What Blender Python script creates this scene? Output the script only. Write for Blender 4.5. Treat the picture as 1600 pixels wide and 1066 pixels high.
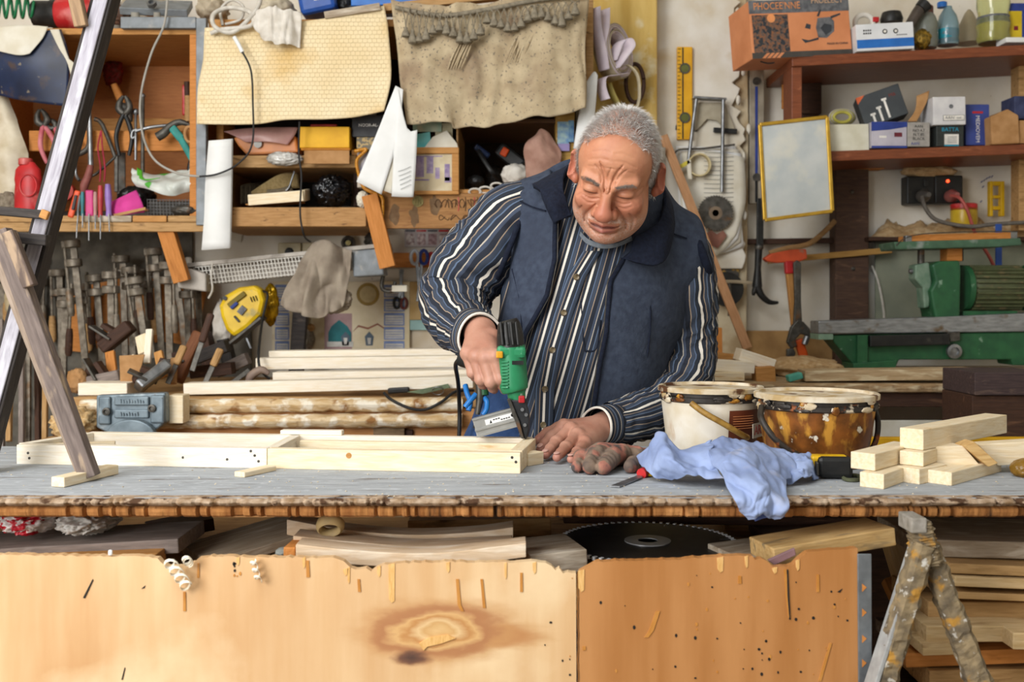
import bpy, bmesh, math, random
import numpy as np
from mathutils import Vector, Matrix, noise
random.seed(11); np.random.seed(11)
SC = bpy.context.scene
COL = SC.collection
for o in list(bpy.data.objects): bpy.data.objects.remove(o)
# ---------------------------------------------------------------- camera, light, exposure
CZ, F, HX, HY = 1.15, 1600.0, 800.0, 470.0      # eye height, focal length in px, principal point
cam = bpy.data.cameras.new('camera'); cam.sensor_width = 36; cam.lens = 36
cam.shift_y = -(533 - HY) / 1600.0
cam.dof.use_dof = True; cam.dof.focus_distance = 1.72; cam.dof.aperture_fstop = 5.6
co = bpy.data.objects.new('camera', cam); COL.objects.link(co)
co.location = (0, 0, CZ); co.rotation_euler = (math.pi/2, 0, 0); SC.camera = co
SC.view_settings.view_transform = 'Standard'; SC.view_settings.look = 'None'
SC.view_settings.gamma = 1; SC.view_settings.use_curve_mapping = False
SC.view_settings.exposure = 0.26
w = bpy.data.worlds.new('daylight'); SC.world = w; w.use_nodes = True
w.node_tree.nodes['Background'].inputs[0].default_value = (.86, .93, 1, 1)
w.node_tree.nodes['Background'].inputs[1].default_value = .55
def area(name, loc, target, sx, sy, power, col):
    l = bpy.data.lights.new(name, 'AREA'); l.shape = 'RECTANGLE'; l.size = sx; l.size_y = sy
    l.energy = power; l.color = col
    o = bpy.data.objects.new(name, l); COL.objects.link(o); o.location = loc
    o.rotation_euler = (Vector(target) - Vector(loc)).to_track_quat('-Z', 'Y').to_euler()
    return o
# daylight through the wide shop doorway behind the camera (left) and the transom window above it
area('doorway_daylight', (-1.95, -.35, 1.75), (-.15, 2.1, 1.0), 1.7, 1.7, 102, (1, .99, .975))
area('transom_daylight', (-.7, .2, 2.85), (-.15, 1.9, .9), 1.5, 1.0, 25, (.95, .98, 1))

# ---------------------------------------------------------------- helpers
def lin(h):
    h = h.lstrip('#'); v = [int(h[i:i+2], 16)/255 for i in (0, 2, 4)]
    return tuple(x/12.92 if x <= .04045 else ((x+.055)/1.055)**2.4 for x in v) + (1,)
def P(px, py, Y): return Vector(((px-HX)*Y/F, Y, CZ + (HY-py)*Y/F))
MATS = {}
def mat(name, c, c2=None, sc=12, rough=.75, metal=0, bump=0, bsc=None, st=(1, 1, 1), det=5, lo=.35, hi=.65,
        c3=None, sc3=5, f3=(.55, .65), st3=(1, 1, 1), trans=0, spec=.35, emit=0, alpha=1, dist=0, c4=None, sc4=30, f4=(.68, .72), ks=2.6):
    if name in MATS: return MATS[name]
    sc, sc3, sc4 = sc*ks, sc3*ks, sc4*ks
    if c2 is None and not emit and not trans:
        c2 = '#' + ''.join('%02x' % int(int(c[i:i+2], 16)*.86) for i in (1, 3, 5))
    m = bpy.data.materials.new(name); m.use_nodes = True; nt = m.node_tree; N = nt.nodes; L = nt.links
    b = N['Principled BSDF']; b.inputs['Roughness'].default_value = rough; b.inputs['Metallic'].default_value = metal
    b.inputs['Specular IOR Level'].default_value = spec; b.inputs['Base Color'].default_value = lin(c)
    if trans: b.inputs['Transmission Weight'].default_value = trans
    if alpha < 1: b.inputs['Alpha'].default_value = alpha
    if emit: b.inputs['Emission Color'].default_value = lin(c); b.inputs['Emission Strength'].default_value = emit
    if c2 or bump or c3 or c4:
        tc = N.new('ShaderNodeTexCoord'); oi = N.new('ShaderNodeObjectInfo')
        mu = N.new('ShaderNodeMath'); mu.operation = 'MULTIPLY'; mu.inputs[1].default_value = 37; L.new(oi.outputs['Random'], mu.inputs[0])
        ad = N.new('ShaderNodeVectorMath'); L.new(tc.outputs['Object'], ad.inputs[0]); L.new(mu.outputs[0], ad.inputs[1])
        def nz(scale, stv, d=det):
            mp = N.new('ShaderNodeMapping'); mp.inputs['Scale'].default_value = stv; L.new(ad.outputs[0], mp.inputs[0])
            n = N.new('ShaderNodeTexNoise'); n.inputs['Scale'].default_value = scale; n.inputs['Detail'].default_value = d
            n.inputs['Distortion'].default_value = dist; L.new(mp.outputs[0], n.inputs[0]); return n
        def ramp(n, a, z, ca, cb):
            r = N.new('ShaderNodeValToRGB'); r.color_ramp.elements[0].position = a; r.color_ramp.elements[1].position = z
            r.color_ramp.elements[0].color = ca; r.color_ramp.elements[1].color = cb; L.new(n.outputs[0], r.inputs[0]); return r
        out = None
        n1 = nz(sc, st); r = ramp(n1, lo, hi, lin(c), lin(c2 or c)); out = r.outputs[0]
        def over(out, cc, scale, ff, stv):
            r3 = ramp(nz(scale, stv), ff[0], ff[1], (0, 0, 0, 1), (1, 1, 1, 1))
            mx = N.new('ShaderNodeMix'); mx.data_type = 'RGBA'; L.new(r3.outputs[0], mx.inputs[0]); L.new(out, mx.inputs[6])
            mx.inputs[7].default_value = lin(cc); return mx.outputs[2]
        if c3: out = over(out, c3, sc3, f3, st3)
        if c4: out = over(out, c4, sc4, f4, (1, 1, 1))
        L.new(out, b.inputs['Base Color'])
        if bump:
            nb = nz(bsc, st) if bsc else n1
            bp = N.new('ShaderNodeBump'); bp.inputs['Strength'].default_value = min(1, bump); bp.inputs['Distance'].default_value = .004
            L.new(nb.outputs[0], bp.inputs['Height']); L.new(bp.outputs[0], b.inputs['Normal'])
    MATS[name] = m; return m
def wood(name, a, b, c3=None, sc=9, rough=.7, bump=.25, **k):
    return mat(name, a, b, sc=sc, st=(1, 9, 9), rough=rough, bump=bump, det=6, lo=.3, hi=.7, c3=c3, sc3=k.pop('sc3', 6), st3=k.pop('st3', (1, 4, 4)), dist=.4, **k)

WM = {}
def place(o, parent, M):
    COL.objects.link(o); WM[o] = M.copy()
    if parent is not None:
        o.parent = parent; o.matrix_parent_inverse = Matrix(); o.matrix_local = WM[parent].inverted() @ M
    else: o.matrix_local = M
    return o
def thing(name, label, cat, loc, group=None, M=None):
    o = bpy.data.objects.new(name, None); o.empty_display_size = .03
    place(o, None, M if M is not None else Matrix.Translation(loc)); return tag(o, label, cat, group)
def tag(o, label, cat, group=None):
    o['label'] = label; o['category'] = cat
    if group: o['group'] = group
    return o
def struct(o): o['kind'] = 'structure'; return o
def meshobj(name, V, Fc, m, parent=None, M=None, smooth=False, bev=0, sub=0, recenter=True):
    me = bpy.data.meshes.new(name)
    if M is None:
        if recenter:
            A = np.array([tuple(v) for v in V], float); c = (A.min(0) + A.max(0))/2
            V = (A - c).tolist(); M = Matrix.Translation(Vector(c))
        else: M = Matrix()
    me.from_pydata([tuple(v) for v in V], [], [tuple(f) for f in Fc])
    me.update()
    if smooth: me.polygons.foreach_set('use_smooth', [True]*len(me.polygons))
    if m is not None:
        for q in (m if isinstance(m, (list, tuple)) else [m]): me.materials.append(q)
    o = bpy.data.objects.new(name, me)
    if bev:
        md = o.modifiers.new('bevel', 'BEVEL'); md.width = bev; md.segments = 2; md.limit_method = 'ANGLE'; md.angle_limit = .7
    if sub:
        md = o.modifiers.new('sub', 'SUBSURF'); md.levels = sub; md.render_levels = sub
    return place(o, parent, M)
class MB:
    def __init__(s): s.v = []; s.f = []; s.mi = []
    def add(s, v, f, mi=0):
        n = len(s.v); s.v += [Vector(q) for q in v]; s.f += [tuple(i+n for i in q) for q in f]; s.mi += [mi]*len(f); return s
    def box(s, c, d, R=None, mi=0):
        c = Vector(c); x, y, z = d[0]/2, d[1]/2, d[2]/2
        vs = [Vector((a*x, b*y, e*z)) for a in (-1, 1) for b in (-1, 1) for e in (-1, 1)]
        if R is not None: vs = [R @ q for q in vs]
        return s.add([q + c for q in vs], [(0, 1, 3, 2), (4, 6, 7, 5), (0, 4, 5, 1), (2, 3, 7, 6), (0, 2, 6, 4), (1, 5, 7, 3)], mi)
    def prism(s, poly, y0, y1, mi=0):                       # poly in xz, extruded along y
        n = len(poly); v = [(a, y0, b) for a, b in poly] + [(a, y1, b) for a, b in poly]
        ar = sum(poly[i][0]*poly[(i+1) % n][1] - poly[(i+1) % n][0]*poly[i][1] for i in range(n))
        f = [tuple(range(n)), tuple(range(2*n-1, n-1, -1))] + [((i+1) % n, i, i+n, (i+1) % n+n) for i in range(n)]
        if ar < 0: f = [q[::-1] for q in f]
        return s.add(v, f, mi)
    def tube(s, pts, r, n=8, cap=True, closed=False, mi=0, flat=1.0):
        pts = [Vector(p) for p in pts]; k = len(pts); rs = r if isinstance(r, (list, tuple)) else [r]*k
        rings = []; u = None
        for i, p in enumerate(pts):
            if closed: t = pts[(i+1) % k] - pts[i-1]
            else: t = pts[min(i+1, k-1)] - pts[max(i-1, 0)]
            t = t.normalized() if t.length > 1e-9 else Vector((0, 0, 1))
            if u is None: u = t.orthogonal().normalized() if abs(t.y) > .95 else t.cross(Vector((0, 1, 0))).normalized()
            u = (u - t*u.dot(t)); u = u.normalized() if u.length > 1e-6 else t.orthogonal().normalized()
            wv = t.cross(u)
            rings.append([p + (u*math.cos(a) + wv*flat*math.sin(a))*rs[i] for a in [2*math.pi*j/n for j in range(n)]])
        v = [q for g in rings for q in g]; f = []
        for i in range(k if closed else k-1):
            a, b = i*n, ((i+1) % k)*n
            for j in range(n): f.append((a+j, a+(j+1) % n, b+(j+1) % n, b+j))
        if cap and not closed: f += [tuple(range(n))[::-1], tuple((k-1)*n+j for j in range(n))]
        return s.add(v, f, mi)
    def lathe(s, prof, n=24, c=(0, 0, 0), R=None, mi=0, cap=True):
        v = []; f = []; k = len(prof); c = Vector(c)
        for r, z in prof:
            for j in range(n):
                a = 2*math.pi*j/n; q = Vector((r*math.cos(a), r*math.sin(a), z)); v.append((R @ q if R is not None else q) + c)
        for i in range(k-1):
            for j in range(n): f.append((i*n+j, i*n+(j+1) % n, (i+1)*n+(j+1) % n, (i+1)*n+j))
        if cap: f += [tuple(range(n))[::-1], tuple((k-1)*n+j for j in range(n))]
        return s.add(v, f, mi)
    def ball(s, c, r, n=12, m=8, R=None, mi=0):
        r = r if isinstance(r, (list, tuple)) else (r, r, r)
        prof = []; v = []; f = []; c = Vector(c)
        for i in range(m+1):
            th = math.pi*i/m
            for j in range(n):
                a = 2*math.pi*j/n; q = Vector((r[0]*math.sin(th)*math.cos(a), r[1]*math.sin(th)*math.sin(a), -r[2]*math.cos(th)))
                v.append((R @ q if R is not None else q) + c)
        for i in range(m):
            for j in range(n): f.append((i*n+j, i*n+(j+1) % n, (i+1)*n+(j+1) % n, (i+1)*n+j))
        return s.add(v, f, mi)
    def build(s, name, m, parent=None, smooth=False, bev=0, M=None, sub=0):
        o = meshobj(name, s.v, s.f, m, parent, M, smooth, bev, sub)
        if any(s.mi): o.data.polygons.foreach_set('material_index', s.mi)
        if smooth == 'auto' or smooth:
            o.data.set_sharp_from_angle(angle=.9)
        return o
def RY(d): return Matrix.Rotation(math.radians(d), 3, 'Y')
def RZ(d): return Matrix.Rotation(math.radians(d), 3, 'Z')
def RX(d): return Matrix.Rotation(math.radians(d), 3, 'X')
def frame(X, up=Vector((0, 0, 1))):
    X = X.normalized(); Yv = up.cross(X)
    if Yv.length < 1e-5: Yv = Vector((0, 1, 0))
    Yv.normalize(); Z = X.cross(Yv); return Matrix((X, Yv, Z)).transposed()
def boxobj(name, c, d, m, parent=None, R=None, bev=.002):
    b = MB().box((0, 0, 0), d); M = Matrix.Translation(Vector(c)) @ ((R or Matrix.Identity(3)).to_4x4())
    o = b.build(name, m, parent, bev=bev, M=M); o['_d'] = tuple(d); return o
def pbox(name, x0, y0, x1, y1, Y, d, m, parent=None, roll=0, yaw=0, pitch=0, bev=.002):
    a = P(x0, y0, Y); b = P(x1, y1, Y); R = RZ(yaw) @ RY(roll) @ RX(pitch)
    c = (a+b)/2 + Vector((0, d/2, 0))
    return boxobj(name, c, (abs(b.x-a.x), d, abs(a.z-b.z)), m, parent, R, bev)
def beam(name, a, b, wd, t, m, parent=None, bev=.0015, up=None, taper=None):
    a = Vector(a); b = Vector(b); X = b-a
    if up is None:      # depth axis close to world Y
        x = X.normalized(); yv = Vector((0, 1, 0)); yv = yv - x*yv.dot(x)
        if yv.length < .2: R = frame(X)
        else: yv.normalize(); R = Matrix((x, yv, x.cross(yv))).transposed()
    else: R = frame(X, up)
    return boxobj(name, (a+b)/2, (X.length, t, wd), m, parent, R, bev)
def pbeam(name, a, b, wd, t, m, parent=None, bev=.0015, up=None): return beam(name, P(*a), P(*b), wd, t, m, parent, bev, up)
def cr(pts, k=6, closed=False):
    pts = [Vector(p) for p in pts]; n = len(pts); out = []
    for i in range(n if closed else n-1):
        g = (lambda j: pts[j % n]) if closed else (lambda j: pts[max(0, min(n-1, j))])
        p0, p1, p2, p3 = g(i-1), g(i), g(i+1), g(i+2)
        for s in range(k):
            t = s/k; out.append(.5*((2*p1) + (p2-p0)*t + (2*p0-5*p1+4*p2-p3)*t*t + (3*p1-p0-3*p2+p3)*t**3))
    if not closed: out.append(pts[-1])
    return out
def ptube(name, pts, r, m, parent=None, n=8, k=6, closed=False, flat=1.0):
    q = cr([P(*p) for p in pts], k, closed)
    if isinstance(r, (list, tuple)):
        rr = [float(x) for x in np.interp(np.linspace(0, len(r)-1, len(q)), range(len(r)), r)]
    else: rr = r
    return MB().tube(q, rr, n, closed=closed, flat=flat).build(name, m, parent, smooth=True)
def pprism(name, poly, Y, d, m, parent=None, bev=.001):
    v = [P(x, y, Y) for x, y in poly]; return MB().prism([(q.x, q.z) for q in v], Y, Y+d).build(name, m, parent, bev=bev)
def patchpts(ctrl, nu, nv, amp=0, fr=12, seed=0, an=(1, 1, 1), oc=0):
    rows = [cr(r, max(1, nu//(len(r)-1))) for r in ctrl]; n = len(rows[0])
    cols = [cr([r[i] for r in rows], max(1, nv//(len(rows)-1))) for i in range(n)]
    G = [[cols[i][j] for i in range(n)] for j in range(len(cols[0]))]
    if amp:
        for j, r in enumerate(G):
            for i, p in enumerate(r):
                q = Vector((p.x*an[0], p.y*an[1], p.z*an[2]))*fr + Vector((seed*7.3, seed, 0))
                r[i] = p + Vector((noise.noise(q)*.4, -abs(noise.noise(q + Vector((9, 3, 1)))) , noise.noise(q + Vector((3, 8, 5)))*.4))*amp
                if oc: q = q*3.1; r[i] = r[i] + Vector((noise.noise(q)*.5, -abs(noise.noise(q + Vector((5, 2, 1)))), noise.noise(q + Vector((1, 6, 5)))*.7))*oc
    return G
def sheet(name, G, m, parent=None, th=.0012, smooth=True, uv=False):
    nv, nu = len(G), len(G[0]); V = [p for r in G for p in r]
    Fc = [(j*nu+i, j*nu+i+1, (j+1)*nu+i+1, (j+1)*nu+i) for j in range(nv-1) for i in range(nu-1)]
    o = meshobj(name, V, Fc, m, parent, smooth=smooth)
    md = o.modifiers.new('thick', 'SOLIDIFY'); md.thickness = th; md.offset = 0
    return o
def ppatch(name, ctrl, m, parent=None, th=.0012, nu=16, nv=16, amp=0, fr=12, seed=0, an=(1, 1, 1), oc=0):
    return sheet(name, patchpts([[P(*p) for p in r] for r in ctrl], nu, nv, amp, fr, seed, an, oc), m, parent, th)
def crumple(name, c, r, m, parent=None, amp=.3, fr=3, seed=0, sub=4, R=None, ridge=True, smooth=True, flatz=None):
    bm = bmesh.new(); bmesh.ops.create_icosphere(bm, subdivisions=sub, radius=1)
    for v in bm.verts:
        q = v.co*fr + Vector((seed*3.1, seed*1.7, seed))
        n1 = noise.noise(q); n2 = noise.noise(q*2.3); n3 = noise.noise(q*5)
        d = (1-2*abs(n1))*.6 + (1-2*abs(n2))*.35 + n3*.15 if ridge else n1*.8 + n2*.3 + n3*.1
        v.co = v.co*(1 + amp*(d-.3))
        v.co = Vector((v.co.x*r[0], v.co.y*r[1], v.co.z*r[2]))
        if R is not None: v.co = R @ v.co
        if flatz is not None: v.co.z = max(v.co.z, flatz)
    V = [tuple(v.co) for v in bm.verts]; Fc = [[v.index for v in f.verts] for f in bm.faces]; bm.free()
    return meshobj(name, V, Fc, m, parent, Matrix.Translation(Vector(c)), smooth)
def pcr(name, x0, y0, x1, y1, Y, dep, m, parent=None, **k):
    a, b = P(x0, y0, Y), P(x1, y1, Y)
    return crumple(name, (a+b)/2 + Vector((0, dep/2, 0)), (abs(b.x-a.x)/2, dep/2, abs(a.z-b.z)/2), m, parent, **k)
def lettering(parent, s, x, z, h, m, y=None, roll=0, M=None, align='CENTER', name='lettering', sx=1):
    c = bpy.data.curves.new('txt', 'FONT'); c.body = s; c.size = h*1.4; c.align_x = align; c.align_y = 'CENTER'; c.extrude = .0002; c.resolution_u = 3
    o = bpy.data.objects.new('txt', c); COL.objects.link(o)
    dg = bpy.context.evaluated_depsgraph_get(); me = bpy.data.meshes.new_from_object(o.evaluated_get(dg))
    bpy.data.objects.remove(o); me.name = name; me.materials.clear(); me.materials.append(m)
    ob = bpy.data.objects.new(name, me)
    if M is None:
        d = parent['_d'] if '_d' in parent else (0, 0, 0)
        M = Matrix.Translation((x, (-d[1]/2 - .0004) if y is None else y, z)) @ Matrix.Rotation(math.radians(roll), 4, 'Y') @ Matrix.Rotation(math.pi/2, 4, 'X') @ Matrix.Diagonal((sx, 1, 1, 1))
    return place(ob, parent, WM[parent] @ M)
def decal(parent, poly, m, name='print', th=.0005, y=None):
    d = parent['_d']; yy = -d[1]/2 if y is None else y
    return MB().prism(poly, yy - th, yy + .0003).build(name, m, parent, M=WM[parent].copy())
def rect(x, z, wd, h): return [(x-wd/2, z-h/2), (x+wd/2, z-h/2), (x+wd/2, z+h/2), (x-wd/2, z+h/2)]
def circ(x, z, r, n=14, ry=None): return [(x + r*math.cos(2*math.pi*i/n), z + (ry or r)*math.sin(2*math.pi*i/n)) for i in range(n)]
def ringxz(c, r, tr, n=24, m=8):
    return [Vector(c) + Vector((r*math.cos(2*math.pi*i/n), 0, r*math.sin(2*math.pi*i/n))) for i in range(n)]
ORD = ['first', 'second', 'third', 'fourth', 'fifth', 'sixth', 'seventh', 'eighth', 'ninth', 'tenth', 'eleventh', 'twelfth', 'thirteenth', 'fourteenth', 'fifteenth', 'sixteenth', 'seventeenth', 'eighteenth', 'nineteenth', 'twentieth']

# ---------------------------------------------------------------- materials
PLASTER = mat('plaster', '#e3ded3', '#d5ccba', sc=3, bump=.3, bsc=25, c3='#b9a27a', sc3=1.4, f3=(.6, .8), c4='#8f7f66', sc4=22, f4=(.72, .76), rough=.9)
PLASTER_W = mat('plaster_white', '#dedad0', '#cfc6b4', sc=4, bump=.3, bsc=20, c3='#c0ab84', sc3=3, f3=(.58, .78), rough=.9)
CONCRETE = mat('concrete', '#6f6a60', '#55514a', sc=9, bump=.4, bsc=30, rough=.95)
PINE = wood('pine', '#eddfc4', '#e2cba2', c3='#cda56a', f3=(.66, .78))
PINE_W = wood('pine_pale', '#f0e8da', '#e8dac0', c3='#d6b988', f3=(.68, .82))
TAN = wood('tan_wood', '#c28d50', '#a8743a', c3='#8a5a2c', f3=(.6, .8))
TAN2 = wood('tan_wood_worn', '#bb9463', '#9c7646', c3='#6e4f2d', f3=(.58, .72))
ORANGEW = wood('orange_wood', '#c98443', '#b3712f', c3='#93571f', f3=(.6, .8))
REDW = wood('red_brown_wood', '#85492b', '#6c3820', c3='#9d6040', f3=(.6, .75), rough=.45)
DARKW = wood('dark_wood', '#4a3022', '#38241a', c3='#6a4a35', f3=(.62, .75))
BLACKW = wood('black_stained_wood', '#3a332f', '#241f1d', c3='#574b44', f3=(.6, .8))
GREYW = wood('grey_weathered_wood', '#8d8078', '#6d625c', c3='#a59b94', f3=(.55, .75))
STAINW = wood('dark_stained_wood', '#8a8288', '#6f666b', c3='#c6c3c8', f3=(.5, .7), rough=.5)
DUSTW = wood('dusty_plank', '#a99a86', '#8c7a64', c3='#c2b6a4', f3=(.5, .7))
STEEL = mat('steel', '#9a9c9e', '#77797b', sc=18, rough=.38, metal=.85)
DSTEEL = mat('dark_steel', '#5f5c56', '#45423d', sc=25, rough=.5, metal=.6, c3='#6d5038', sc3=14, f3=(.6, .75))
RUST = mat('rusty_clamp_steel', '#8c8375', '#665d51', sc=25, rough=.55, metal=.45, c3='#7a5b3d', sc3=10, f3=(.58, .75))
GREYM = mat('grey_paint_metal', '#7d8286', '#6a6e70', sc=14, rough=.5, metal=.2, c3='#a09a90', sc3=9, f3=(.6, .75))
BLACKP = mat('black_plastic', '#191919', '#242423', sc=20, rough=.45, c3='#3b3833', sc3=12, f3=(.62, .75))
BLACKR = mat('black_cable', '#201f1f', rough=.55)
WHITEC = mat('white_cable', '#cfcac0', '#b7b0a4', sc=20, rough=.5)
REDP = mat('red_plastic', '#c02a2c', '#a82024', sc=10, rough=.4, c3='#d07a72', sc3=7, f3=(.52, .75))
PAPER = mat('white_paper', '#e8e8e6', '#dfdfdc', sc=6, rough=.9)
PAPER2 = mat('aged_paper', '#ddd8ca', '#d0c8b4', sc=8, rough=.9)
CARD = mat('cardboard', '#b58a5c', '#a2774a', sc=14, rough=.85)
BLUEP = mat('blue_plastic', '#2a6fc0', '#235fa8', sc=9, rough=.4)
WHITEP = mat('white_plastic', '#dcd8cf', '#cfc9bd', sc=9, rough=.45)
YELLOWP = mat('yellow_plastic', '#e0b418', '#c99c10', sc=10, rough=.45, c3='#a88a2c', sc3=14, f3=(.62, .75))
GREENM = mat('green_machine_paint', '#2b5f3b', '#235034', sc=12, rough=.42, c3='#7d9a84', sc3=14, f3=(.66, .74), c4='#4a3d2e', sc4=25, f4=(.7, .76))
INK = mat('ink_black', '#23211f', rough=.8)
INKW = mat('ink_white', '#eeeae2', rough=.7)
INKB = mat('ink_blue', '#2b3f8c', rough=.6)
INKO = mat('ink_orange', '#ea9a60', rough=.6)
INKG = mat('ink_grey', '#6f7073', '#505257', sc=30, rough=.6)
SAWDUST = mat('sawdust', '#b99b72', '#a58459', sc=40, rough=1, bump=.6, bsc=90, c3='#cfb791', sc3=12, f3=(.5, .7))
# ---------------------------------------------------------------- room shell
def slab(name, lo, hi, m, bev=0):
    lo, hi = Vector(lo), Vector(hi); return struct(boxobj(name, (lo+hi)/2, tuple(hi-lo), m, bev=bev))
YW = 3.15
slab('floor', (-2.3, -2.0, -.1), (2.3, 3.25, 0), mat('floor_concrete', '#8b8378', '#6f675c', sc=4, bump=.3, bsc=30, rough=.95, c3='#a58d68', sc3=3, f3=(.5, .7)))
slab('ceiling', (-2.3, .75, 3.0), (2.3, 3.25, 3.1), PLASTER_W)
struct(boxobj('ceiling_front', (0, -1.5, 3.05), (4.6, 1.0, .1), PLASTER_W, bev=0))
slab('wall_back', (-2.3, YW, 0), (2.3, YW+.1, 3.0), PLASTER)
slab('wall_left', (-2.3, -2.0, 0), (-2.2, YW, 3.0), PLASTER)
slab('wall_right', (2.2, -2.0, 0), (2.3, YW, 3.0), PLASTER)
slab('wall_front', (-.2, -2.1, 0), (2.3, -2.0, 3.0), PLASTER)
# bare concrete behind the clamps
struct(pbox('wall_patch_concrete', -80, 330, 300, 700, YW-.02, .015, CONCRETE, bev=0))
# thick plaster pier between the yellow post and the recess, broken edge on the right
random.seed(3)
edge = [(1152 + random.uniform(-9, 9) + (6 if y > 200 else 0), y) for y in range(-60, 415, 9)]
struct(pprism('wall_pier_plaster', [(1020, -60)] + edge + [(1160, 420), (1020, 420)], 3.06, .09, PLASTER_W, bev=.003))
struct(pprism('wall_pier_core', [(1020, -60), (1166, -60), (1170, 200), (1166, 560), (1020, 560)], 3.085, .065, mat('pier_core', '#c9bb9e', '#a99270', sc=7, bump=.5, bsc=30, rough=.95), bev=.003))
# yellow painted post
struct(pbox('trim_1', 925, -60, 1027, 620, 2.98, .16, mat('yellow_painted_board', '#cfb168', '#b9974a', sc=4, st=(3, 3, .6), rough=.7, c3='#d8cfae', sc3=5, f3=(.55, .7), c4='#7d6a3c', sc4=9, f4=(.68, .75)), bev=.004))
# dark timber post on the right wall
struct(pbox('trim_2', 1305, 262, 1358, 600, 3.09, .06, wood('post_brown', '#5a4233', '#46322a', c3='#7a5c46', f3=(.6, .75)), bev=.004))
o = bpy.data.objects['trim_2']
for k, (x, yy) in enumerate([(1331, 300), (1333, 420), (1331, 505)]):
    q = P(x, yy, 3.09); MB().lathe([(.006, 0), (.006, .003), (.003, .005)], 10, q, RX(90)).build('nail_head', DSTEEL, o)
struct(pbox('trim_3', 1592, 95, 1640, 360, 3.0, .05, TAN2))
# plaster chips along the broken edge
for k in range(9):
    x, yy = edge[4+k*5]; q = P(x+5, yy, 3.055)
    crumple('plaster_chip', q, (.006, .005, .015), PLASTER_W, bpy.data.objects['wall_pier_plaster'], amp=.5, seed=k, sub=2)
# ---------------------------------------------------------------- main bench
BT = .89                      # bench top height
def bx(px, py): Y = (CZ-BT)*F/(py-HY); return P(px, py, Y)      # a point lying on the bench top
BYF, BYB = 1.342, 1.83
bench = thing('workbench', 'long grey weathered workbench with ragged brown front edge and plywood front', 'workbench', (0, 1.6, 0))
BENCH = mat('bench_top_wood', '#aeb2b6', '#989ca0', sc=5, st=(1, 9, 5), bump=.6, bsc=22, rough=.85, c3='#6f665f', sc3=4, f3=(.6, .74), st3=(1, 6, 4), c4='#c0c5ca', sc4=26, f4=(.58, .76))
EDGE = mat('bench_edge_wood', '#b07a44', '#8a572b', sc=26, st=(4, 1, .6), ks=1, bump=.8, bsc=30, rough=.9, c3='#3f2817', sc3=18, f3=(.6, .7), st3=(3, 1, .5), c4='#c58d55', sc4=20, f4=(.58, .7))
CRUST = mat('bench_crust', '#b5a08a', '#84694c', ks=1, sc=70, bump=.8, rough=.95, c3='#4d3523', sc3=45, f3=(.53, .6))
def bench_plank(name, y0, y1, z0, z1, m, jag, seed, parent, nx=360, x0=-1.25, x1=1.25, gap=0):
    # a plank whose front edge is chewed and uneven
    V = []; Fc = []
    prof = []
    for i in range(nx+1):
        x = x0 + (x1-x0)*i/nx
        n = noise.noise(Vector((x*22, seed, 0)))*.6 + noise.noise(Vector((x*70, seed, 3)))*.5 + noise.noise(Vector((x*160, seed, 7)))*.35
        n2 = noise.noise(Vector((x*55, seed+9, 2)))*.6 + noise.noise(Vector((x*140, seed+4, 2)))*.4
        d = jag*n; crack = .0
        if gap and abs(noise.noise(Vector((x*48, seed+20, 1)))) < .045: crack = gap
        yf = y0 + d + crack; zt = z1 + min(0, jag*.5*n2)*1.0
        prof.append([(x, y1, z1), (x, y0+.03, z1), (x, yf+.006, zt - .0006), (x, yf, zt-.004), (x, yf + jag*.5*n2, (z0+z1)/2), (x, yf+.002, z0+.003 + max(0, jag*.3*n)), (x, yf+.008, z0), (x, y1, z0)])
    k = len(prof[0]); V = [p for r in prof for p in r]
    for i in range(nx):
        for j in range(k): Fc.append((i*k+j, i*k+(j+1) % k, (i+1)*k+(j+1) % k, (i+1)*k+j))
    Fc += [tuple(range(k))[::-1], tuple(nx*k+j for j in range(k))]
    return meshobj(name, V, Fc, m, parent)
bench_plank('top_plank', BYF+.005, 1.515, .8805, BT, BENCH, .0032, 1.3, bench)
for k, (a, b) in enumerate([(1.518, 1.67), (1.673, BYB)]):
    boxobj('top_plank', (0, (a+b)/2, .8852), (2.5, b-a, .0094), BENCH, bench, bev=.0015)
bench_plank('edge_board', BYF+.009, 1.45, .863, .8795, EDGE, .0035, 5.1, bench, gap=.006, nx=700)
bench_plank('edge_crust', BYF-.0015, 1.356, .8795, .8898, CRUST, .0034, 8.1, bench, gap=.004, nx=600)
for k, y in enumerate((1.52, 1.7)): boxobj('batten', (0, y+.02, .8715), (2.48, .08, .015), TAN2, bench)
boxobj('lower_shelf', (-.42, 1.62, .745), (1.7, .5, .02), TAN2, bench)
for x, y in ((-1.1, 1.40), (-1.1, 1.78), (.395, 1.79)):
    boxobj('leg', (x, y, .43), (.06, .06, .86), TAN2, bench)
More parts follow.
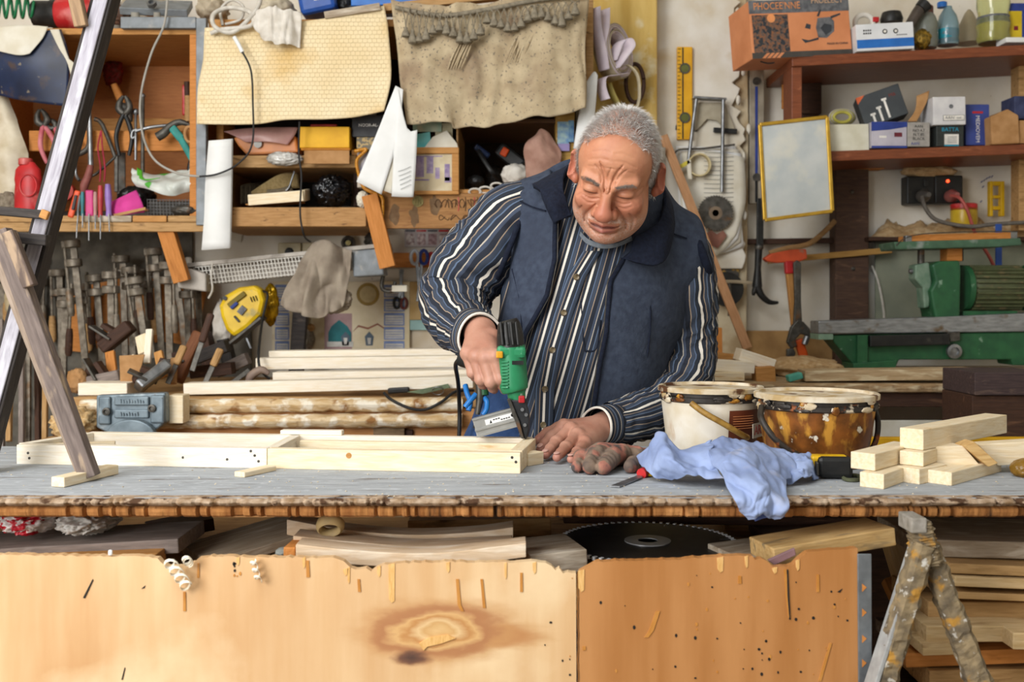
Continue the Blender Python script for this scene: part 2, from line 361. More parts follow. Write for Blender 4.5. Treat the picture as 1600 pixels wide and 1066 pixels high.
# plywood front panel with a splintered upper edge
PLY = mat('plywood_panel', '#dfbe92', '#d1a878', ks=1.6, sc=3.5, st=(5, 1, .5), rough=.42, spec=.45, bump=.12, c3='#b98552', sc3=1.4, f3=(.5, .8), st3=(1.5, 1, .7), c4='#ecd4ac', sc4=4, f4=(.54, .8), det=9)
top = [(-60, 866), (60, 868), (150, 869), (225, 870), (246, 873), (252, 880), (262, 885), (275, 886), (290, 884), (298, 881), (303, 878), (310, 874), (318, 871), (330, 870), (420, 871), (520, 872), (537, 878), (548, 887), (556, 889), (562, 891), (572, 889), (580, 892), (588, 887), (600, 883), (618, 881), (640, 880), (700, 878), (778, 879), (830, 878), (853, 879), (862, 885), (868, 891), (874, 887), (880, 896), (888, 894), (900, 896), (905, 893), (912, 890), (925, 882), (931, 878), (1000, 876), (1060, 874), (1128, 869), (1160, 868), (1176, 869), (1180, 875), (1190, 874), (1200, 879), (1208, 886), (1222, 886), (1232, 885), (1240, 882), (1247, 876), (1255, 868), (1262, 864), (1300, 860), (1340, 857)]
dense = []
random.seed(5)
for (xa, ya), (xb, yb) in zip(top, top[1:]):
    n = max(1, int((xb-xa)/6))
    for i in range(n): dense.append((xa+(xb-xa)*i/n, ya+(yb-ya)*i/n + random.uniform(-1.3, 1.3)))
dense.append(top[-1])
PYF = 1.30
PLY2 = mat('plywood_orange', '#bd8652', '#ab733f', ks=1.6, sc=3.5, st=(5, 1, .5), rough=.38, spec=.45, bump=.12, c3='#9c6433', sc3=1.6, f3=(.52, .8), c4='#cb9762', sc4=4, f4=(.56, .8), det=9)
rightp = pprism('front_panel', [(904, 1560)] + [q for q in dense if q[0] > 904] + [(1342, 1560)], PYF, .012, PLY2, bench, bev=0)
panel = pprism('front_panel', [(-700, 1560), (-700, 866)] + [q for q in dense if q[0] < 903] + [(902.5, 1560)], PYF, .012, PLY, bench, bev=0)
def wob(cx, cy, rx, ry, seed, n=40, a=.18): return [(cx + rx*math.cos(t)*(1+a*noise.noise(Vector((math.cos(t)*1.6, math.sin(t)*1.6, seed)))), cy + ry*math.sin(t)*(1+a*noise.noise(Vector((math.cos(t)*1.6+5, math.sin(t)*1.6, seed))))) for t in [2*math.pi*i/n for i in range(n)]]
def pdec(name, poly, m, th=.0006):
    v = [P(x, y, PYF) for x, y in poly]; return MB().prism([(q.x, q.z) for q in v], PYF-th, PYF+.0002).build(name, m, panel if poly[0][0] < 903 else rightp)
# exposed lighter splinters, resin runs, the long board joint and the big knot
SPL = mat('fresh_splinter', '#e3b878', '#d1a05c', sc=30, st=(6, 1, 1), rough=.8)
for x, a, b, wd in [(540, 890, 900, 8), (592, 886, 902, 6), (612, 882, 942, 10), (545, 888, 912, 4), (835, 880, 897, 6), (908, 892, 925, 10), (1125, 872, 895, 10), (1166, 870, 888, 5), (1210, 888, 897, 8), (1246, 876, 892, 6), (475, 872, 888, 5), (700, 880, 895, 6), (372, 872, 884, 5), (790, 881, 905, 4)]:
    pdec('splinter', [(x-wd/2, a), (x+wd/2, a-2), (x+wd/2.2, b-3), (x, b), (x-wd/2.4, b-6)], SPL, .001)
RESIN = mat('resin_run', '#c58a45', '#b87a36', sc=15, rough=.25, spec=.6)
for pts, wd in [([(288, 925), (289, 955)], 5), ([(310, 880), (310, 903)], 4), ([(480, 876), (482, 902)], 6), ([(714, 905), (718, 945), (722, 955)], 6), ([(752, 905), (757, 950)], 5), ([(814, 895), (815, 925)], 5), ([(1027, 955), (1018, 985), (1009, 996)], 8), ([(1226, 890), (1230, 930), (1233, 965)], 5), ([(1277, 898), (1278, 925)], 5), ([(1297, 1005), (1281, 1064)], 5), ([(912, 1010), (913, 1016)], 6), ([(560, 905), (562, 925)], 5), ([(1155, 900), (1156, 912)], 6)]:
    poly = [(x-wd*(.3+.2*(i % 2)), y) for i, (x, y) in enumerate(pts)] + [(x+wd*(.5-.1*(i % 2)), y) for i, (x, y) in reversed(list(enumerate(pts)))]
    pdec('resin_run', poly, RESIN, .0012)
pdec('crack', [(1229, 890), (1231, 890), (1233, 935), (1235, 968), (1233, 968), (1230, 930)], INK, .0014)
for pts in ([(130, 934), (145, 905), (146, 907), (133, 935)], [(190, 1062), (195, 1043), (196, 1044), (192, 1062)], [(221, 920), (227, 915), (226, 919)], [(1308, 925), (1316, 920), (1312, 926)]): pdec('gouge', pts, INK, .001)
jl = [(903 + random.uniform(-1, 1), y) for y in range(892, 1080, 7)]
pdec('board_joint', [(x-1.2, y) for x, y in jl] + [(x+1, y) for x, y in reversed(jl)], mat('joint_brown', '#8a5a2a', rough=.9), .0008)
for i in range(70):
    x = random.choice([random.uniform(1080, 1330), random.uniform(850, 1330)]); y = random.uniform(895, 1060); r = random.uniform(.8, 2.4)
    if i > 62: x, y = random.uniform(355, 380), random.uniform(880, 905)
    pdec('paint_speck', circ(x, y, r, 7, r*random.uniform(.7, 1.6)), INK if i % 3 else RESIN, .0007)
# knot in the veneer: irregular rings around two centres, blended into the panel's grain
def knot(px, py, rx, rz, stops, f0, f1, seed):
    nt = PLY.node_tree; N, L = nt.nodes, nt.links; k = P(px, py, PYF) - WM[panel].translation
    tc = N.new('ShaderNodeTexCoord'); sb = N.new('ShaderNodeVectorMath'); sb.operation = 'SUBTRACT'; sb.inputs[1].default_value = k; L.new(tc.outputs['Object'], sb.inputs[0])
    ml = N.new('ShaderNodeVectorMath'); ml.operation = 'MULTIPLY'; ml.inputs[1].default_value = (1/rx, 0, 1/rz); L.new(sb.outputs[0], ml.inputs[0])
    nz = N.new('ShaderNodeTexNoise'); nz.inputs['Scale'].default_value = 1.6; nz.inputs['Detail'].default_value = 5; nz.noise_dimensions = '4D'; nz.inputs['W'].default_value = seed; L.new(ml.outputs[0], nz.inputs['Vector'])
    nm = N.new('ShaderNodeVectorMath'); nm.operation = 'MULTIPLY_ADD'; nm.inputs[1].default_value = (.9, .9, .9); L.new(nz.outputs['Color'], nm.inputs[0]); L.new(ml.outputs[0], nm.inputs[2])
    sh = N.new('ShaderNodeVectorMath'); sh.operation = 'SUBTRACT'; sh.inputs[1].default_value = (.45, .45, .45); L.new(nm.outputs[0], sh.inputs[0])
    fl = N.new('ShaderNodeVectorMath'); fl.operation = 'MULTIPLY'; fl.inputs[1].default_value = (1, 0, 1); L.new(sh.outputs[0], fl.inputs[0])
    ln = N.new('ShaderNodeVectorMath'); ln.operation = 'LENGTH'; L.new(fl.outputs[0], ln.inputs[0])
    half = N.new('ShaderNodeMath'); half.operation = 'MULTIPLY'; half.inputs[1].default_value = .5; L.new(ln.outputs['Value'], half.inputs[0])
    cr_ = N.new('ShaderNodeValToRGB'); el = cr_.color_ramp.elements; el[0].position = 0; el[0].color = lin(stops[0][1]); el[1].position = stops[1][0]/2; el[1].color = lin(stops[1][1])
    for p_, c_ in stops[2:]: e = el.new(p_/2); e.color = lin(c_)
    L.new(half.outputs[0], cr_.inputs[0])
    fr_ = N.new('ShaderNodeMapRange'); fr_.interpolation_type = 'SMOOTHSTEP'; fr_.inputs['From Min'].default_value = f1; fr_.inputs['From Max'].default_value = f0; L.new(ln.outputs['Value'], fr_.inputs['Value'])
    b = N['Principled BSDF']; src = b.inputs['Base Color'].links[0].from_socket
    mx = N.new('ShaderNodeMix'); mx.data_type = 'RGBA'; L.new(fr_.outputs[0], mx.inputs[0]); L.new(src, mx.inputs[6]); L.new(cr_.outputs[0], mx.inputs[7]); L.new(mx.outputs[2], b.inputs['Base Color'])
knot(760, 995, .085, .020, [(0, '#c08c58'), (.5, '#b98455'), (1, '#c2925e')], .5, 1.2, 3)
knot(680, 986, .085, .034, [(0, '#d8b47e'), (.2, '#c99e66'), (.32, '#dab988'), (.5, '#bb8650'), (.62, '#d2a871'), (.8, '#ad7850'), (.95, '#b07c52'), (1.1, '#c0905e')], .85, 1.45, 7)
knot(643, 1028, .026, .011, [(0, '#4f3a33'), (.5, '#6d4c3c'), (1, '#9a6a48')], .5, 1.3, 5)
pdec('raised_chip', [(655, 1005), (672, 996), (700, 992), (712, 997), (690, 1005), (668, 1010), (662, 1016)], SPL, .002)
# perforated steel strip on the panel's right edge
st = pprism('corner_strip', [(1340, 866), (1362, 866), (1365, 1560), (1345, 1560)], PYF-.003, .003, mat('zinc_strip', '#8b9196', '#767b80', sc=20, rough=.45, metal=.6), bench)
for y in (918, 957, 998, 1036, 1076):
    v = [P(x, yy, PYF-.003) for x, yy in ((1347, y-6), (1354, y), (1347, y+7))]
    MB().prism([(q.x, q.z) for q in v], PYF-.0036, PYF-.0025).build('punched_hole', ORANGEW, st)
# ---------------------------------------------------------------- wall cabinet and open shelves on the left
CF = 2.75                       # front plane of the cabinet
CABBACK = wood('cabinet_back_ply', '#b5743a', '#a5652f', c3='#8f5424', f3=(.6, .8), rough=.6)
cab = thing('wall_cabinet', 'open wooden wall cabinet full of hand tools with brown plywood back', 'cabinet', P(160, 345, CF))
YB = 3.13
def hor(name, x0, x1, yt, yb, Y0, Y1, m, parent, bev=.002):     # horizontal board: front edge spans yt..yb at Y0
    a = P(x0, yt, Y0); b = P(x1, yb, Y0); return boxobj(name, ((a.x+b.x)/2, (Y0+Y1)/2, (a.z+b.z)/2), (b.x-a.x, Y1-Y0, a.z-b.z), m, parent, bev=bev)
def ver(name, x0, x1, y0, y1, Y0, Y1, m, parent, bev=.002):
    return hor(name, x0, x1, y0, y1, Y0, Y1, m, parent, bev)
hor('top_board', -60, 308, 44, 54, CF, YB, TAN, cab)
pbox('back_panel', -60, 55, 330, 330, YB-.006, .006, CABBACK, cab)
ver('side_panel', 296, 308, 54, 342, CF, YB, ORANGEW, cab)
ver('side_panel', -60, -50, 54, 342, CF, YB, ORANGEW, cab)
hor('bottom_board', -60, 318, 341, 345, CF-.01, YB, TAN2, cab)
for x0, x1, m in ((-60, 128, TAN2), (130, 205, DUSTW), (207, 260, TAN), (262, 316, TAN2)): pbox('front_lath', x0, 337, x1, 347, CF-.02, .01, m, cab)
pbox('front_rail', -60, 347, 318, 362, CF-.015, .02, TAN2, cab)
pbox('tool_rail', 45, 204, 300, 236, CF+.1, .018, ORANGEW, cab)
pbox('inner_rail', 140, 185, 296, 206, CF+.3, .015, TAN, cab)
# steel angle frame in front of the cabinet edge
fr = thing('steel_frame', 'dark grey angle steel frame bordering the tool cabinet on its right side', 'frame', P(316, 345, CF-.02))
pbox('upright', 306, 28, 322, 352, CF-.022, .02, GREYM, fr)
pbox('top_bar', 188, 26, 306, 44, CF-.022, .02, GREYM, fr)
# middle shelf bay
mid = thing('shelf_bay', 'middle open shelf bay of rough wood under the hanging yellow mat', 'shelf', P(450, 352, CF))
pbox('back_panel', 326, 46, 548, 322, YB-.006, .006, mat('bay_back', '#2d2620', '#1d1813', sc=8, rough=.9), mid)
hor('middle_shelf', 326, 556, 243, 262, CF+.03, YB, TAN2, mid)
pbox('shelf_stop', 549, 234, 562, 243, CF+.03, .02, TAN, mid)
hor('top_board', 326, 556, 30, 45, CF, YB, TAN, mid)
pbox('divider', 338, 190, 349, 330, CF+.05, .3, TAN, mid)
hor('bottom_board', 325, 572, 324, 354, CF-.015, YB, wood('chipboard_shelf', '#b58a58', '#9a7040', c3='#6b4a2a', f3=(.62, .7), sc3=14), mid)
ver('side_panel', 552, 560, 47, 322, CF+.15, YB, DARKW, mid)
# right bay with the deep dark pigeon-hole
rb = thing('pigeon_hole_bay', 'deep dark pigeon-hole of rough boards under the fringed cloth', 'shelf', P(740, 352, CF))
hor('bottom_board', 578, 900, 296, 302, CF, YB, TAN, rb)
pbox('fascia', 580, 302, 795, 357, CF-.012, .02, wood('scribbled_fascia', '#a97b4a', '#8f6438', c3='#74492a', f3=(.55, .75)), rb)
hor('top_board', 567, 905, 30, 42, CF, YB, TAN, rb)
hor('roof_board', 715, 872, 186, 192, CF+.02, YB, wood('rough_sawn', '#6b4a2e', '#4e3420'), rb)
ver('divider', 706, 716, 40, 298, CF+.005, YB, TAN2, rb)
ver('side_panel', 868, 898, 40, 300, CF+.005, CF+.09, wood('stained_post', '#b08a45', '#927032', c3='#d8cda8', f3=(.6, .7)), rb)
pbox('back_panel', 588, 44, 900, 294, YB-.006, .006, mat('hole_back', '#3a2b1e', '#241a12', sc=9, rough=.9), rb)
fas = [o for o in rb.children if o.name.startswith('fascia')][0]
# child-like scribbles and handwriting on the fascia
SCR = mat('pencil_scribble', '#5b4028', rough=.9)
for k, (x, w_) in enumerate([(688, 20), (706, 14), (720, 16), (738, 12), (750, 14), (762, 10)]):
    pts = []
    for i in range(9):
        pts.append((x + w_*(i/8-.5) + 3*math.sin(i*2.1+k), 318 + 7*math.sin(i*1.7+k*1.3), CF-.0128))
    ptube('scribble', pts, .0013, SCR, fas, n=5, k=4)
for k, x in enumerate((716, 727, 741, 746, 752)): ptube('scribble', [(x, 308, CF-.0128), (x+1, 318, CF-.0128), (x, 330, CF-.0128)], .0013, SCR if k % 2 else REDP, fas, n=5)
for k, x in enumerate((694, 712, 730)): ptube('scribble', [(x+10*math.cos(t)*.8, 340+4*math.sin(2*t+k), CF-.0128) for t in [i*.7 for i in range(8)]], .0011, SCR, fas, n=5)
for cx, cy in ((680, 322), (618, 335), (648, 338)): MB().prism([(q.x, q.z) for q in [P(x, y, CF) for x, y in wob(cx, cy, 8, 15, cx, a=.5)]], CF-.0124, CF-.0118).build('dark_stain', mat('smear', '#7a6248', '#6a5038', sc=20, rough=.9), fas)
# wooden braces under the shelf
tag(pbeam('shelf_brace', (258, 352, CF+.005), (285, 440, 2.772), .042, .03, ORANGEW), 'orange wood brace under shelf near the bar clamps', 'brace')
tag(pbeam('shelf_brace', (578, 305, CF-.035), (606, 418, CF-.03), .042, .028, ORANGEW), 'worn orange wood brace at the right end of the electric heater', 'brace')
tag(pbox('backing_strip', 590, 395, 730, 418, 3.12, .02, ORANGEW), 'orange wooden strip on wall that the scissors hang from', 'wood strip')

# ------------------------------------------------- hanging textiles
MATY = mat('quilted_mat', '#e8d6b0', '#e0c99c', sc=4, rough=.7, bump=.2, bsc=30, c3='#d3ab62', sc3=1.6, f3=(.56, .7))
nt = MATY.node_tree; br = nt.nodes.new('ShaderNodeTexBrick'); tcx = nt.nodes.new('ShaderNodeTexCoord')
mpx = nt.nodes.new('ShaderNodeMapping'); mpx.inputs['Rotation'].default_value = (math.pi/2, 0, 0); nt.links.new(tcx.outputs['Object'], mpx.inputs[0]); nt.links.new(mpx.outputs[0], br.inputs[0])
br.inputs['Scale'].default_value = 44; br.inputs['Mortar Size'].default_value = .03; br.inputs['Brick Width'].default_value = .55; br.inputs['Row Height'].default_value = .5
br.inputs['Color1'].default_value = (1, 1, 1, 1); br.inputs['Color2'].default_value = (.94, .92, .88, 1); br.inputs['Mortar'].default_value = (.74, .66, .5, 1); br.inputs['Mortar Smooth'].default_value = .4
mq = nt.nodes.new('ShaderNodeMix'); mq.data_type = 'RGBA'; mq.blend_type = 'MULTIPLY'; mq.inputs[0].default_value = .3; _b = nt.nodes['Principled BSDF']; nt.links.new(_b.inputs['Base Color'].links[0].from_socket, mq.inputs[6]); nt.links.new(br.outputs['Color'], mq.inputs[7]); nt.links.new(mq.outputs[2], _b.inputs['Base Color'])
bp = nt.nodes.new('ShaderNodeBump'); bp.inputs['Strength'].default_value = .8; bp.inputs['Distance'].default_value = .004
nt.links.new(br.outputs['Fac'], bp.inputs['Height']); bp.invert = True
nt.links.new(bp.outputs[0], nt.nodes['Principled BSDF'].inputs['Normal'])
ym = tag(ppatch('hanging_mat', [[(322, 44, 2.72), (400, 40, 2.715), (470, 34, 2.71), (540, 24, 2.71), (600, 10, 2.715)],
    [(318, 95, 2.715), (400, 90, 2.705), (470, 85, 2.70), (545, 75, 2.70), (608, 60, 2.70)],
    [(309, 140, 2.71), (395, 140, 2.70), (470, 135, 2.695), (545, 132, 2.695), (611, 120, 2.69)],
    [(308, 194, 2.70), (395, 195, 2.695), (450, 187, 2.69), (535, 186, 2.69), (600, 174, 2.68)]], MATY, th=.004, nu=40, nv=32, amp=.006, fr=9),
    'pale yellow quilted vinyl mat hanging over the middle shelves', 'mat')
tag(pbeam('clamping_batten', (507, 24, 2.70), (594, 10, 2.70), .019, .006, DUSTW), 'thin brown batten pinning the top of the yellow mat', 'batten')
FAB = mat('brocade_cloth', '#bfae8f', '#a89577', sc=7, rough=.95, bump=.4, bsc=60, c3='#86705a', sc3=3, f3=(.56, .74), c4='#6f665a', sc4=60, f4=(.61, .66))
ct = thing('fringed_cloth', 'dusty beige patterned cloth with tassel fringe hanging over pigeon-hole', 'cloth', P(765, 200, 2.70))
ppatch('cloth', [[(612, 5, 2.70), (690, 10, 2.68), (765, 5, 2.69), (840, -4, 2.68), (915, -14, 2.70)],
    [(618, 60, 2.69), (690, 62, 2.675), (765, 55, 2.695), (840, 48, 2.665), (917, 40, 2.69)],
    [(627, 130, 2.69), (660, 132, 2.66), (765, 125, 2.69), (850, 120, 2.665), (916, 110, 2.69)],
    [(637, 198, 2.69), (700, 192, 2.66), (722, 202, 2.68), (835, 186, 2.66), (913, 172, 2.69)]], FAB, ct, th=.004, nu=48, nv=39, amp=.03, fr=13, seed=2, an=(1.7, 1, .45))
TAS = mat('tassel_yarn', '#8d8472', '#736a5a', sc=40, rough=1, bump=.6, bsc=60)
ptube('braid', [(618, 12, 2.676), (690, 24, 2.662), (765, 14, 2.662), (840, 0, 2.655), (916, -8, 2.67)], .006, TAS, ct, k=10)
random.seed(8)
for i in range(26):
    x = 634 + i*10.6; yb_ = 22 + 9*math.sin(i*.9) + (12 if i < 12 else 0) - max(0, i-13)*1.6; yt = 20 - abs(i-8)*1.1
    for s in (-7, 7): ptube('fringe_cord', [(x+s, yt, 2.66), (x+s*.3, (yt+yb_)/2+3, 2.655), (x, yb_+10, 2.652)], .0014, TAS, ct, n=5, k=3)
    q = P(x, yb_+16, 2.648); h = random.uniform(.013, .021)
    MB().lathe([(.001, h), (.0055, h*.7), (.0045, h*.45), (.010, -h*.2), (.012, -h*.8), (.004, -h)], 9, q).build('tassel', TAS, ct, smooth=True)
# embroidered flower relief on the cloth
for k in range(11):
    x0, y0 = (700 + k*4, 108) if k < 6 else (790 + (k-6)*6, 98)
    ptube('embroidery', [(x0, y0, 2.665), (x0+8+k % 3, y0-22, 2.66), (x0+22, y0-48-2*(k % 3), 2.664)], [.001, .003, .001], FAB, ct, n=6)
# white rag over the mat
RAG = mat('white_rag', '#d9d3c9', '#c4bcaf', sc=14, rough=1, bump=.3, bsc=60)
tag(ppatch('white_rag', [[(392, 22, 2.70), (420, 12, 2.68), (445, 14, 2.68), (472, 22, 2.70)], [(398, 42, 2.685), (420, 48, 2.665), (445, 46, 2.67), (471, 42, 2.69)],
    [(412, 62, 2.685), (428, 68, 2.67), (448, 70, 2.672), (470, 74, 2.69)]], RAG, th=.003, nu=30, nv=24, amp=.02, fr=30, seed=4, an=(2, 1, .4)), 'thin white rag draped over top edge of yellow mat', 'rag')

# ------------------------------------------------- things on top of the cabinet
zt = 44
tt = thing('plastic_jug', 'black and red plastic canister lying on top of the tool cabinet', 'canister', P(95, 44, 2.82))
MB().lathe([(.02, 0), (.036, .005), (.036, .05), (.04, .055), (.04, .07)], 20, P(52, 22, 2.82), RY(90)).build('cap', BLACKP, tt, smooth=True)
MB().lathe([(.038, 0), (.042, .01), (.042, .09), (.03, .105), (.0, .106)], 20, P(90, 22, 2.82), RY(90), cap=False).build('body', REDP, tt, smooth=True)
hs = [(-20 + i*1.55, 12 + 16*math.sin(i*.75), 2.80 + .02*math.cos(i*.75)) for i in range(48)]
tag(ptube('coil_hose', hs, .004, mat('green_hose', '#1f7a4c', '#17633c', sc=9, rough=.4), k=3), 'green coiled air hose on top of the tool cabinet at far left', 'hose')
for k, (x, y, r_, c_) in enumerate([(172, 42, .03, '#6f6a62'), (212, 30, .036, '#8c8a80'), (246, 30, .03, '#77736a')]):
    o = MB().lathe([(0, .018), (r_*.3, .018), (r_*.32, .006), (r_*.95, .004), (r_, -.004), (r_*.2, -.006)], 20, P(x, y, 2.80), RX(14), cap=False).build('sanding_disc', mat('disc_%d' % k, c_, '#9a9488', sc=15, rough=.7), smooth=True)
    tag(o, ['grey sanding disc leaning by the red canister', 'larger dusty sanding disc on the cabinet top', 'small dark sanding disc beside the steel frame bar'][k], 'disc')
mm = thing('angle_grinder_guard', 'grey metal plate with hex nut lying on cabinet top', 'metal plate', P(240, 26, 2.86))
boxobj('plate', P(245, 12, 2.86), (.18, .10, .02), GREYM, mm, RZ(8) @ RX(30)); MB().lathe([(.014, 0), (.014, .012), (.008, .012), (.008, 0)], 6, P(238, 8, 2.80), RX(60)).build('nut', STEEL, mm)
tag(pcr('foil_bag', 195, -22, 245, 14, 2.95, .1, YELLOWP, seed=3, amp=.35), 'crumpled yellow bag at the very top of the tool cabinet', 'bag')
tag(pcr('crumpled_paper', 150, -25, 192, 12, 2.95, .1, PAPER2, seed=8, amp=.4), 'crumpled pale wrapper between red canister and yellow bag', 'wrapper')
tag(pcr('wire_bundle', 160, 6, 196, 34, 2.86, .06, mat('wire_brown', '#6b4b38', '#4b3a30', sc=40, rough=.8), seed=5, amp=.5), 'brown tangle of wire beside the red canister', 'wire')
tag(ptube('white_cable', [(330, 52, 2.70), (348, 46, 2.69), (392, 40, 2.69), (392, 20, 2.7), (360, 12, 2.72), (334, 22, 2.7), (336, 42, 2.69), (365, 50, 2.69), (400, 16, 2.69), (408, -10, 2.7)], .006, WHITEC, n=10), 'thick white looped cable hanging at top of yellow mat', 'cable')
tag(ptube('looped_wire', [(348, 40, 2.735), (345, 15, 2.74), (362, 0, 2.745), (380, 10, 2.74), (376, 30, 2.735), (352, 38, 2.735)], .004, WHITEC), 'thin pale wire loop behind the thick white cable', 'cable')
tag(pcr('cloth_bundle', 398, -14, 452, 24, 2.76, .14, mat('beige_bundle', '#cfc4ae', '#b9ad96', sc=12, rough=1), seed=9, amp=.25), 'beige bundled cloth on shelf above the white rag', 'cloth')
tag(pcr('plastic_wrap_roll', 300, -12, 345, 26, 2.80, .12, mat('beige_wrap', '#b9ab93', '#9f917a', sc=12, rough=.7), seed=19, amp=.3), 'beige crumpled sack beside the steel frame corner', 'sack')
bp_ = tag(pbox('detergent_bag', 465, -22, 522, 18, 2.80, .10, mat('blue_bag', '#2554a8', '#1d4690', sc=8, rough=.35), roll=-12, bev=.012), 'blue package with white and red label above yellow mat', 'package')
decal(bp_, rect(.012, .006, .035, .02), INKW, 'label_print'); 
for k in range(3): decal(bp_, rect(.004+k*.008, .006, .004, .014), REDP, 'label_bar', th=.0009)
tag(pcr('dark_bag', 520, -10, 560, 16, 2.84, .1, BLACKP, seed=6, amp=.4), 'black crumpled bag beside the blue package', 'bag')
tag(pbox('blue_box', 548, -25, 716, 7, 2.76, .12, BLUEP, roll=-1.5), 'long bright blue box lying above the fringed cloth', 'box')
tag(pbeam('roof_batten', (600, 14, 2.74), (780, -6, 2.74), .02, .03, TAN2), 'wooden batten under blue box behind the fringed cloth', 'batten')

# ------------------------------------------------- inside the tool cabinet (left)
def lab(o, l, c, g=None): return tag(o, l, c, g)
pk = tag(ppatch('picture_sheet', [[(-30, 52, 2.735), (40, 50, 2.73), (96, 46, 2.735)], [(-30, 110, 2.75), (40, 100, 2.73), (108, 92, 2.74)], [(-30, 142, 2.80), (40, 158, 2.76), (104, 166, 2.76)]],
    mat('blue_print', '#22304f', '#1a2034', sc=5, rough=.4, c3='#4a3a34', sc3=9, f3=(.58, .7), c4='#7d7262', sc4=16, f4=(.66, .7)), th=.003, nu=20, nv=20), 'dark blue printed cardboard sheet hanging at top left of cabinet', 'printed sheet')
tag(ppatch('cream_cover', [[(-30, 46, 2.725), (30, 40, 2.722), (76, 42, 2.725)], [(-30, 66, 2.722), (28, 66, 2.712), (66, 60, 2.72)], [(-30, 74, 2.72), (25, 86, 2.712), (46, 84, 2.715)]], PAPER2, th=.002, nu=18, nv=14, amp=.006, fr=14), 'torn cream paper flap over the dark blue printed sheet', 'paper')
tag(ppatch('cream_edge_strip', [[(78, 46, 2.726), (92, 46, 2.726)], [(92, 75, 2.726), (108, 92, 2.73)], [(106, 100, 2.728), (118, 104, 2.73)], [(118, 150, 2.73), (136, 172, 2.73)]], PAPER2, th=.002, nu=4, nv=12), 'narrow cream paper strip along the printed sheet edge', 'paper')
tag(ppatch('plastic_sack', [[(-40, 140, 2.83), (-5, 136, 2.83), (8, 140, 2.84)], [(-40, 200, 2.83), (10, 190, 2.81), (34, 200, 2.83)], [(-40, 260, 2.83), (15, 250, 2.81), (48, 258, 2.84)], [(-40, 318, 2.83), (10, 320, 2.82), (34, 318, 2.84)]],
    mat('cream_sack', '#d6ccb6', '#bfb194', sc=8, rough=.5, bump=.2), th=.003, nu=24, nv=27, amp=.02, fr=14, seed=5), 'cream plastic sack hanging at left edge above the red bottle', 'sack')
rbt = thing('red_bottle', 'dusty red plastic bottle standing on the tool shelf', 'bottle', P(44, 338, 2.77))
MB().lathe([(.033, 0), (.036, .006), (.036, .06), (.034, .085), (.036, .10), (.033, .125), (.02, .14), (.017, .145)], 24, P(44, 338, 2.755), Matrix.Diagonal((1, .6, 1))).build('body', REDP, rbt, smooth=True)
MB().lathe([(.018, 0), (.018, .016), (.015, .018)], 16, P(40, 258, 2.755)).build('cap', REDP, rbt, smooth=True)
ptube('grip_ring', [(44 + 13*math.cos(a), 290 + 17*math.sin(a), 2.733) for a in [i*.5236 for i in range(12)]], .0022, REDP, rbt, closed=True)
tag(pcr('rope_coil', -10, 300, 22, 336, 2.74, .04, mat('taupe_rope', '#8c8070', '#6d6252', sc=40, rough=1), seed=4, amp=.3), 'greyish rope coil beside the red bottle', 'rope')
def pliers(name, label, hx, hy, Y, s, hm, m=DSTEEL, rot=0):
    t = thing(name, label, 'pliers', P(hx, hy, Y)); R = RY(rot); c = P(hx, hy, Y)
    def L(pts, r, nm, mm): MB().tube(cr([c + R @ Vector((x*s, y, z*s)) for x, y, z in pts], 5), [float(v) for v in np.interp(np.linspace(0, len(r)-1, (len(pts)-1)*5+1), range(len(r)), r)], 8).build(nm, mm, t, smooth=True)
    for k in (-1, 1):
        L([(0, .002*k, 0), (.012*k, .002*k, .012), (.010*k, .002*k, .03), (.002*k, 0, .045)], [.006*s/.8, .008*s/.8, .006*s/.8, .003*s/.8], 'jaw', m)
        L([(0, .002*k, 0), (.012*k, 0, -.025), (.02*k, 0, -.06), (.012*k, 0, -.105)], [.006, .007, .007, .005], 'handle', hm)
    MB().lathe([(.008*s, -.008), (.008*s, .004)], 12, c, RX(90)).build('pivot', m, t); return t
PKR = mat('pink_grip', '#b0505a', '#c77a80', sc=12, rough=.6)
pliers('pliers', 'pliers with dusty red grips hooked on cabinet rail', 68, 196, 2.82, 1.0, PKR, rot=-12)
pliers('pliers', 'second red-grip pliers half hidden behind the trestle leg', 86, 200, 2.83, .8, PKR, rot=-50)
pliers('pincers', 'black pincers hooked over the cabinet rail in the middle', 194, 178, 2.83, 1.1, BLACKP)
# C clamp
cc = thing('c_clamp', 'dark blue-grey C clamp hanging on the tool rail', 'clamp', P(130, 240, 2.83))
ptube('frame', [(118, 194, 2.83), (134, 188, 2.83), (140, 205, 2.83), (138, 230, 2.83), (124, 240, 2.83), (114, 236, 2.83)], .008, DSTEEL, cc, n=8); ptube('screw', [(118, 236, 2.83), (118, 218, 2.83), (118, 268, 2.83), (124, 282, 2.82)], .0045, STEEL, cc)
# file / soldering rod with pink-brown handle
rf = thing('rasp', 'long grey rasp with brown-pink wooden handle leaning in cabinet', 'rasp', P(133, 300, 2.80))
ptube('blade', [(138, 120, 2.77), (140, 180, 2.78), (142, 258, 2.79)], [.003, .004, .006, .008], STEEL, rf); ptube('handle', [(142, 258, 2.79), (138, 275, 2.79), (132, 290, 2.79), (131, 302, 2.79)], [.008, .011, .012, .008], mat('handle_pinkbrown', '#8a4f48', '#754038', sc=20, rough=.6), rf)
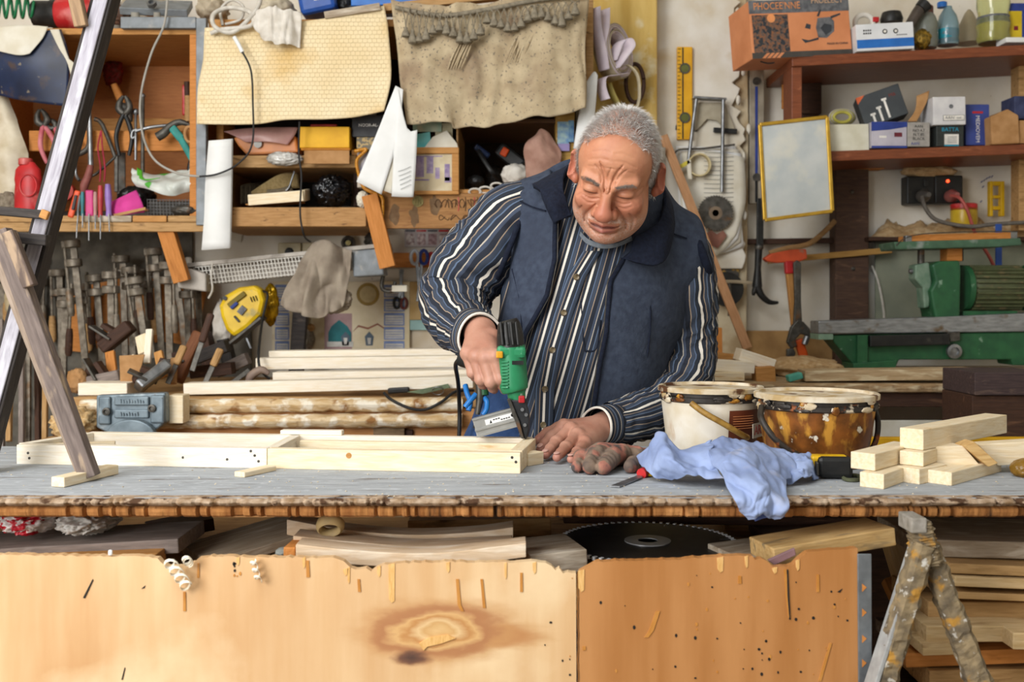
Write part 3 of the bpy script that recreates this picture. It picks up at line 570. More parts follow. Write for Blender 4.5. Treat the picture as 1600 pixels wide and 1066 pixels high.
# hacksaw
hk = thing('hacksaw', 'old steel hacksaw frame hanging below the tool rail', 'saw', P(165, 260, 2.84))
ptube('frame', [(148, 186, 2.84), (160, 195, 2.84), (180, 245, 2.84)], .006, DSTEEL, hk, k=3); ptube('blade', [(180, 245, 2.84), (150, 272, 2.84), (128, 282, 2.84)], .004, DSTEEL, hk, k=2)
pbox('toe', 178, 242, 184, 300, 2.84, .008, DSTEEL, hk)
tag(pbox('saw_plate', 182, 238, 196, 312, 2.95, .004, DSTEEL), 'dark flat saw plate standing behind the hacksaw', 'saw blade')
for k, x in enumerate((156, 163)): tag(ptube('red_string', [(158, 204, 2.80), (x-3, 230, 2.80), (x+1, 262, 2.80), (x, 284, 2.80)], .0022, mat('red_cord', '#a8203c', rough=.6)), ['red cord strand looped from tool rail, left one', 'red cord strand looped from tool rail, right one'][k], 'cord')
# teal hammer
hm = thing('claw_hammer', 'claw hammer with teal handle hooked on the tool rail', 'hammer', P(275, 210, 2.82))
ptube('head', [(246, 214, 2.80), (256, 208, 2.80), (268, 196, 2.80), (282, 191, 2.80), (298, 196, 2.80)], [.013, .013, .010, .009, .004], DSTEEL, hm, n=10)
TEAL = mat('teal_rubber', '#2f8f86', '#24766f', sc=14, rough=.6)
pbeam('neck', (268, 198, 2.80), (284, 218, 2.80), .022, .016, TEAL, hm, bev=.004); pbeam('handle', (281, 214, 2.80), (306, 258, 2.79), .018, .016, TEAL, hm, bev=.005)
# other tools on the rail
tw = thing('wood_handle_tool', 'tool with worn orange wooden handle standing in cabinet back', 'hand tool', P(190, 165, 2.95)); ptube('handle', [(178, 132, 2.95), (186, 150, 2.95), (194, 168, 2.95)], [.009, .012, .010], ORANGEW, tw); ptube('head', [(190, 166, 2.94), (200, 172, 2.94), (204, 190, 2.94)], [.012, .014, .006], DSTEEL, tw)
tag(pcr('red_flower_decor', 162, 92, 186, 130, 3.05, .03, mat('red_deco', '#8e2320', '#5c2a1a', sc=40, rough=.6), amp=.7, fr=5, seed=2), 'small red tassel ornament against the cabinet back', 'ornament')
for k, (x, y0, y1) in enumerate([(212, 175, 250), (223, 150, 275)]):
    t = thing('rod_tool', ['slim steel rasp hanging left of the white cable', 'long dark steel rod hanging behind the white cable'][k], 'hand tool', P(x, y1, 2.86)); ptube('shaft', [(x, y0, 2.85), (x, (y0+y1)/2, 2.82), (x, y1, 2.82)], .0055 if k else .004, DSTEEL if k else STEEL, t)
    MB().ball(P(x, y0, 2.85), .010 if k == 0 else .008).build('knob', STEEL, t, smooth=True)
sp = thing('spanner', 'steel open-ended spanner lying on the tool rail by teal hammer', 'spanner', P(235, 200, 2.83)); ptube('shaft', [(212, 205, 2.82), (235, 199, 2.82), (262, 196, 2.83)], .005, STEEL, sp); ptube('jaw', [(214, 202, 2.82), (207, 206, 2.82), (206, 216, 2.82), (211, 214, 2.82)], .004, STEEL, sp)
t = thing('wood_file', 'file with brown wooden handle upright by right side of cabinet', 'file', P(294, 190, 2.90)); ptube('handle', [(294, 190, 2.9), (294, 150, 2.9)], .010, TAN2, t); ptube('ferrule', [(293, 150, 2.9), (292, 128, 2.9)], .0085, DARKW, t)
tag(pbox('red_marker', 284, 132, 290, 180, 2.95, .01, REDP, bev=.004), 'slim red marker behind the wooden file handle', 'marker')
t = thing('tape_dispenser', 'round tan tape roll hung at cabinet right edge', 'tape', P(296, 215, 2.80)); ptube('roll', [(296+7*math.cos(a), 210+12*math.sin(a), 2.80) for a in [i*.5236 for i in range(12)]], .005, CARD, t, closed=True)
tag(pliers('dark_pliers', 'x', 304, 240, 2.80, .7, BLACKP), 'small black pliers hanging by the steel frame', 'pliers')
# screwdrivers in a row through the shelf edge
def driver(label, x, y0, y1, c1, w_, lean=0, shape='round', tip=380):
    t = thing('screwdriver', label, 'screwdriver', P(x, y1, 2.735), group='screwdrivers on the shelf edge'); m = mat('drv_' + c1, c1, rough=.4)
    if shape == 'block': pbox('handle', x-w_, y0, x+w_, y1, 2.73, .014, m, t, roll=lean, bev=.003)
    else: ptube('handle', [(x-lean*.4, y0, 2.735), (x-lean*.2, (y0+y1)/2-6, 2.735), (x, y1-10, 2.735), (x, y1, 2.735)], [w_*.0012, w_*.0016, w_*.0012, w_*.0014], m, t)
    ptube('shaft', [(x, y1-4, 2.722), (x+lean*.2, 355, 2.722), (x+lean*.3, tip, 2.722)], .002, STEEL, t)
driver('pink block-handled screwdriver on shelf edge', 139, 297, 338, '#c8327a', 6, shape='block', tip=376)
driver('clear thin-handled screwdriver beside the pink one', 149, 300, 340, '#b58a80', 4, tip=358)
driver('red and clear screwdriver in the middle of shelf edge row', 157, 290, 340, '#b2373a', 5, tip=374)
driver('purple translucent screwdriver at right of the row', 170, 288, 338, '#9a78c0', 6, lean=4, tip=362)
driver('teal screwdriver standing left of the pink one', 129, 300, 338, '#3a7f86', 3.5, tip=352)
driver('grey needle-thin screwdriver at left of the row', 122, 305, 338, '#6d7072', 2.5, lean=-8, tip=372)
kn = thing('utility_knife', 'orange snap-off utility knife leaning on the shelf edge', 'knife', P(112, 335, 2.73)); pbeam('body', (122, 298, 2.735), (110, 340, 2.73), .016, .01, mat('orange_plastic', '#e0562c', '#cf4a22', sc=12, rough=.4), kn, bev=.004); pbeam('grip', (119, 305, 2.728), (114, 328, 2.726), .008, .006, BLACKP, kn)
t = thing('tape_roll', 'dark red tape roll behind the orange knife', 'tape', P(108, 310, 2.80)); MB().lathe([(.025, 0), (.025, .02), (.012, .02), (.012, 0)], 20, P(105, 300, 2.82), RX(90)).build('roll', mat('red_tape', '#a52a1e', rough=.5), t)
tag(ppatch('pink_cloth', [[(172, 318, 2.78), (195, 306, 2.76), (212, 298, 2.78)], [(174, 328, 2.76), (198, 318, 2.745), (222, 316, 2.76)], [(176, 338, 2.755), (200, 336, 2.745), (226, 332, 2.76)]], mat('pink_foam', '#d8479a', '#c23a86', sc=8, rough=.8), th=.006, nu=14, nv=14, amp=.006, fr=20), 'bright pink folded cloth on the tool shelf', 'cloth')
tag(pcr('black_bag', 180, 290, 232, 325, 2.83, .08, mat('black_film', '#151515', '#202020', sc=20, rough=.3), amp=.4, seed=12), 'small black plastic bag behind the pink cloth', 'bag')
gb = thing('carrier_bag', 'white and green plastic carrier bag on the mesh basket', 'bag', P(255, 310, 2.79))
ppatch('bag', [[(206, 262, 2.80), (235, 272, 2.80), (270, 270, 2.82), (302, 262, 2.80)], [(208, 282, 2.76), (235, 288, 2.74), (270, 288, 2.75), (302, 280, 2.76)], [(216, 290, 2.76), (240, 300, 2.74), (270, 304, 2.75), (298, 300, 2.77)]], mat('white_film', '#cfd2cb', '#b9beb5', sc=7, rough=.35, c3='#4ea03a', sc3=7, f3=(.6, .64)), gb, th=.002, nu=30, nv=24, amp=.018, fr=24, seed=7)
ppatch('green_print', [[(214, 262, 2.785), (222, 266, 2.785)], [(216, 278, 2.755), (226, 280, 2.75)], [(232, 282, 2.742), (250, 278, 2.74)]], mat('green_film', '#57b032', rough=.35), gb, th=.002, nu=4, nv=8)
bk = thing('wire_basket', 'grey wire mesh basket on the tool shelf under the green bag', 'basket', P(265, 336, 2.78))
for i in range(15): ptube('wire', [(230+i*5, 311, 2.765), (231+i*5, 337, 2.765)], .0009, STEEL, bk, n=5, k=1)
for j in range(6): ptube('wire', [(230, 312+j*5, 2.764), (302, 313+j*5, 2.764)], .0009, STEEL, bk, n=5, k=1)
pbox('tray', 232, 314, 300, 336, 2.77, .09, mat('basket_inside', '#3a3733', '#4b4640', sc=30), bk)
tag(pbeam('folding_rule', (178, 337, 2.742), (228, 326, 2.742), .008, .006, CARD), 'thin brown folding rule in front of the pink cloth', 'rule')
tag(pcr('grey_mitten_tool', 265, 320, 305, 336, 2.74, .04, DSTEEL, amp=.25, seed=3), 'dark metal lump at right end of the tool shelf', 'metal piece')
tag(ptube('white_flex', [(262, -6, 2.71), (256, 40, 2.71), (236, 85, 2.715), (220, 150, 2.72), (222, 205, 2.715), (240, 248, 2.715), (275, 270, 2.71), (312, 276, 2.69)], .0032, mat('grey_flex', '#a8a49b', '#8f8a80', sc=9, rough=.5)), 'long grey flex looping in front of the tool cabinet', 'cable')
tag(ptube('black_lead', [(312, 276, 2.69), (340, 272, 2.685), (372, 256, 2.672), (394, 225, 2.668), (395, 160, 2.664), (392, 110, 2.664), (378, 80, 2.668)], .0026, BLACKR), 'thin black lead curving down over the yellow mat', 'cable')
tag(ptube('flex_tape_wrap', [(366, 58, 2.678), (373, 70, 2.674), (379, 82, 2.67)], .0055, PAPER), 'white tape wrapped on the upper end of black lead', 'tape')

# ------------------------------------------------- middle bay contents
ob = thing('orange_bag', 'orange and pink plastic parcel on the middle shelf', 'parcel', P(415, 242, 2.80))
pprism('parcel', [(364, 215), (380, 210), (462, 212), (466, 238), (385, 242), (372, 228)], 2.80, .12, mat('orange_film', '#d98a4a', '#c98b66', sc=6, rough=.45), ob, bev=.006)
ppatch('pink_flap', [[(350, 206, 2.80), (400, 200, 2.80), (466, 200, 2.80)], [(368, 214, 2.79), (410, 208, 2.785), (460, 212, 2.79)], [(384, 222, 2.79), (420, 222, 2.785), (450, 226, 2.79)]], mat('pink_film', '#cfa39a', '#bd8f8a', sc=8, rough=.35, alpha=.9), ob, th=.002, nu=14, nv=14, amp=.006, fr=20)
MB().lathe([(.011, 0), (.011, .002)], 18, P(403, 225, 2.792), RX(90)).build('round_sticker', mat('silver_label', '#b5b2aa', rough=.4), ob)
yb2 = thing('yellow_carton', 'open yellow carton with flap hanging down on middle shelf', 'carton', P(508, 243, 2.77))
pbox('body', 467, 198, 546, 231, 2.745, .10, mat('yellow_card', '#e4ae1c', '#d49c12', sc=8, rough=.6), yb2); pbox('flap', 475, 234, 546, 256, 2.738, .003, CARD, yb2); pbox('flap_fold', 470, 231, 547, 235, 2.736, .012, mat('amber_card', '#b9761c', rough=.7), yb2)
tag(pbox('red_book', 485, 194, 526, 198, 2.80, .07, mat('red_cover', '#b03028', rough=.5)), 'thin red booklet lying on the yellow carton', 'booklet')
nb = tag(pbox('black_box', 550, 180, 604, 214, 2.765, .10, mat('black_card', '#2c2c2e', '#3a3a3c', sc=14, rough=.6)), 'black box with white lettering beside the yellow carton', 'box')
lettering(nb, 'NOOR-AL-', -.002, .002, .008, INKW)
tag(pbox('patterned_box', 557, 214, 596, 234, 2.77, .07, mat('mosaic_print', '#6b6558', '#b49a68', sc=40, lo=.48, hi=.52, rough=.6)), 'small patterned box under the black lettered box', 'box')
tag(pcr('foil_scrap', 420, 238, 466, 256, 2.744, .024, mat('clear_foil', '#c9c6c0', '#aeaaa2', sc=30, rough=.25, spec=.7), amp=.6, fr=4, seed=5), 'crinkled clear foil hanging over shelf edge', 'foil')
SAND = mat('sandpaper', '#6a5f4c', '#544b3c', sc=60, rough=1, bump=.2)
for k in range(5):
    x = 376 + k*7
    tag(ppatch('sandpaper_sheet', [[(x, 290, 2.88), (x+16, 286, 2.91), (x+50, 284, 2.98)], [(x, 305, 2.88), (x+16, 298, 2.91), (x+46, 290, 2.98)], [(x, 319, 2.88), (x+14, 318, 2.91), (x+42, 316, 2.98)]], SAND, th=.0015, nu=10, nv=8), 'brown sandpaper sheet, %s of the curled stack in the lower bay' % ORD[k], 'sandpaper', 'curled sandpaper sheets')
tag(ppatch('sandpaper_roll', [[(392, 300, 2.80), (410, 288, 2.805), (438, 272, 2.81), (466, 270, 2.84)], [(396, 312, 2.80), (414, 304, 2.805), (442, 296, 2.81), (468, 294, 2.83)]], mat('sandpaper_tan', '#8a7650', '#766440', sc=60, rough=1), th=.002, nu=12, nv=4), 'tan curled sandpaper strip behind the wooden tray', 'sandpaper')
tag(ptube('rolled_sandpaper', [(418, 302, 2.80), (440, 300, 2.80), (456, 294, 2.80)], .010, SAND, n=12), 'rolled grey sandpaper tube lying in the wooden tray', 'sandpaper')
tag(ptube('silver_chain', [(460, 268, 2.79), (456, 280, 2.785), (452, 292, 2.785), (447, 298, 2.785)], .0025, STEEL), 'thin silver chain over the sandpaper in lower bay', 'chain')
ty = thing('wooden_tray', 'small pale wooden tray on the bottom shelf of lower bay', 'tray', P(432, 328, 2.765))
pbeam('front_board', (388, 313, 2.752), (474, 306, 2.752), .029, .008, PINE, ty); pbeam('side_board', (474, 306, 2.758), (482, 304, 2.86), .031, .008, PINE, ty, up=Vector((0, 0, 1))); pbeam('base', (390, 322, 2.81), (472, 315, 2.81), .004, .09, TAN, ty)
tag(pcr('black_bin_bag', 487, 272, 538, 317, 2.80, .13, mat('bin_bag', '#121214', '#1d1d20', sc=20, rough=.22, spec=.6), amp=.42, fr=2.6, seed=21, sub=5), 'shiny black bin bag filling the lower bay on the right', 'bag')
tag(ptube('black_flex', [(468, 190, 2.70), (467, 240, 2.71), (471, 275, 2.712), (469, 320, 2.70), (470, 345, 2.70), (476, 370, 2.72), (485, 378, 2.9)], .0026, BLACKR), 'thin black flex hanging down in front of shelf bay', 'cable')
lp = thing('long_paper_stack', 'tall stack of white paper strips hanging below the steel frame', 'paper strips', P(343, 390, 2.70))
for k in range(3): ppatch('strip', [[(328-k, 220, 2.695+k*.004), (362+k, 217, 2.695+k*.004)], [(322-k, 300, 2.70+k*.004), (361+k, 300, 2.70+k*.004)], [(315+k*2, 391-k*2, 2.70+k*.004), (359+k, 388-k, 2.70+k*.004)]], PAPER, lp, th=.001, nu=2, nv=10)
# papers, photo, beads
wp = thing('folded_paper_fan', 'large white folded paper leaning before pigeon-hole bay', 'paper', P(600, 300, 2.68))
ppatch('left_leaf', [[(618, 134, 2.652), (630, 140, 2.652)], [(588, 210, 2.65), (622, 215, 2.65)], [(557, 284, 2.65), (596, 304, 2.65)]], PAPER, wp, th=.001, nu=6, nv=10)
ppatch('under_leaf', [[(612, 230, 2.656), (622, 215, 2.656)], [(594, 296, 2.656), (613, 303, 2.656)]], PAPER2, wp, th=.001, nu=4, nv=6)
ppatch('right_leaf', [[(622, 138, 2.648), (636, 200, 2.648), (652, 203, 2.648)], [(616, 220, 2.645), (632, 250, 2.645), (650, 255, 2.65)], [(612, 307, 2.645), (630, 308, 2.645), (646, 308, 2.65)]], PAPER, wp, th=.001, nu=6, nv=10)
for k in range(5): ptube('pencil_line', [(622+k, 268+k*7, 2.641), (634, 264+k*7, 2.641), (642, 260+k*7, 2.643)], .0005, INKG, wp, n=4, k=3)
ph = thing('framed_photo', 'faded purple photograph in a plain wooden frame on the shelf', 'framed photo', P(682, 303, 2.73))
for a in ((648, 230, 717, 240), (648, 298, 717, 304), (706, 240, 717, 298)): pbox('frame_bar', *a, 2.725, .012, TAN, ph)
pic = pbox('photo', 646, 240, 707, 299, 2.732, .003, mat('photo_paper', '#cfc3a4', '#b8a684', sc=9, rough=.4), ph)
PUR = mat('photo_purple', '#7d688f', '#a391a6', sc=30, rough=.4)
for x, z, w_, h in [(-.035, .015, .022, .055), (-.008, .02, .018, .045), (.012, -.002, .012, .03), (.038, 0, .014, .045), (.04, -.02, .018, .014), (-.03, -.02, .04, .004), (-.01, .043, .07, .003)]: decal(pic, rect(x, z, w_, h), PUR, 'photo_print')
tag(pbox('banknote', 645, 186, 690, 206, 2.75, .002, mat('banknote', '#8fae9a', '#c2bfa4', sc=16, rough=.7)), 'greenish banknote-like slip pinned above the framed photo', 'slip')
tag(pbox('note_card', 680, 192, 714, 232, 2.755, .003, mat('old_card', '#c6bd9c', '#a9a184', sc=14, rough=.8)), 'stained old card standing behind framed photo', 'card')
tag(pprism('teal_leaflet', [(648, 210), (672, 206), (674, 232), (648, 232)], 2.745, .002, mat('teal_print', '#5bb5b8', '#7cc5c2', sc=9, rough=.6)), 'teal leaflet behind the framed photo', 'leaflet')
tag(pprism('cream_envelope', [(662, 232), (676, 214), (698, 204), (714, 224), (716, 232)], 2.738, .002, PAPER2), 'cream envelope stuck behind framed photo', 'envelope')
bd = thing('prayer_beads', 'string of amber beads hanging over shelf end by the white paper', 'beads', P(590, 330, 2.70))
AMB = mat('amber_bead', '#c98a1c', '#a86a12', sc=20, rough=.25, spec=.6)
bpts = cr([P(x, y, 2.715) for x, y in [(556, 236), (572, 234), (558, 250), (560, 270), (568, 292), (580, 300), (596, 308), (598, 325), (597, 345)]], 7)
for q in bpts: MB().ball(q, .005, 8, 6).build('bead', AMB, bd, smooth=True)
tag(pcr('white_flower', 557, 300, 574, 322, 2.72, .03, PAPER2, amp=.5, seed=3), 'small white crumpled paper at shelf end near beads', 'paper')
tag(pbox('magazine_stack', 558, 238, 576, 293, 2.73, .05, mat('magazine', '#8a8a9c', '#b9a890', sc=18, rough=.5)), 'magazine edge standing behind the big white paper', 'magazine')
cn = thing('brass_coin', 'round brass medallion nailed on the scribbled fascia', 'medallion', P(653, 315, CF-.015)); BR = mat('brass', '#8c7f50', '#6b603a', sc=30, rough=.45, metal=.6)
MB().lathe([(.0135, 0), (.015, .003), (.012, .003), (.012, .002), (0, .002)], 22, P(653, 315, CF-.0125), RX(90), cap=False).build('disc', BR, cn, smooth=True)
for x in (648, 652.5, 657): ptube('mark', [(x, 310, CF-.0155), (x+.5, 319, CF-.0155)], .0011, BR, cn, n=5, k=2)
# pigeon-hole contents
dr = thing('cordless_drill', 'black power drill with orange collar inside the dark pigeon-hole', 'drill', P(800, 290, 2.95))
pbeam('body', (780, 232, 2.88), (818, 262, 2.86), .04, .04, BLACKP, dr, bev=.008); pbeam('collar', (785, 244, 2.855), (792, 232, 2.855), .02, .02, mat('orange_collar', '#e0521c', rough=.4), dr, bev=.004); pbeam('handle', (812, 262, 2.87), (800, 296, 2.87), .03, .03, BLACKP, dr, bev=.006)
tag(ptube('black_strap', [(745, 232, 2.84), (756, 250, 2.82), (768, 268, 2.81), (776, 276, 2.83), (782, 282, 2.85)], .006, BLACKP, flat=.4), 'black rubber strap in the dark pigeon-hole', 'strap')
tag(pbeam('blue_tool_handle', (742, 228, 2.84), (764, 245, 2.85), .018, .015, mat('navy_plastic', '#1c2c4c', rough=.4), bev=.005), 'dark blue tool handle in the pigeon-hole', 'tool handle')
tag(pcr('black_pouch', 730, 272, 756, 292, 2.80, .06, BLACKP, amp=.2, seed=2), 'round black pouch at the pigeon-hole front', 'pouch')
tag(pcr('dark_tool_case', 755, 255, 790, 298, 2.92, .1, mat('dark_case', '#2a2520', '#1d1916', sc=10, rough=.6), amp=.15, seed=6), 'dark tool case at the back of the pigeon-hole', 'case')
tag(pcr('white_pouch', 782, 252, 830, 290, 2.77, .07, RAG, amp=.18, seed=9, ridge=False), 'white cloth bundle in the pigeon-hole behind shoulder', 'cloth')
tag(ppatch('leather_scrap', [[(838, 212, 2.75), (846, 202, 2.74), (858, 210, 2.75)], [(822, 228, 2.73), (846, 224, 2.72), (874, 232, 2.74)], [(820, 255, 2.72), (846, 250, 2.705), (876, 258, 2.73)], [(824, 285, 2.73), (846, 288, 2.72), (868, 285, 2.74)]], mat('pink_leather', '#a98474', '#936d5e', sc=12, rough=.85, bump=.4, bsc=40), th=.003, nu=18, nv=18, amp=.016, fr=22, seed=3), 'wrinkled pinkish leather scrap hanging at pigeon-hole edge', 'leather scrap')
for k, (x, y) in enumerate([(776, 291), (758, 297), (742, 300)]): tag(ptube('tape_loop', [(x+9*math.cos(a), y+5*math.sin(a), 2.745+.006*math.sin(a)) for a in [i*.5236 for i in range(12)]], .003, WHITEP, closed=True, flat=.4), ['white ribbon loop at front of pigeon-hole, nearest the shoulder', 'white ribbon loop at front of pigeon-hole, middle one', 'white ribbon loop at front of pigeon-hole, nearest the photo'][k], 'ribbon', 'ribbon loops')
st_ = thing('pinned_pictures', 'small pale blue printed pictures pinned on stained post', 'pictures', P(882, 250, 2.75))
pbox('picture', 871, 190, 889, 225, 2.744, .002, mat('pic_blue', '#8fa7a8', '#5a7fa8', sc=30, rough=.5), st_); pbox('picture', 888, 188, 897, 222, 2.744, .002, mat('pic_blue2', '#6f93a8', '#456a94', sc=30, rough=.5), st_); pbox('picture', 872, 224, 890, 236, 2.744, .002, mat('pic_lilac', '#8a7ca8', rough=.5), st_)
tag(ppatch('hanging_note', [[(915, 130, 2.75), (928, 112, 2.75), (934, 118, 2.75)], [(905, 175, 2.735), (920, 172, 2.73), (930, 172, 2.74)], [(896, 232, 2.735), (910, 238, 2.725), (922, 236, 2.735)]], PAPER, th=.001, nu=8, nv=12), 'white handwritten note hanging behind the man\'s head', 'note')
# roll of edge banding
eb = thing('edging_roll', 'hanging coil of white edge banding tape above the man\'s head', 'tape coil', P(960, 160, 2.9))
EB = mat('edge_band', '#d3c6cc', '#c4b6bf', sc=9, rough=.5); EBT = mat('edge_band_tan', '#c3b596', rough=.6)
AXD = Vector((.80, -.58, .12)).normalized(); ZR = Vector((0, 0, 1)); ZR = (ZR - AXD*ZR.dot(AXD)).normalized(); XR_ = ZR.cross(AXD)
def band(pts, wd, m, nm='band'):
    q = cr([P(*p) for p in pts], 8); return sheet(nm, [[p - AXD*wd/2 for p in q], [p + AXD*wd/2 for p in q]], m, eb, th=.0014)
cc_ = P(958, 82, 2.87)
for k in range(9):
    r_ = .078 - .0032*k; w_ = .021 - .0006*(k % 3); of = .003*math.sin(k*2.2); n = 40; G = [[], []]
    for i in range(n+1):
        a = 2*math.pi*i/n; v = (XR_*math.cos(a)*.92 + ZR*math.sin(a))*r_*(1 + .03*math.sin(2*a+k))
        G[0].append(cc_ + v - AXD*(w_-of)); G[1].append(cc_ + v + AXD*(w_+of))
    sheet('coil_layer', G, EB if k % 3 else EBT, eb, th=.0022)
band([(930, 12, 2.80), (932, 45, 2.80), (940, 82, 2.80), (944, 110, 2.80)], .034, EB); band([(946, 14, 2.83), (945, 45, 2.82), (938, 75, 2.80)], .030, EB)
band([(960, 108, 2.83), (972, 92, 2.82), (984, 74, 2.81), (978, 62, 2.82), (966, 70, 2.83), (956, 96, 2.83)], .036, EB); band([(976, 116, 2.83), (960, 119, 2.81), (942, 122, 2.79), (940, 138, 2.78), (946, 156, 2.77)], .030, EB)
band([(962, 110, 2.83), (980, 102, 2.84), (996, 118, 2.85), (999, 150, 2.86), (994, 172, 2.87)], .010, EBT); band([(950, 130, 2.83), (958, 150, 2.83), (968, 168, 2.83)], .02, mat('yellow_band', '#b9a85a', rough=.6))
t = tag(ptube('dark_rope_coil', [(992+14*math.cos(a), 130+30*math.sin(a), 2.955-.001*i) for i, a in enumerate([j*.6 for j in range(32)])], .006, DARKW, k=3), 'dark brown cord coil behind the white edge banding', 'cord')
tag(pbox('post_plank', 915, -40, 927, 135, 2.78, .03, TAN2), 'narrow rough plank beside the fringed cloth', 'plank')
# ---------------------------------------------------------------- back counters
CT = .951                          # back counter height
CY = 2.45                          # its front edge
def cx_(px, py): Y = (CZ-CT)*F/(py-HY); return P(px, py, Y)
FURRY = mat('rough_bark_edge', '#dcc6a2', '#c4a271', ks=1.4, sc=18, st=(1, 4, 4), bump=.7, bsc=30, rough=.95, c3='#94693c', sc3=14, f3=(.58, .68), c4='#efe6d4', sc4=20, f4=(.52, .62))
lc = thing('back_counter', 'rough wooden counter behind the man with two bark-edged rails', 'counter', P(450, 690, CY))
boxobj('top', (-.57, 2.8, .905), (.98, .66, .024), TAN2, lc)
for y0, y1, dy in ((624, 646, 0), (649, 671, -.012)):
    a, b = P(128, (y0+y1)/2, CY+dy), P(722, (y0+y1)/2-3, CY+dy); n = 90; h = (y1-y0)*CY/F/2
    pts = [a.lerp(b, i/n) + Vector((0, noise.noise(Vector((i*.35, y0, 0)))*.004, noise.noise(Vector((i*.3, 2, y0)))*.003)) for i in range(n+1)]
    MB().tube(pts, [h*(1+.12*noise.noise(Vector((i*.5, y0, 4)))) for i in range(n+1)], 9, flat=1.4).build('rail', FURRY, lc, smooth=True)
boxobj('front_board', (-.57, CY+.018, .62), (.96, .02, .54), wood('peach_board', '#cf9a66', '#c08850', c3='#b3763c', f3=(.6, .8)), lc)
pbox('post', 583, 655, 632, 980, CY-.012, .03, wood('grey_post', '#8c7557', '#6d5840', c3='#4c3b29', f3=(.55, .7)), lc)
pbox('post_dark_board', 632, 672, 645, 980, CY-.002, .02, DARKW, lc)  # narrow dark wooden strip along the right of the post
for x in (-1.0, -.15): boxobj('leg', (x, 2.9, .446), (.07, .07, .89), TAN2, lc)
rc = thing('right_counter', 'rough plank counter under the green machine on right side', 'counter', P(1400, 620, CY))
a, b = P(1095, 590, CY), P(1900, 590, CY)
bench_plank('top_plank', CY, 2.70, CT-.022, CT, wood('counter_plank', '#a68a66', '#8a6e4c', c3='#c4b190', f3=(.5, .65), sc3=8), .005, 3.3, rc, nx=200, x0=.40, x1=2.15)
boxobj('top_plank', (1.275, 2.92, CT-.011), (1.75, .43, .022), DUSTW, rc)
boxobj('rear_ledge', (1.3, CY+.05, CT-.04), (1.7, .06, .035), DARKW, rc)
boxobj('back_board', (1.275, 2.75, .55), (1.75, .02, .5), ORANGEW, rc)
boxobj('under_shelf', (1.275, 2.6, .69), (1.75, .3, .02), TAN, rc)
for x in (.44, 2.1): boxobj('leg', (x, 2.66, .46), (.06, .08, .92), TAN2, rc)
tag(pbox('white_sheet', 1365, 657, 1506, 690, 2.5, .01, PAPER2), 'white panel propped under the right counter', 'panel')
tag(pbox('yellow_strip', 1360, 684, 1640, 716, 2.20, .02, mat('yellow_board', '#d8a51c', '#c4920f', sc=6, rough=.5)), 'yellow board behind the buckets under right counter', 'board')
tag(pbox('dark_crate', 1523, 582, 1640, 618, 2.26, .17, wood('dark_crate_wood', '#4a3a38', '#35292a', c3='#6b574c', f3=(.6, .75)), yaw=0), 'dark stained wooden crate at right end of counter', 'crate')
# ---------------------------------------------------------------- planks on the left counter
pl = [((292, 607, 2.52), (740, 596, 2.50), .028, .05, 'wide pale plank nearest the counter rails'), ((404, 568, 2.72), (735, 564, 2.68), .030, .05, 'pale plank leaning at the back below the calendar'),
      ((425, 553, 2.78), (732, 549, 2.75), .018, .06, 'thin pale plank topmost against the wall'), ((430, 588, 2.62), (735, 584, 2.60), .022, .05, 'middle pale plank of the stack behind the man'), ((540, 600, 2.56), (738, 590, 2.55), .018, .03, 'short pale plank tapering behind the man')]
for a, b, w_, t_, l in pl: tag(pbeam('plank', a, b, w_, t_, PINE_W), l, 'plank', 'pale planks on the back counter')
bt = thing('black_tool', 'black soldering tool with cord lying on the counter rail', 'tool', P(660, 615, 2.47))
pbeam('body', (606, 611, 2.47), (640, 609, 2.47), .014, .014, BLACKP, bt, bev=.004); pprism('blade', [(636, 613), (700, 600), (704, 606), (660, 616)], 2.46, .008, mat('olive_blade', '#6b7a5c', '#54604a', sc=20, rough=.6), bt); ptube('cord', [(600, 614, 2.45), (612, 625, 2.43), (640, 638, 2.42), (665, 640, 2.42), (690, 628, 2.42), (712, 612, 2.44), (740, 610, 2.47)], .0035, BLACKR, bt)
tag(ptube('wire_ring', [(684+9*math.cos(i*.5236), 611+6*math.sin(i*.5236), 2.462+.01*math.sin(i*.5236)) for i in range(12)], .0012, STEEL, closed=True), 'thin wire ring on the counter beside the man', 'wire')
# ---------------------------------------------------------------- bar clamps hanging in a row
def clamp(x, y0, y1, Y, lean, k, s=1.0):
    t = thing('bar_clamp', 'rusty steel bar clamp, %s from the left in the hanging row' % ORD[k], 'clamp', P(x+lean, y1, Y), group='bar clamps hanging under the shelf')
    a, b = P(x, y0, Y), P(x+lean, y1, Y); ax = (b-a).normalized(); h = (b-a).length
    R = beam('bar', a, b, .019*s, .008, RUST, t, bev=.001)
    sd = Vector((ax.z, 0, -ax.x)) * (1 if k % 2 else -1)
    for f, ln in ((.03, .05), (.17, .045)):
        c = a + ax*h*f
        beam('jaw', c - sd*.014, c + sd*ln*.55 + Vector((0, -.014, 0)), .022*s, .022, RUST, t, bev=.003)
        MB().lathe([(.019*s, -.011), (.022*s, -.009), (.022*s, .009), (.019*s, .011)], 12, c + Vector((0, -.008, 0)), frame(ax) @ RY(90)).build('collar', RUST, t, smooth=True)
    c = a + ax*h*.17 + sd*.02 + Vector((0, -.014, 0))
    MB().tube([c - ax*.06, c, c + ax*.10], .0045, 8).build('screw', RUST, t, smooth=True)
    MB().lathe([(.008, -.05), (.0105, -.03), (.0105, .02), (.007, .03)], 10, c + ax*.12, frame(ax) @ RY(90)).build('handle', [TAN2, DARKW, RUST][k % 3], t, smooth=True)
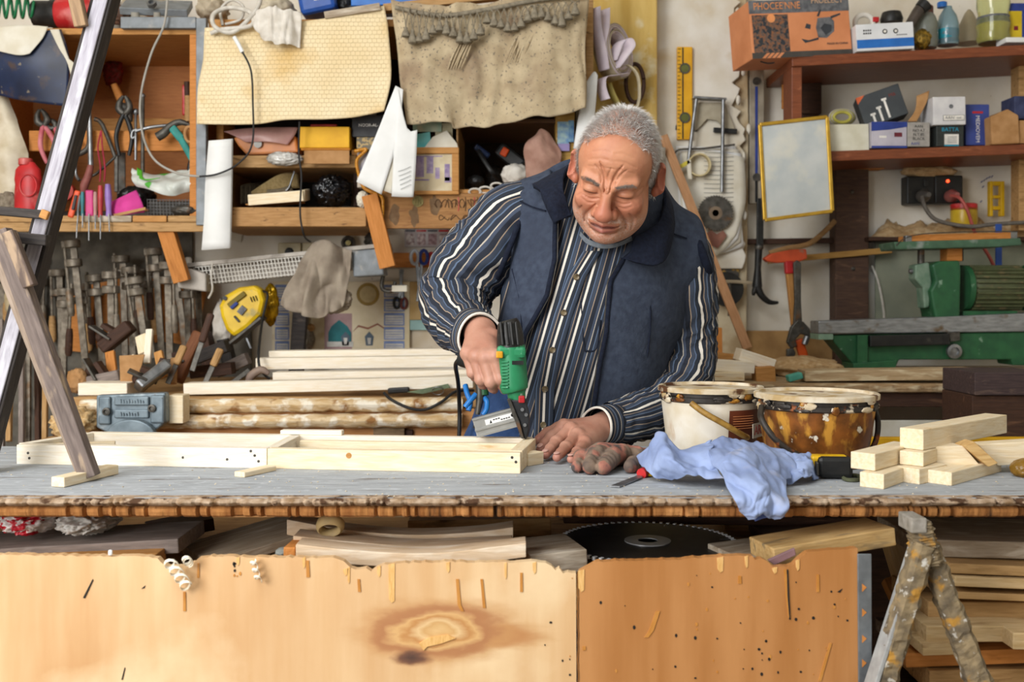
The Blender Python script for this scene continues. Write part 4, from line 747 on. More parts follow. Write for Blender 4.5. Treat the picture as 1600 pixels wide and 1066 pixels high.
CL = [(2, 395, 640, 3.02, 4), (36, 430, 650, 2.98, 6), (62, 400, 640, 3.02, -4), (93, 420, 640, 2.97, 6), (104, 452, 600, 3.0, -6), (114, 375, 610, 2.94, 22), (128, 445, 600, 3.02, 6), (150, 430, 610, 2.96, 12), (173, 425, 615, 3.02, 2), (192, 400, 560, 2.95, 4), (203, 418, 590, 3.0, 6), (212, 435, 560, 3.03, 18), (226, 422, 560, 2.97, 12), (242, 388, 570, 2.95, 12), (262, 410, 575, 3.0, 4), (272, 405, 560, 3.03, 20), (292, 440, 560, 2.99, 4), (308, 430, 550, 3.03, 5)]
for k, c in enumerate(CL): clamp(c[0], c[1], c[2] if c[0] < 95 else min(c[2], 588), 3.118 if k < 4 else 3.04 if k == 17 else [3.04, 2.97, 2.90][k % 3], c[4], k)
tag(pcr('cream_rag', 4, 440, 40, 500, 3.03, .05, mat('cream_rag', '#c9b998', '#b3a07c', sc=20, rough=1), amp=.3, seed=2), 'cream rag bunched behind the trestle legs', 'rag')
for k, (x, y0, y1, c_) in enumerate([(18, 500, 690, TAN2), (45, 480, 700, RUST), (58, 560, 720, DARKW), (72, 520, 690, TAN2), (2, 500, 720, GREYW), (90, 560, 690, DARKW), (34, 520, 700, GREYW)]):
    tag(pbeam('leaning_bar', (x, y0, 2.62+.03*(k % 3)), (x-4+3*k % 7, y1, 2.50+.03*(k % 2)), .012, .012, c_), 'upright bar leaning at the far left, %s of the bundle' % ORD[k], 'bar', 'bars leaning at far left')
for k, (x, y, w_) in enumerate([(170, 470, 60), (215, 468, 50), (255, 465, 55), (125, 480, 40), (295, 470, 40)]):
    tag(pbox('offcut_board', x-w_/2, y-30, x+w_/2, y+70, 3.122-.0075*k, .006, ORANGEW, roll=(k-2)*6), 'orange wooden board behind the hanging clamps, %s from left' % ['second', 'third', 'fourth', 'first', 'last'][k], 'board', 'boards behind the clamps')
# ---------------------------------------------------------------- planes, offcuts and the vise
def plane(label, a, b, w_, m, Y, irons=True):
    t = thing('hand_plane', label, 'hand plane', P(*b)); A, B = P(*a), P(*b)
    beam('body', A, B, w_, .045, m, t, bev=.006); d = (B-A).normalized(); n = Vector((-d.z, 0, d.x))
    if n.z < 0: n = -n
    c = A.lerp(B, .5)
    beam('iron', c + Vector((0, -.012, 0)) - d*.01, c + n*(w_*.5+.045) - d*.03 + Vector((0, -.012, 0)), .006, .04, DSTEEL, t); beam('wedge', c + d*.01, c + n*(w_*.5+.03) - d*.008, .012, .034, DARKW, t)
    MB().ball(A.lerp(B, .15) + n*(w_*.5+.010), (.012, .012, .014)).build('knob', DARKW, t, smooth=True)
plane('dark wooden hand plane tilted across the offcut pile', (160, 545, 2.72), (205, 508, 2.72), .035, DARKW, 2.7)
plane('reddish wooden jack plane leaning right on the pile', (276, 595, 2.66), (312, 522, 2.72), .03, wood('plane_wood', '#7a4c2e', '#63391f'), 2.7)
plane('small grey metal plane resting above the vise', (215, 606, 2.50), (262, 570, 2.56), .028, STEEL, 2.5)
plane('dusty old plane lying left of the vise', (135, 598, 2.6), (190, 586, 2.6), .03, GREYW, 2.6)
pieces = [((186, 560), (224, 600), 2.60, PINE), ((165, 550), (185, 592), 2.66, ORANGEW), ((228, 515), (240, 568), 2.62, PINE_W), ((205, 525), (230, 552), 2.63, PINE), ((245, 550), (262, 590), 2.60, TAN), ((270, 560), (280, 600), 2.63, CARD), ((118, 600), (150, 620), 2.62, PINE), ((100, 580), (125, 612), 2.68, TAN)]
for k, ((x0, y0), (x1, y1), Y, m) in enumerate(pieces):
    tag(pbeam('wood_offcut', ((x0+x1)/2-6+k % 4*3, y0, Y), ((x0+x1)/2+8-k % 3*6, y1, Y-.03), (x1-x0)*.0009+.006, .012, m), 'wood offcut in the plane pile on counter, %s of the heap' % ORD[k], 'offcut', 'offcuts among the planes')
tag(pprism('card_piece', [(186, 556), (226, 554), (212, 606), (188, 602)], 2.56, .004, CARD), 'tan cardboard piece standing among the hand planes', 'cardboard')
tag(pcr('paper_bag', 100, 578, 130, 615, 2.56, .05, CARD, amp=.25, seed=4), 'crumpled brown paper bag left of the planes', 'paper bag')
tag(pcr('shaving_heap', 72, 642, 134, 690, 2.31, .10, mat('shavings', '#d7b98a', '#b9925c', sc=50, rough=1, bump=.6), amp=.5, fr=5, seed=3), 'heap of pale wood shavings left of the vise', 'shavings')
tag(boxobj('base_plank', Vector((-1.0, 2.56, .9335)), (.12, .12, .03), PINE_W), 'pale wood block lying behind the vise', 'wood block')
tag(ptube('shaving_curl', [(95+8*math.cos(i*.8)+i*1.5, 672+7*math.sin(i*.8), 2.42) for i in range(12)], .004, PINE, flat=.2), 'curled wood shaving left of the vise', 'shaving')
vs = thing('bench_vise', 'old grey cast iron vise bolted to the back counter', 'vise', P(203, 682, 2.36)); VM = mat('vise_metal', '#7d8b93', '#5f6c74', sc=12, rough=.45, metal=.35, c3='#aab4b8', sc3=10, f3=(.58, .72), c4='#5a4a3a', sc4=20, f4=(.66, .72))
pprism('front_jaw', [(150, 618), (258, 614), (259, 660), (240, 675), (170, 678), (150, 668)], 2.34, .03, VM, vs, bev=.004)
for a in ((153, 620, 172, 664), (234, 618, 256, 662)): pbox('boss', *a, 2.332, .01, VM, vs, bev=.004)
pbox('plate', 178, 620, 232, 634, 2.332, .01, VM, vs, bev=.003); pbox('plate', 178, 640, 232, 654, 2.333, .01, VM, vs, bev=.003)
for x, y in ((167, 643), (238, 638)): MB().lathe([(.009, 0), (.009, .006), (.005, .007), (.005, .003)], 14, P(x, y, 2.332), RX(90)).build('bolt', DSTEEL, vs, smooth=True)
wf = [(203+39*math.cos(math.pi*i/16), 683-27*math.sin(math.pi*i/16)) for i in range(17)]
pprism('screw_cover', wf, 2.318, .02, VM, vs, bev=.003)
pbox('rear_jaw', 262, 618, 286, 662, 2.37, .05, PINE, vs); pbox('slide', 170, 640, 262, 660, 2.37, .056, DSTEEL, vs)
for y, n_ in ((627, 9), (647, 7)):
    for k in range(n_): pbeam('embossed_mark', (188+k*4.4, y-3+(k % 3), 2.331), (189+k*4.4, y+3, 2.331), .003, .003, VM, vs, bev=.0008)
# ---------------------------------------------------------------- wall things under the shelf
ht = thing('electric_heater', 'dusty grey electric bar heater with wire grille on wall', 'heater', P(440, 440, 2.90))
HM = mat('heater_metal', '#b3aca2', '#9a9288', sc=10, rough=.6, metal=.2, c3='#6d665c', sc3=8, f3=(.6, .75))
A, B = P(300, 432, 2.86), P(612, 400, 2.86); dd = (B-A).normalized(); nn = Vector((-dd.z, 0, dd.x))
beam('housing', A + Vector((0, .035, 0)), B + Vector((0, .035, 0)), .055, .03, HM, ht, bev=.004); beam('top_lip', A + nn*.03, B + nn*.03, .012, .07, HM, ht)
pprism('end_cap', [(273, 418), (298, 420), (322, 428), (322, 456), (278, 450)], 2.80, .09, HM, ht, bev=.004); pprism('end_cap', [(550, 392), (595, 388), (600, 430), (552, 433)], 2.80, .09, GREYM, ht, bev=.004)
for k in range(5): beam('grille_bar', A + dd*.02 + nn*(-.024+.0115*k) + Vector((0, -.03, 0)), B - dd*.08 + nn*(-.024+.0115*k) + Vector((0, -.03, 0)), .002, .002, WHITEP, ht, bev=0)
L_ = (B-A).length
for k in range(46): q = A + dd*(.03 + k*(L_-.12)/46); beam('grille_wire', q + nn*.026 + Vector((0, -.032, 0)), q - nn*.028 + Vector((0, -.032, 0)) + dd*.006, .002, .002, WHITEP, ht, bev=0)
MB().lathe([(.010, 0), (.010, .02), (.006, .025)], 12, P(294, 416, 2.84)).build('knob', WHITEP, ht, smooth=True)
ptube('cord_tie', [(332, 412, 2.81), (330, 430, 2.80), (332, 452, 2.81), (326, 466, 2.82)], .003, WHITEC, ht)
hrag = tag(ppatch('hanging_rag', [[(480, 385, 2.80), (505, 380, 2.79), (530, 385, 2.80), (552, 392, 2.81)], [(468, 425, 2.775), (495, 425, 2.755), (525, 430, 2.77), (551, 435, 2.79)], [(446, 470, 2.77), (480, 480, 2.745), (510, 455, 2.77), (545, 465, 2.78)], [(444, 482, 2.77), (490, 495, 2.75), (520, 488, 2.76), (535, 480, 2.78)]], mat('grey_brown_rag', '#9c9080', '#837668', sc=9, rough=1, bump=.3, bsc=50), th=.004, nu=36, nv=36, amp=.045, fr=16, seed=11, an=(1.7, 1, .5)), 'grey-brown rag draped over the electric heater', 'rag')
pcr('bunched_fold', 486, 448, 545, 488, 2.78, .05, MATS['grey_brown_rag'], hrag, amp=.35, seed=31)
js = thing('jigsaw', 'yellow jigsaw hanging tilted on the wall under the heater', 'jigsaw', P(385, 535, 2.86)); YJ = mat('jigsaw_yellow', '#e3bd1c', '#cfa812', sc=10, rough=.4, c3='#a5924a', sc3=12, f3=(.62, .72))
pprism('body', [(341, 478), (350, 462), (372, 449), (396, 446), (408, 452), (413, 470), (408, 492), (388, 512), (365, 528), (352, 516), (344, 495)], 2.82, .06, YJ, js, bev=.012)
pbeam('base_plate', (362, 537, 2.85), (412, 496, 2.85), .008, .07, DSTEEL, js); pbeam('blade', (385, 528, 2.85), (392, 545, 2.85), .006, .002, STEEL, js)
pbeam('grip_slot', (357, 478, 2.816), (383, 458, 2.816), .014, .008, mat('slot_olive', '#7d6a14', rough=.6), js, bev=.002)
for k in range(3): pbeam('vent', (391+k*4, 464-k, 2.816), (394+k*4, 472-k, 2.816), .002, .006, BLACKP, js)
pbeam('switch', (361, 482, 2.815), (371, 473, 2.815), .009, .008, INKB, js); pbeam('label', (374, 490, 2.816), (382, 480, 2.816), .017, .006, INKG, js, bev=0); pbeam('slot', (366, 494, 2.816), (374, 503, 2.816), .006, .006, BLACKP, js); MB().lathe([(.006, 0), (.006, .006)], 10, P(352, 466, 2.82), RX(90)).build('screw', BLACKP, js)
ptube('power_cord', [(410, 455, 2.84), (418, 462, 2.82), (410, 500, 2.80), (404, 550, 2.68), (406, 575, 2.652), (416, 588, 2.652), (422, 592, 2.652)], .0035, BLACKR, js)
tag(pcr('yellow_foil', 410, 448, 432, 505, 2.91, .03, mat('gold_foil', '#d4a514', '#8f6d0c', sc=30, rough=.2, metal=.5), amp=.4, seed=3), 'shiny yellow foil packet beside the jigsaw', 'packet')
tag(pcr('white_rag_wall', 330, 470, 360, 545, 2.93, .05, RAG, amp=.3, seed=14), 'whitish rag on the wall behind the jigsaw', 'rag')
cal = thing('wall_calendar', 'wall calendar poster with teal dome and lantern drawings', 'calendar', P(530, 550, 3.13))
pc = pbox('sheet', 425, 440, 640, 556, 3.13, .004, mat('calendar_paper', '#e4d9bf', '#d4c6a2', sc=5, rough=.8, c3='#b59a62', sc3=4, f3=(.6, .75)), cal)
def cdec(name, poly, m, th=.001, Y=3.13):
    v = [P(x, y, Y) for x, y in poly]; return MB().prism([(q.x, q.z) for q in v], Y-th, Y+.0002).build(name, m, pc)
CB = mat('cal_blue', '#7f95c8', rough=.8); CW = mat('cal_white', '#d9d8d2', rough=.8)
for x0, x1 in ((430, 452), (600, 632)):
    for k in range(5):
        y = 445+k*22; cdec('month_frame', [(x0, y), (x1, y), (x1, y+20), (x0, y+20)], CB, .0008); cdec('month_grid', [(x0+2, y+4), (x1-2, y+4), (x1-2, y+18), (x0+2, y+18)], CW, .0014)
        for j in range(3): cdec('month_line', [(x0+3, y+7+j*4), (x1-3, y+7+j*4), (x1-3, y+8+j*4), (x0+3, y+8+j*4)], CB, .0018)
DT = mat('dome_teal', '#2f7f86', '#27686f', sc=8, rough=.7)
cdec('dome_backdrop', [(507, 490), (550, 490), (550, 548), (507, 548)], mat('dome_mauve', '#b59a9a', '#a58788', sc=9, rough=.8), .0008)
cdec('dome', [(513, 536), (513, 520), (518, 510), (526, 503), (530, 500), (534, 503), (543, 510), (549, 520), (549, 536)], DT, .0016); cdec('dome_base', [(511, 534), (552, 534), (552, 542), (511, 542)], CW, .002)
for x in (540, 577):
    cdec('lantern', [(x-7, 526), (x, 518), (x+7, 526), (x+5, 540), (x-5, 540)], mat('lantern_blue', '#5f7080', rough=.7), .002); cdec('lantern_glass', [(x-3, 528), (x+3, 528), (x+2, 538), (x-2, 538)], CW, .0024)
for rr in (18, 13): cdec('emblem_ring', circ(575, 460, rr, 20), mat('emblem_%d' % rr, '#a88d50' if rr == 18 else '#cbb88a', rough=.8), .0012+.0004*(18-rr))
cdec('skyline', [(550, 520), (560, 508), (575, 512), (590, 505), (600, 512), (600, 514), (590, 508), (575, 515), (560, 511)], mat('skyline_pink', '#a5705c', rough=.8), .0012)
tag(pbox('wood_prop', 454, 470, 476, 592, 2.98, .03, BLACKW, roll=4), 'dark board leaning against the calendar', 'board')
t = thing('hanging_hose_clamp', 'rusty brown metal fitting hanging in front of calendar', 'fitting', P(480, 545, 2.96)); ptube('body', [(482, 480, 3.118), (478, 505, 3.118), (486, 530, 3.118), (480, 548, 3.118)], [.012, .010, .013, .008], RUST, t); MB().ball(P(486, 512, 3.11), .012).build('knob', TAN2, t, smooth=True)
for k, (x0, x1) in enumerate(((434, 470), (472, 506))):
    s = tag(pbox('wall_socket', x0, 379, x1, 402, 3.10, .05, mat('ivory_plastic', '#cfc5a4', '#b9ae8c', sc=10, rough=.5), bev=.004), ['ivory wall socket left of the hanging black flex', 'ivory wall switch right of the hanging black flex'][k], 'socket')
    if k == 0: MB().lathe([(.014, 0), (.012, .008), (.008, .009)], 16, P(452, 394, 3.10), RX(90)).build('plug_hole', BLACKP, s, smooth=True)
dsk = thing('round_dial', 'small round brass dial fixed on the wall above heater', 'dial', P(545, 380, 3.10)); MB().lathe([(.022, 0), (.022, .01), (.014, .014), (.012, .006), (.005, .008)], 22, P(545, 380, 3.12), RX(90)).build('body', DSTEEL, dsk, smooth=True); MB().lathe([(.008, 0), (.008, .012)], 14, P(545, 380, 3.115), RX(90)).build('hub', BR, dsk)
tag(pcr('dark_bracket', 566, 360, 600, 388, 2.95, .06, DSTEEL, amp=.2, seed=1, ridge=False), 'dark steel bracket above the right end of heater', 'bracket')
tag(pbox('wall_label', 362, 363, 378, 377, 3.14, .003, PAPER2, roll=14), 'small pale label stuck on the wall near paper strips', 'label')
t = thing('roller_bracket', 'dark bracket with bent arm at the right heater end', 'bracket', P(610, 450, 2.92)); ptube('arm', [(600, 425, 2.9), (597, 450, 2.9), (612, 455, 2.9), (618, 440, 2.9)], .006, DSTEEL, t); pbox('pad', 612, 446, 636, 456, 2.89, .02, PAPER2, t)
def scissors(label, x, y, Y, s, m1, m2, rot=0):
    t = thing('scissors', label, 'scissors', P(x, y, Y)); c = P(x, y, Y); R = RY(rot)
    for k, m in ((-1, m1), (1, m2)):
        MB().tube([c + R @ Vector((k*.012*s + .010*s*math.cos(a), 0, (.03+.018*math.sin(a))*s)) for a in [i*.5236 for i in range(12)]], .0045*s, 8, closed=True).build('ring_handle', m, t, smooth=True)
        beam('blade', c + R @ Vector((k*.006*s, .002*k, .014*s)), c + R @ Vector((-k*.004*s, .002*k, -.085*s)), .009*s, .0025, STEEL, t)
    MB().lathe([(.004*s, 0), (.004*s, .006)], 10, c - Vector((0, .002, 0)), RX(90)).build('pivot', STEEL, t)
WB = mat('pale_blue_plastic', '#cdd8e4', rough=.35)
scissors('scissors with pale blue and navy handles on the wall strip', 655, 420, 3.06, 1.15, WB, INKB)
scissors('scissors with red handles partly behind the man\'s sleeve', 684, 422, 3.07, 1.1, REDP, REDP, -8)
scissors('scissors with orange-red handles nearest the man', 708, 412, 3.08, 1.0, REDP, YELLOWP, 6)
scissors('small black scissors hanging upside down below the bracket', 626, 460, 3.122, .9, mat('maroon_plastic', '#6d2a24', rough=.4), BLACKP, 182)
sp_ = tag(pbox('photo_strip', 632, 358, 742, 386, 3.135, .004, mat('strip_paper', '#b9b4b4', '#a59a9c', sc=9, rough=.5)), 'strip of small printed pictures below the scribbled fascia', 'picture strip')
for k in range(6):
    decal(sp_, rect(-.09+.034*k, -.004, .026, .034), mat('strip_print_%d' % (k % 3), ['#d5cfcb', '#c9b9b6', '#a98f92'][k % 3], '#7d5f62', sc=40, rough=.5), 'picture'); decal(sp_, rect(-.09+.034*k, .022, .03, .006), REDP if k % 2 else INKG, 'caption')
tag(pbox('teal_label', 640, 500, 676, 516, 3.135, .003, mat('teal_label', '#9fc0bd', '#8bb0ae', sc=8, rough=.7)), 'pale teal label on the wall below the scissors', 'label')
tag(pbox('tan_board', 640, 440, 690, 500, 3.13, .008, mat('tan_board', '#c4a878', '#b3955f', sc=8, rough=.8)), 'tan board on the wall behind the scissors', 'board')

# dark clutter between planes and calendar
struct(pbox('wall_patch_dark', 285, 505, 392, 640, YW-.025, .015, CONCRETE, bev=0))
for k, (x0, y0, x1, y1) in enumerate([(306, 560, 356, 540), (300, 585, 365, 575), (340, 600, 388, 560), (318, 520, 330, 600), (350, 530, 362, 605)]):
    tag(pbeam('old_moulding_plane', (x0, min(y0, 582), 2.72+.057*k), (x1, min(y1, 582), 2.72+.057*k), .032, .045, [BLACKW, DARKW, GREYW, DARKW, BLACKW][k]), 'old dark moulding plane below the jigsaw, %s of the pile' % ORD[k], 'hand plane', 'dark planes below the jigsaw')
for k, (a, b) in enumerate([((300, 580), (330, 490)), ((262, 600), (288, 540)), ((240, 600), (256, 560)), ((320, 600), (345, 545))]):
    a = (a[0], min(a[1], 608)); t = thing('chisel', 'old wood chisel standing in the plane heap, %s from left' % ['third', 'second', 'first', 'fourth'][k], 'chisel', P(a[0], a[1], 2.57), group='chisels in the plane heap')
    m1 = P(*a, 2.57).lerp(P(*b, 2.59), .5); beam('blade', P(*a, 2.57), m1, .014, .004, DSTEEL, t); beam('handle', m1, P(*b, 2.59), .018, .016, TAN2 if k % 2 else DARKW, t, bev=.005)
ha = thing('handsaw_handle', 'curved grey saw handle lying near the planks', 'saw handle', P(400, 600, 2.6)); ptube('grip', [(388, 602, 2.6), (392, 588, 2.6), (408, 578, 2.6), (420, 584, 2.6)], [.008, .011, .010, .006], mat('greybrown_grip', '#8d7a6c', '#74635a', sc=9, rough=.6), ha); pbeam('blade', (358, 602, 2.62), (390, 578, 2.62), .012, .003, DSTEEL, ha)
tag(boxobj('offcut_bin', (-1.0, 2.36, .415), (.18, .12, .83), TAN2), 'rough wooden offcut bin standing left of the vise', 'bin')
tag(boxobj('dark_cabinet', (1.21, 2.35, .47), (.38, .16, .94), DARKW), 'dark cabinet under the stained crate at right', 'cabinet')
# ---------------------------------------------------------------- right wall: hung tools
lv = thing('spirit_level', 'yellow spirit level hanging on the white pier', 'level', P(1069, 218, 3.05)); YL = mat('level_yellow', '#e0a81c', '#cf960f', sc=8, rough=.45)
pbox('body', 1058, 73, 1082, 218, 3.045, .014, YL, lv); pbox('groove', 1066, 74, 1068, 217, 3.0435, .004, BLACKP, lv, bev=0)
for y in (107, 184): MB().lathe([(.016, 0), (.016, .003), (.012, .003), (.012, .001)], 18, P(1070, y, 3.044), RX(90)).build('vial_ring', DSTEEL, lv, smooth=True); 
for y in (107, 184): MB().lathe([(.012, 0), (.012, .002)], 14, P(1070, y, 3.0445), RX(90)).build('vial', mat('vial_glass', '#6b6f3c', rough=.2), lv)
for k in range(24): pbox('tick', 1059, 76+k*6, 1062 if k % 2 else 1064, 77+k*6, 3.044, .002, INK, lv, bev=0)
hf = thing('hacksaw_bow', 'grey steel hacksaw-like frame hanging on the pier', 'saw frame', P(1110, 300, 3.04))
ptube('left_rod', [(1088, 155, 3.02), (1082, 200, 3.02), (1076, 250, 3.02)], .0055, STEEL, hf); ptube('right_rod', [(1130, 156, 3.02), (1128, 300, 3.02)], .0055, STEEL, hf, k=3); pbeam('top_bar', (1082, 153, 3.03), (1134, 156, 3.03), .007, .03, STEEL, hf)
t = thing('coping_plate', 'grey metal plate with arch cut-out hanging under frame', 'metal plate', P(1110, 205, 3.05))
pprism('plate', [(1086, 160), (1132, 160), (1150, 205), (1134, 202), (1120, 188), (1105, 186), (1092, 200), (1086, 205)], 3.045, .006, mat('plate_grey', '#a99f8a', '#948a74', sc=9, rough=.6), t); pbox('black_bar', 1115, 200, 1152, 208, 3.043, .008, BLACKP, t, roll=4); pbox('black_bar', 1056, 196, 1090, 204, 3.05, .008, BLACKP, t, roll=4)
pn = thing('pinned_papers', 'bundle of old written papers hanging on the pier', 'papers', P(1110, 400, 3.05))
for k in range(4): 
    ppatch('sheet', [[(1056+k*3, 228+k*3, 3.055-k*.004), (1110, 230+k*2, 3.052-k*.004), (1150+k*4, 228+k*6, 3.052-k*.004)], [(1060+k*3, 310, 3.055-k*.004), (1112, 312, 3.05-k*.004), (1156+k*3, 315, 3.05-k*.004)], [(1064+k*5, 385+k*4, 3.055-k*.004), (1120, 396+k, 3.047-k*.004), (1162-k*4, 385-k*6, 3.05-k*.004)]], PAPER2 if k % 2 else PAPER, pn, th=.001, nu=8, nv=10, amp=.003, fr=14, seed=k)
for k in range(14): ptube('writing', [(1100, 238+k*7, 3.033), (1122, 238.6+k*7, 3.033), (1146, 238+k*7, 3.034)], .0006, INKG, pn, n=4, k=5)
ptube('clip_wire', [(1056, 262, 3.03), (1057, 236, 3.03), (1100, 232, 3.03), (1148, 226, 3.03)], .003, DSTEEL, pn)
tr = thing('masking_tape', 'roll of masking tape with yellow ribbon hung on papers', 'tape', P(1092, 275, 3.03)); MB().lathe([(.034, -.012), (.034, .012), (.030, .012), (.030, -.012), (.034, -.012)], 26, P(1092, 258, 3.02), RX(90) , cap=False).build('roll', mat('masking_tape', '#cdbd92', '#bba97a', sc=12, rough=.6), tr, smooth=True)
pbeam('ribbon', (1057, 264, 3.005), (1078, 252, 3.005), .012, .002, mat('yellow_ribbon', '#d8c545', rough=.5), tr); pbeam('tail', (1076, 250, 3.005), (1078, 280, 3.005), .012, .002, PAPER2, tr)
def sawblade(name, label, c, r, teeth, m, R, th=.0025, hole=.2, tooth=.07):
    t = thing(name, label, 'saw blade', c); poly = []
    for i in range(teeth):
        a = 2*math.pi*i/teeth; b = 2*math.pi*(i+.75)/teeth; poly += [(r*(1-tooth)*math.cos(a), r*(1-tooth)*math.sin(a)), (r*math.cos(b), r*math.sin(b)), (r*(1-tooth)*math.cos(b+.01), r*(1-tooth)*math.sin(b+.01))]
    n = len(poly); V = [(x, y, z) for z in (-th/2, th/2) for x, y in poly]; nh = n
    V += [(r*hole*math.cos(2*math.pi*i/n), r*hole*math.sin(2*math.pi*i/n), z) for z in (-th/2, th/2) for i in range(n)]
    Fc = []
    for i in range(n):
        j = (i+1) % n; Fc += [(i, j, n+j, n+i)[::-1], (n+i, n+j, 3*n+j, 3*n+i), (i, 2*n+i, 2*n+j, j), (2*n+i, 3*n+i, 3*n+j, 2*n+j)]
    M = Matrix.Translation(c) @ R.to_4x4(); o = meshobj('disc', V, Fc, m, t, M); return t, M
t, M = sawblade('circular_saw_blade', 'small toothed circular saw blade hanging on papers', P(1118, 333, 3.02), .054, 40, DSTEEL, RX(90), hole=.17)
MB().lathe([(.02, 0), (.02, .0016), (.0098, .0016), (.0098, 0)], 20, P(1118, 333, 3.0185), RX(90)).build('hub_ring', mat('hub_tan', '#8c7a66', rough=.5, metal=.4), t)
tag(pprism('leather_heart', [(1104, 364), (1112, 360), (1120, 366), (1130, 360), (1136, 368), (1122, 388), (1112, 384)], 3.022, .006, mat('heart_leather', '#8b5f50', '#7a4f42', sc=12, rough=.8)), 'heart-shaped brown leather scrap below small saw blade', 'leather scrap')
tag(pbeam('wooden_lath', (1036, 212, 3.0), (1168, 545, 2.92), .026, .012, wood('lath_wood', '#b1855f', '#9a6f4a')), 'long thin wooden lath leaning diagonally against the pier', 'lath')
t = thing('sanding_disc', 'black round disc with bolt hanging below the papers', 'disc', P(1135, 450, 3.04)); MB().lathe([(.0, .008), (.05, .006), (.052, 0), (0, 0)], 28, P(1135, 452, 3.05), RX(90), cap=False).build('pad', BLACKP, t, smooth=True); ptube('bolt', [(1140, 440, 3.035), (1140, 494, 3.035)], .006, DSTEEL, t, k=2); ptube('strap', [(1102, 443, 3.04), (1135, 440, 3.03), (1175, 442, 3.04)], .005, mat('strap_tan', '#a99a80', rough=.8), t, flat=.4)
tag(pbox('dark_print', 1100, 400, 1155, 432, 3.07, .004, mat('dark_print', '#4a4844', '#a5823c', sc=22, lo=.5, hi=.6, rough=.7)), 'dark printed label behind the black round disc', 'label')
tag(pbox('saw_strip', 1031, 230, 1040, 420, 2.97, .003, RUST), 'narrow rusty saw strip beside the yellow post', 'saw blade')
# long level with blue stripe
ll = thing('long_level', 'long silver level with blue stripe hanging in the recess', 'level', P(1183, 318, 3.1)); pbox('body', 1171, 105, 1194, 318, 3.09, .02, mat('aluminium_dusty', '#a99f8e', '#8f8676', sc=10, rough=.6, metal=.3), ll); pbox('blue_stripe', 1180, 135, 1184, 275, 3.088, .004, INKB, ll, bev=0); pbox('dark_stripe', 1180, 275, 1184, 316, 3.088, .004, BLACKP, ll, bev=0)
for y in (127, 277): MB().lathe([(.012, 0), (.012, .004)], 16, P(1182, y, 3.089), RX(90)).build('port', DSTEEL, ll)
pw = thing('claw_bar', 'black adjustable pipe wrench hanging below the long level', 'pry bar', P(1190, 480, 3.08)); pbeam('shank', (1188, 310, 3.085), (1187, 385, 3.085), .02, .012, BLACKP, pw); ptube('neck', [(1186, 382, 3.08), (1184, 420, 3.08), (1183, 448, 3.08)], [.012, .010, .016], BLACKP, pw, n=10); ptube('hook', [(1183, 448, 3.075), (1190, 462, 3.07), (1202, 472, 3.07), (1216, 473, 3.07)], [.013, .010, .008, .004], BLACKP, pw, n=10); ptube('lower_jaw', [(1181, 448, 3.075), (1178, 456, 3.07), (1177, 462, 3.07)], [.010, .007, .004], BLACKP, pw); MB().lathe([(.012, -.006), (.014, 0), (.012, .006)], 12, P(1186, 387, 3.08)).build('adjuster', DSTEEL, pw, smooth=True)
# gold framed board
gf = thing('gold_framed_mirror', 'gold framed foggy mirror hanging askew under the shelf', 'mirror', P(1245, 340, 2.82))
G4 = [(1187, 195, 2.845), (1292, 183, 2.843), (1300, 330, 2.82), (1195, 344, 2.82)]; GOLD = mat('gold_frame', '#c9a13c', '#b18a2c', sc=12, rough=.35, metal=.5)
pts = [P(*g) for g in G4]
for i in range(4): beam('frame_bar', pts[i], pts[(i+1) % 4], .010, .012, GOLD, gf, bev=.002)
MG = mat('foggy_mirror', '#c9ccca', '#b5bcbd', sc=5, rough=.35, metal=.15, c3='#dad6c6', sc3=4, f3=(.5, .7), spec=.6)
meshobj('glass', [p + Vector((0, d, 0)) for d in (.0, .004) for p in pts], [(3, 2, 1, 0), (4, 5, 6, 7), (0, 1, 5, 4), (1, 2, 6, 5), (2, 3, 7, 6), (3, 0, 4, 7)], MG, gf)
# ledge with sawdust, hammer, adjustable wrench
lg = thing('wall_ledge', 'narrow wooden ledge strip on right wall holding the hammer', 'ledge', P(1300, 405, 3.1)); pbeam('lath', (1200, 408, 3.10), (1392, 391, 3.08), .018, .02, wood('ledge_wood', '#b38a4a', '#9a7238'), lg); pbeam('upper_lath', (1160, 378, 3.12), (1310, 376, 3.12), .016, .03, DARKW, lg)
sd1 = tag(ptube('curved_twig', [(1202, 396, 3.055), (1230, 388, 3.06), (1262, 382, 3.07), (1285, 365, 3.08), (1305, 345, 3.09)], .008, wood('twig', '#a88458', '#8c6a42'), flat=.5), 'curved wooden strip lying on the wall ledge', 'wood strip')
hm2 = thing('orange_hammer', 'orange-headed hammer with wooden handle hanging on wall', 'hammer', P(1240, 560, 3.0)); OR = mat('hammer_orange', '#c9502a', '#b04524', sc=10, rough=.5, c3='#8a6a58', sc3=12, f3=(.6, .7))
pprism('head', [(1194, 404), (1206, 396), (1236, 390), (1260, 389), (1262, 404), (1250, 409), (1215, 411), (1200, 409)], 3.0, .035, OR, hm2, bev=.004); pbeam('collar', (1232, 408, 3.004), (1233, 428, 3.004), .024, .024, REDP, hm2, bev=.004); pbeam('handle', (1233, 426, 3.006), (1243, 520, 3.006), .022, .018, TAN, hm2, bev=.005)
aw = thing('adjustable_wrench', 'dark steel adjustable wrench hanging over the orange hammer', 'wrench', P(1245, 565, 2.98))
pprism('shank', [(1240, 411), (1246, 406), (1252, 411), (1252, 470), (1254, 505), (1240, 508), (1242, 470)], 2.975, .012, DSTEEL, aw, bev=.003); pprism('head', [(1236, 512), (1246, 500), (1256, 503), (1266, 514), (1267, 528), (1259, 524), (1251, 522), (1243, 531), (1246, 540), (1238, 546), (1230, 535)], 2.97, .018, DSTEEL, aw, bev=.003)
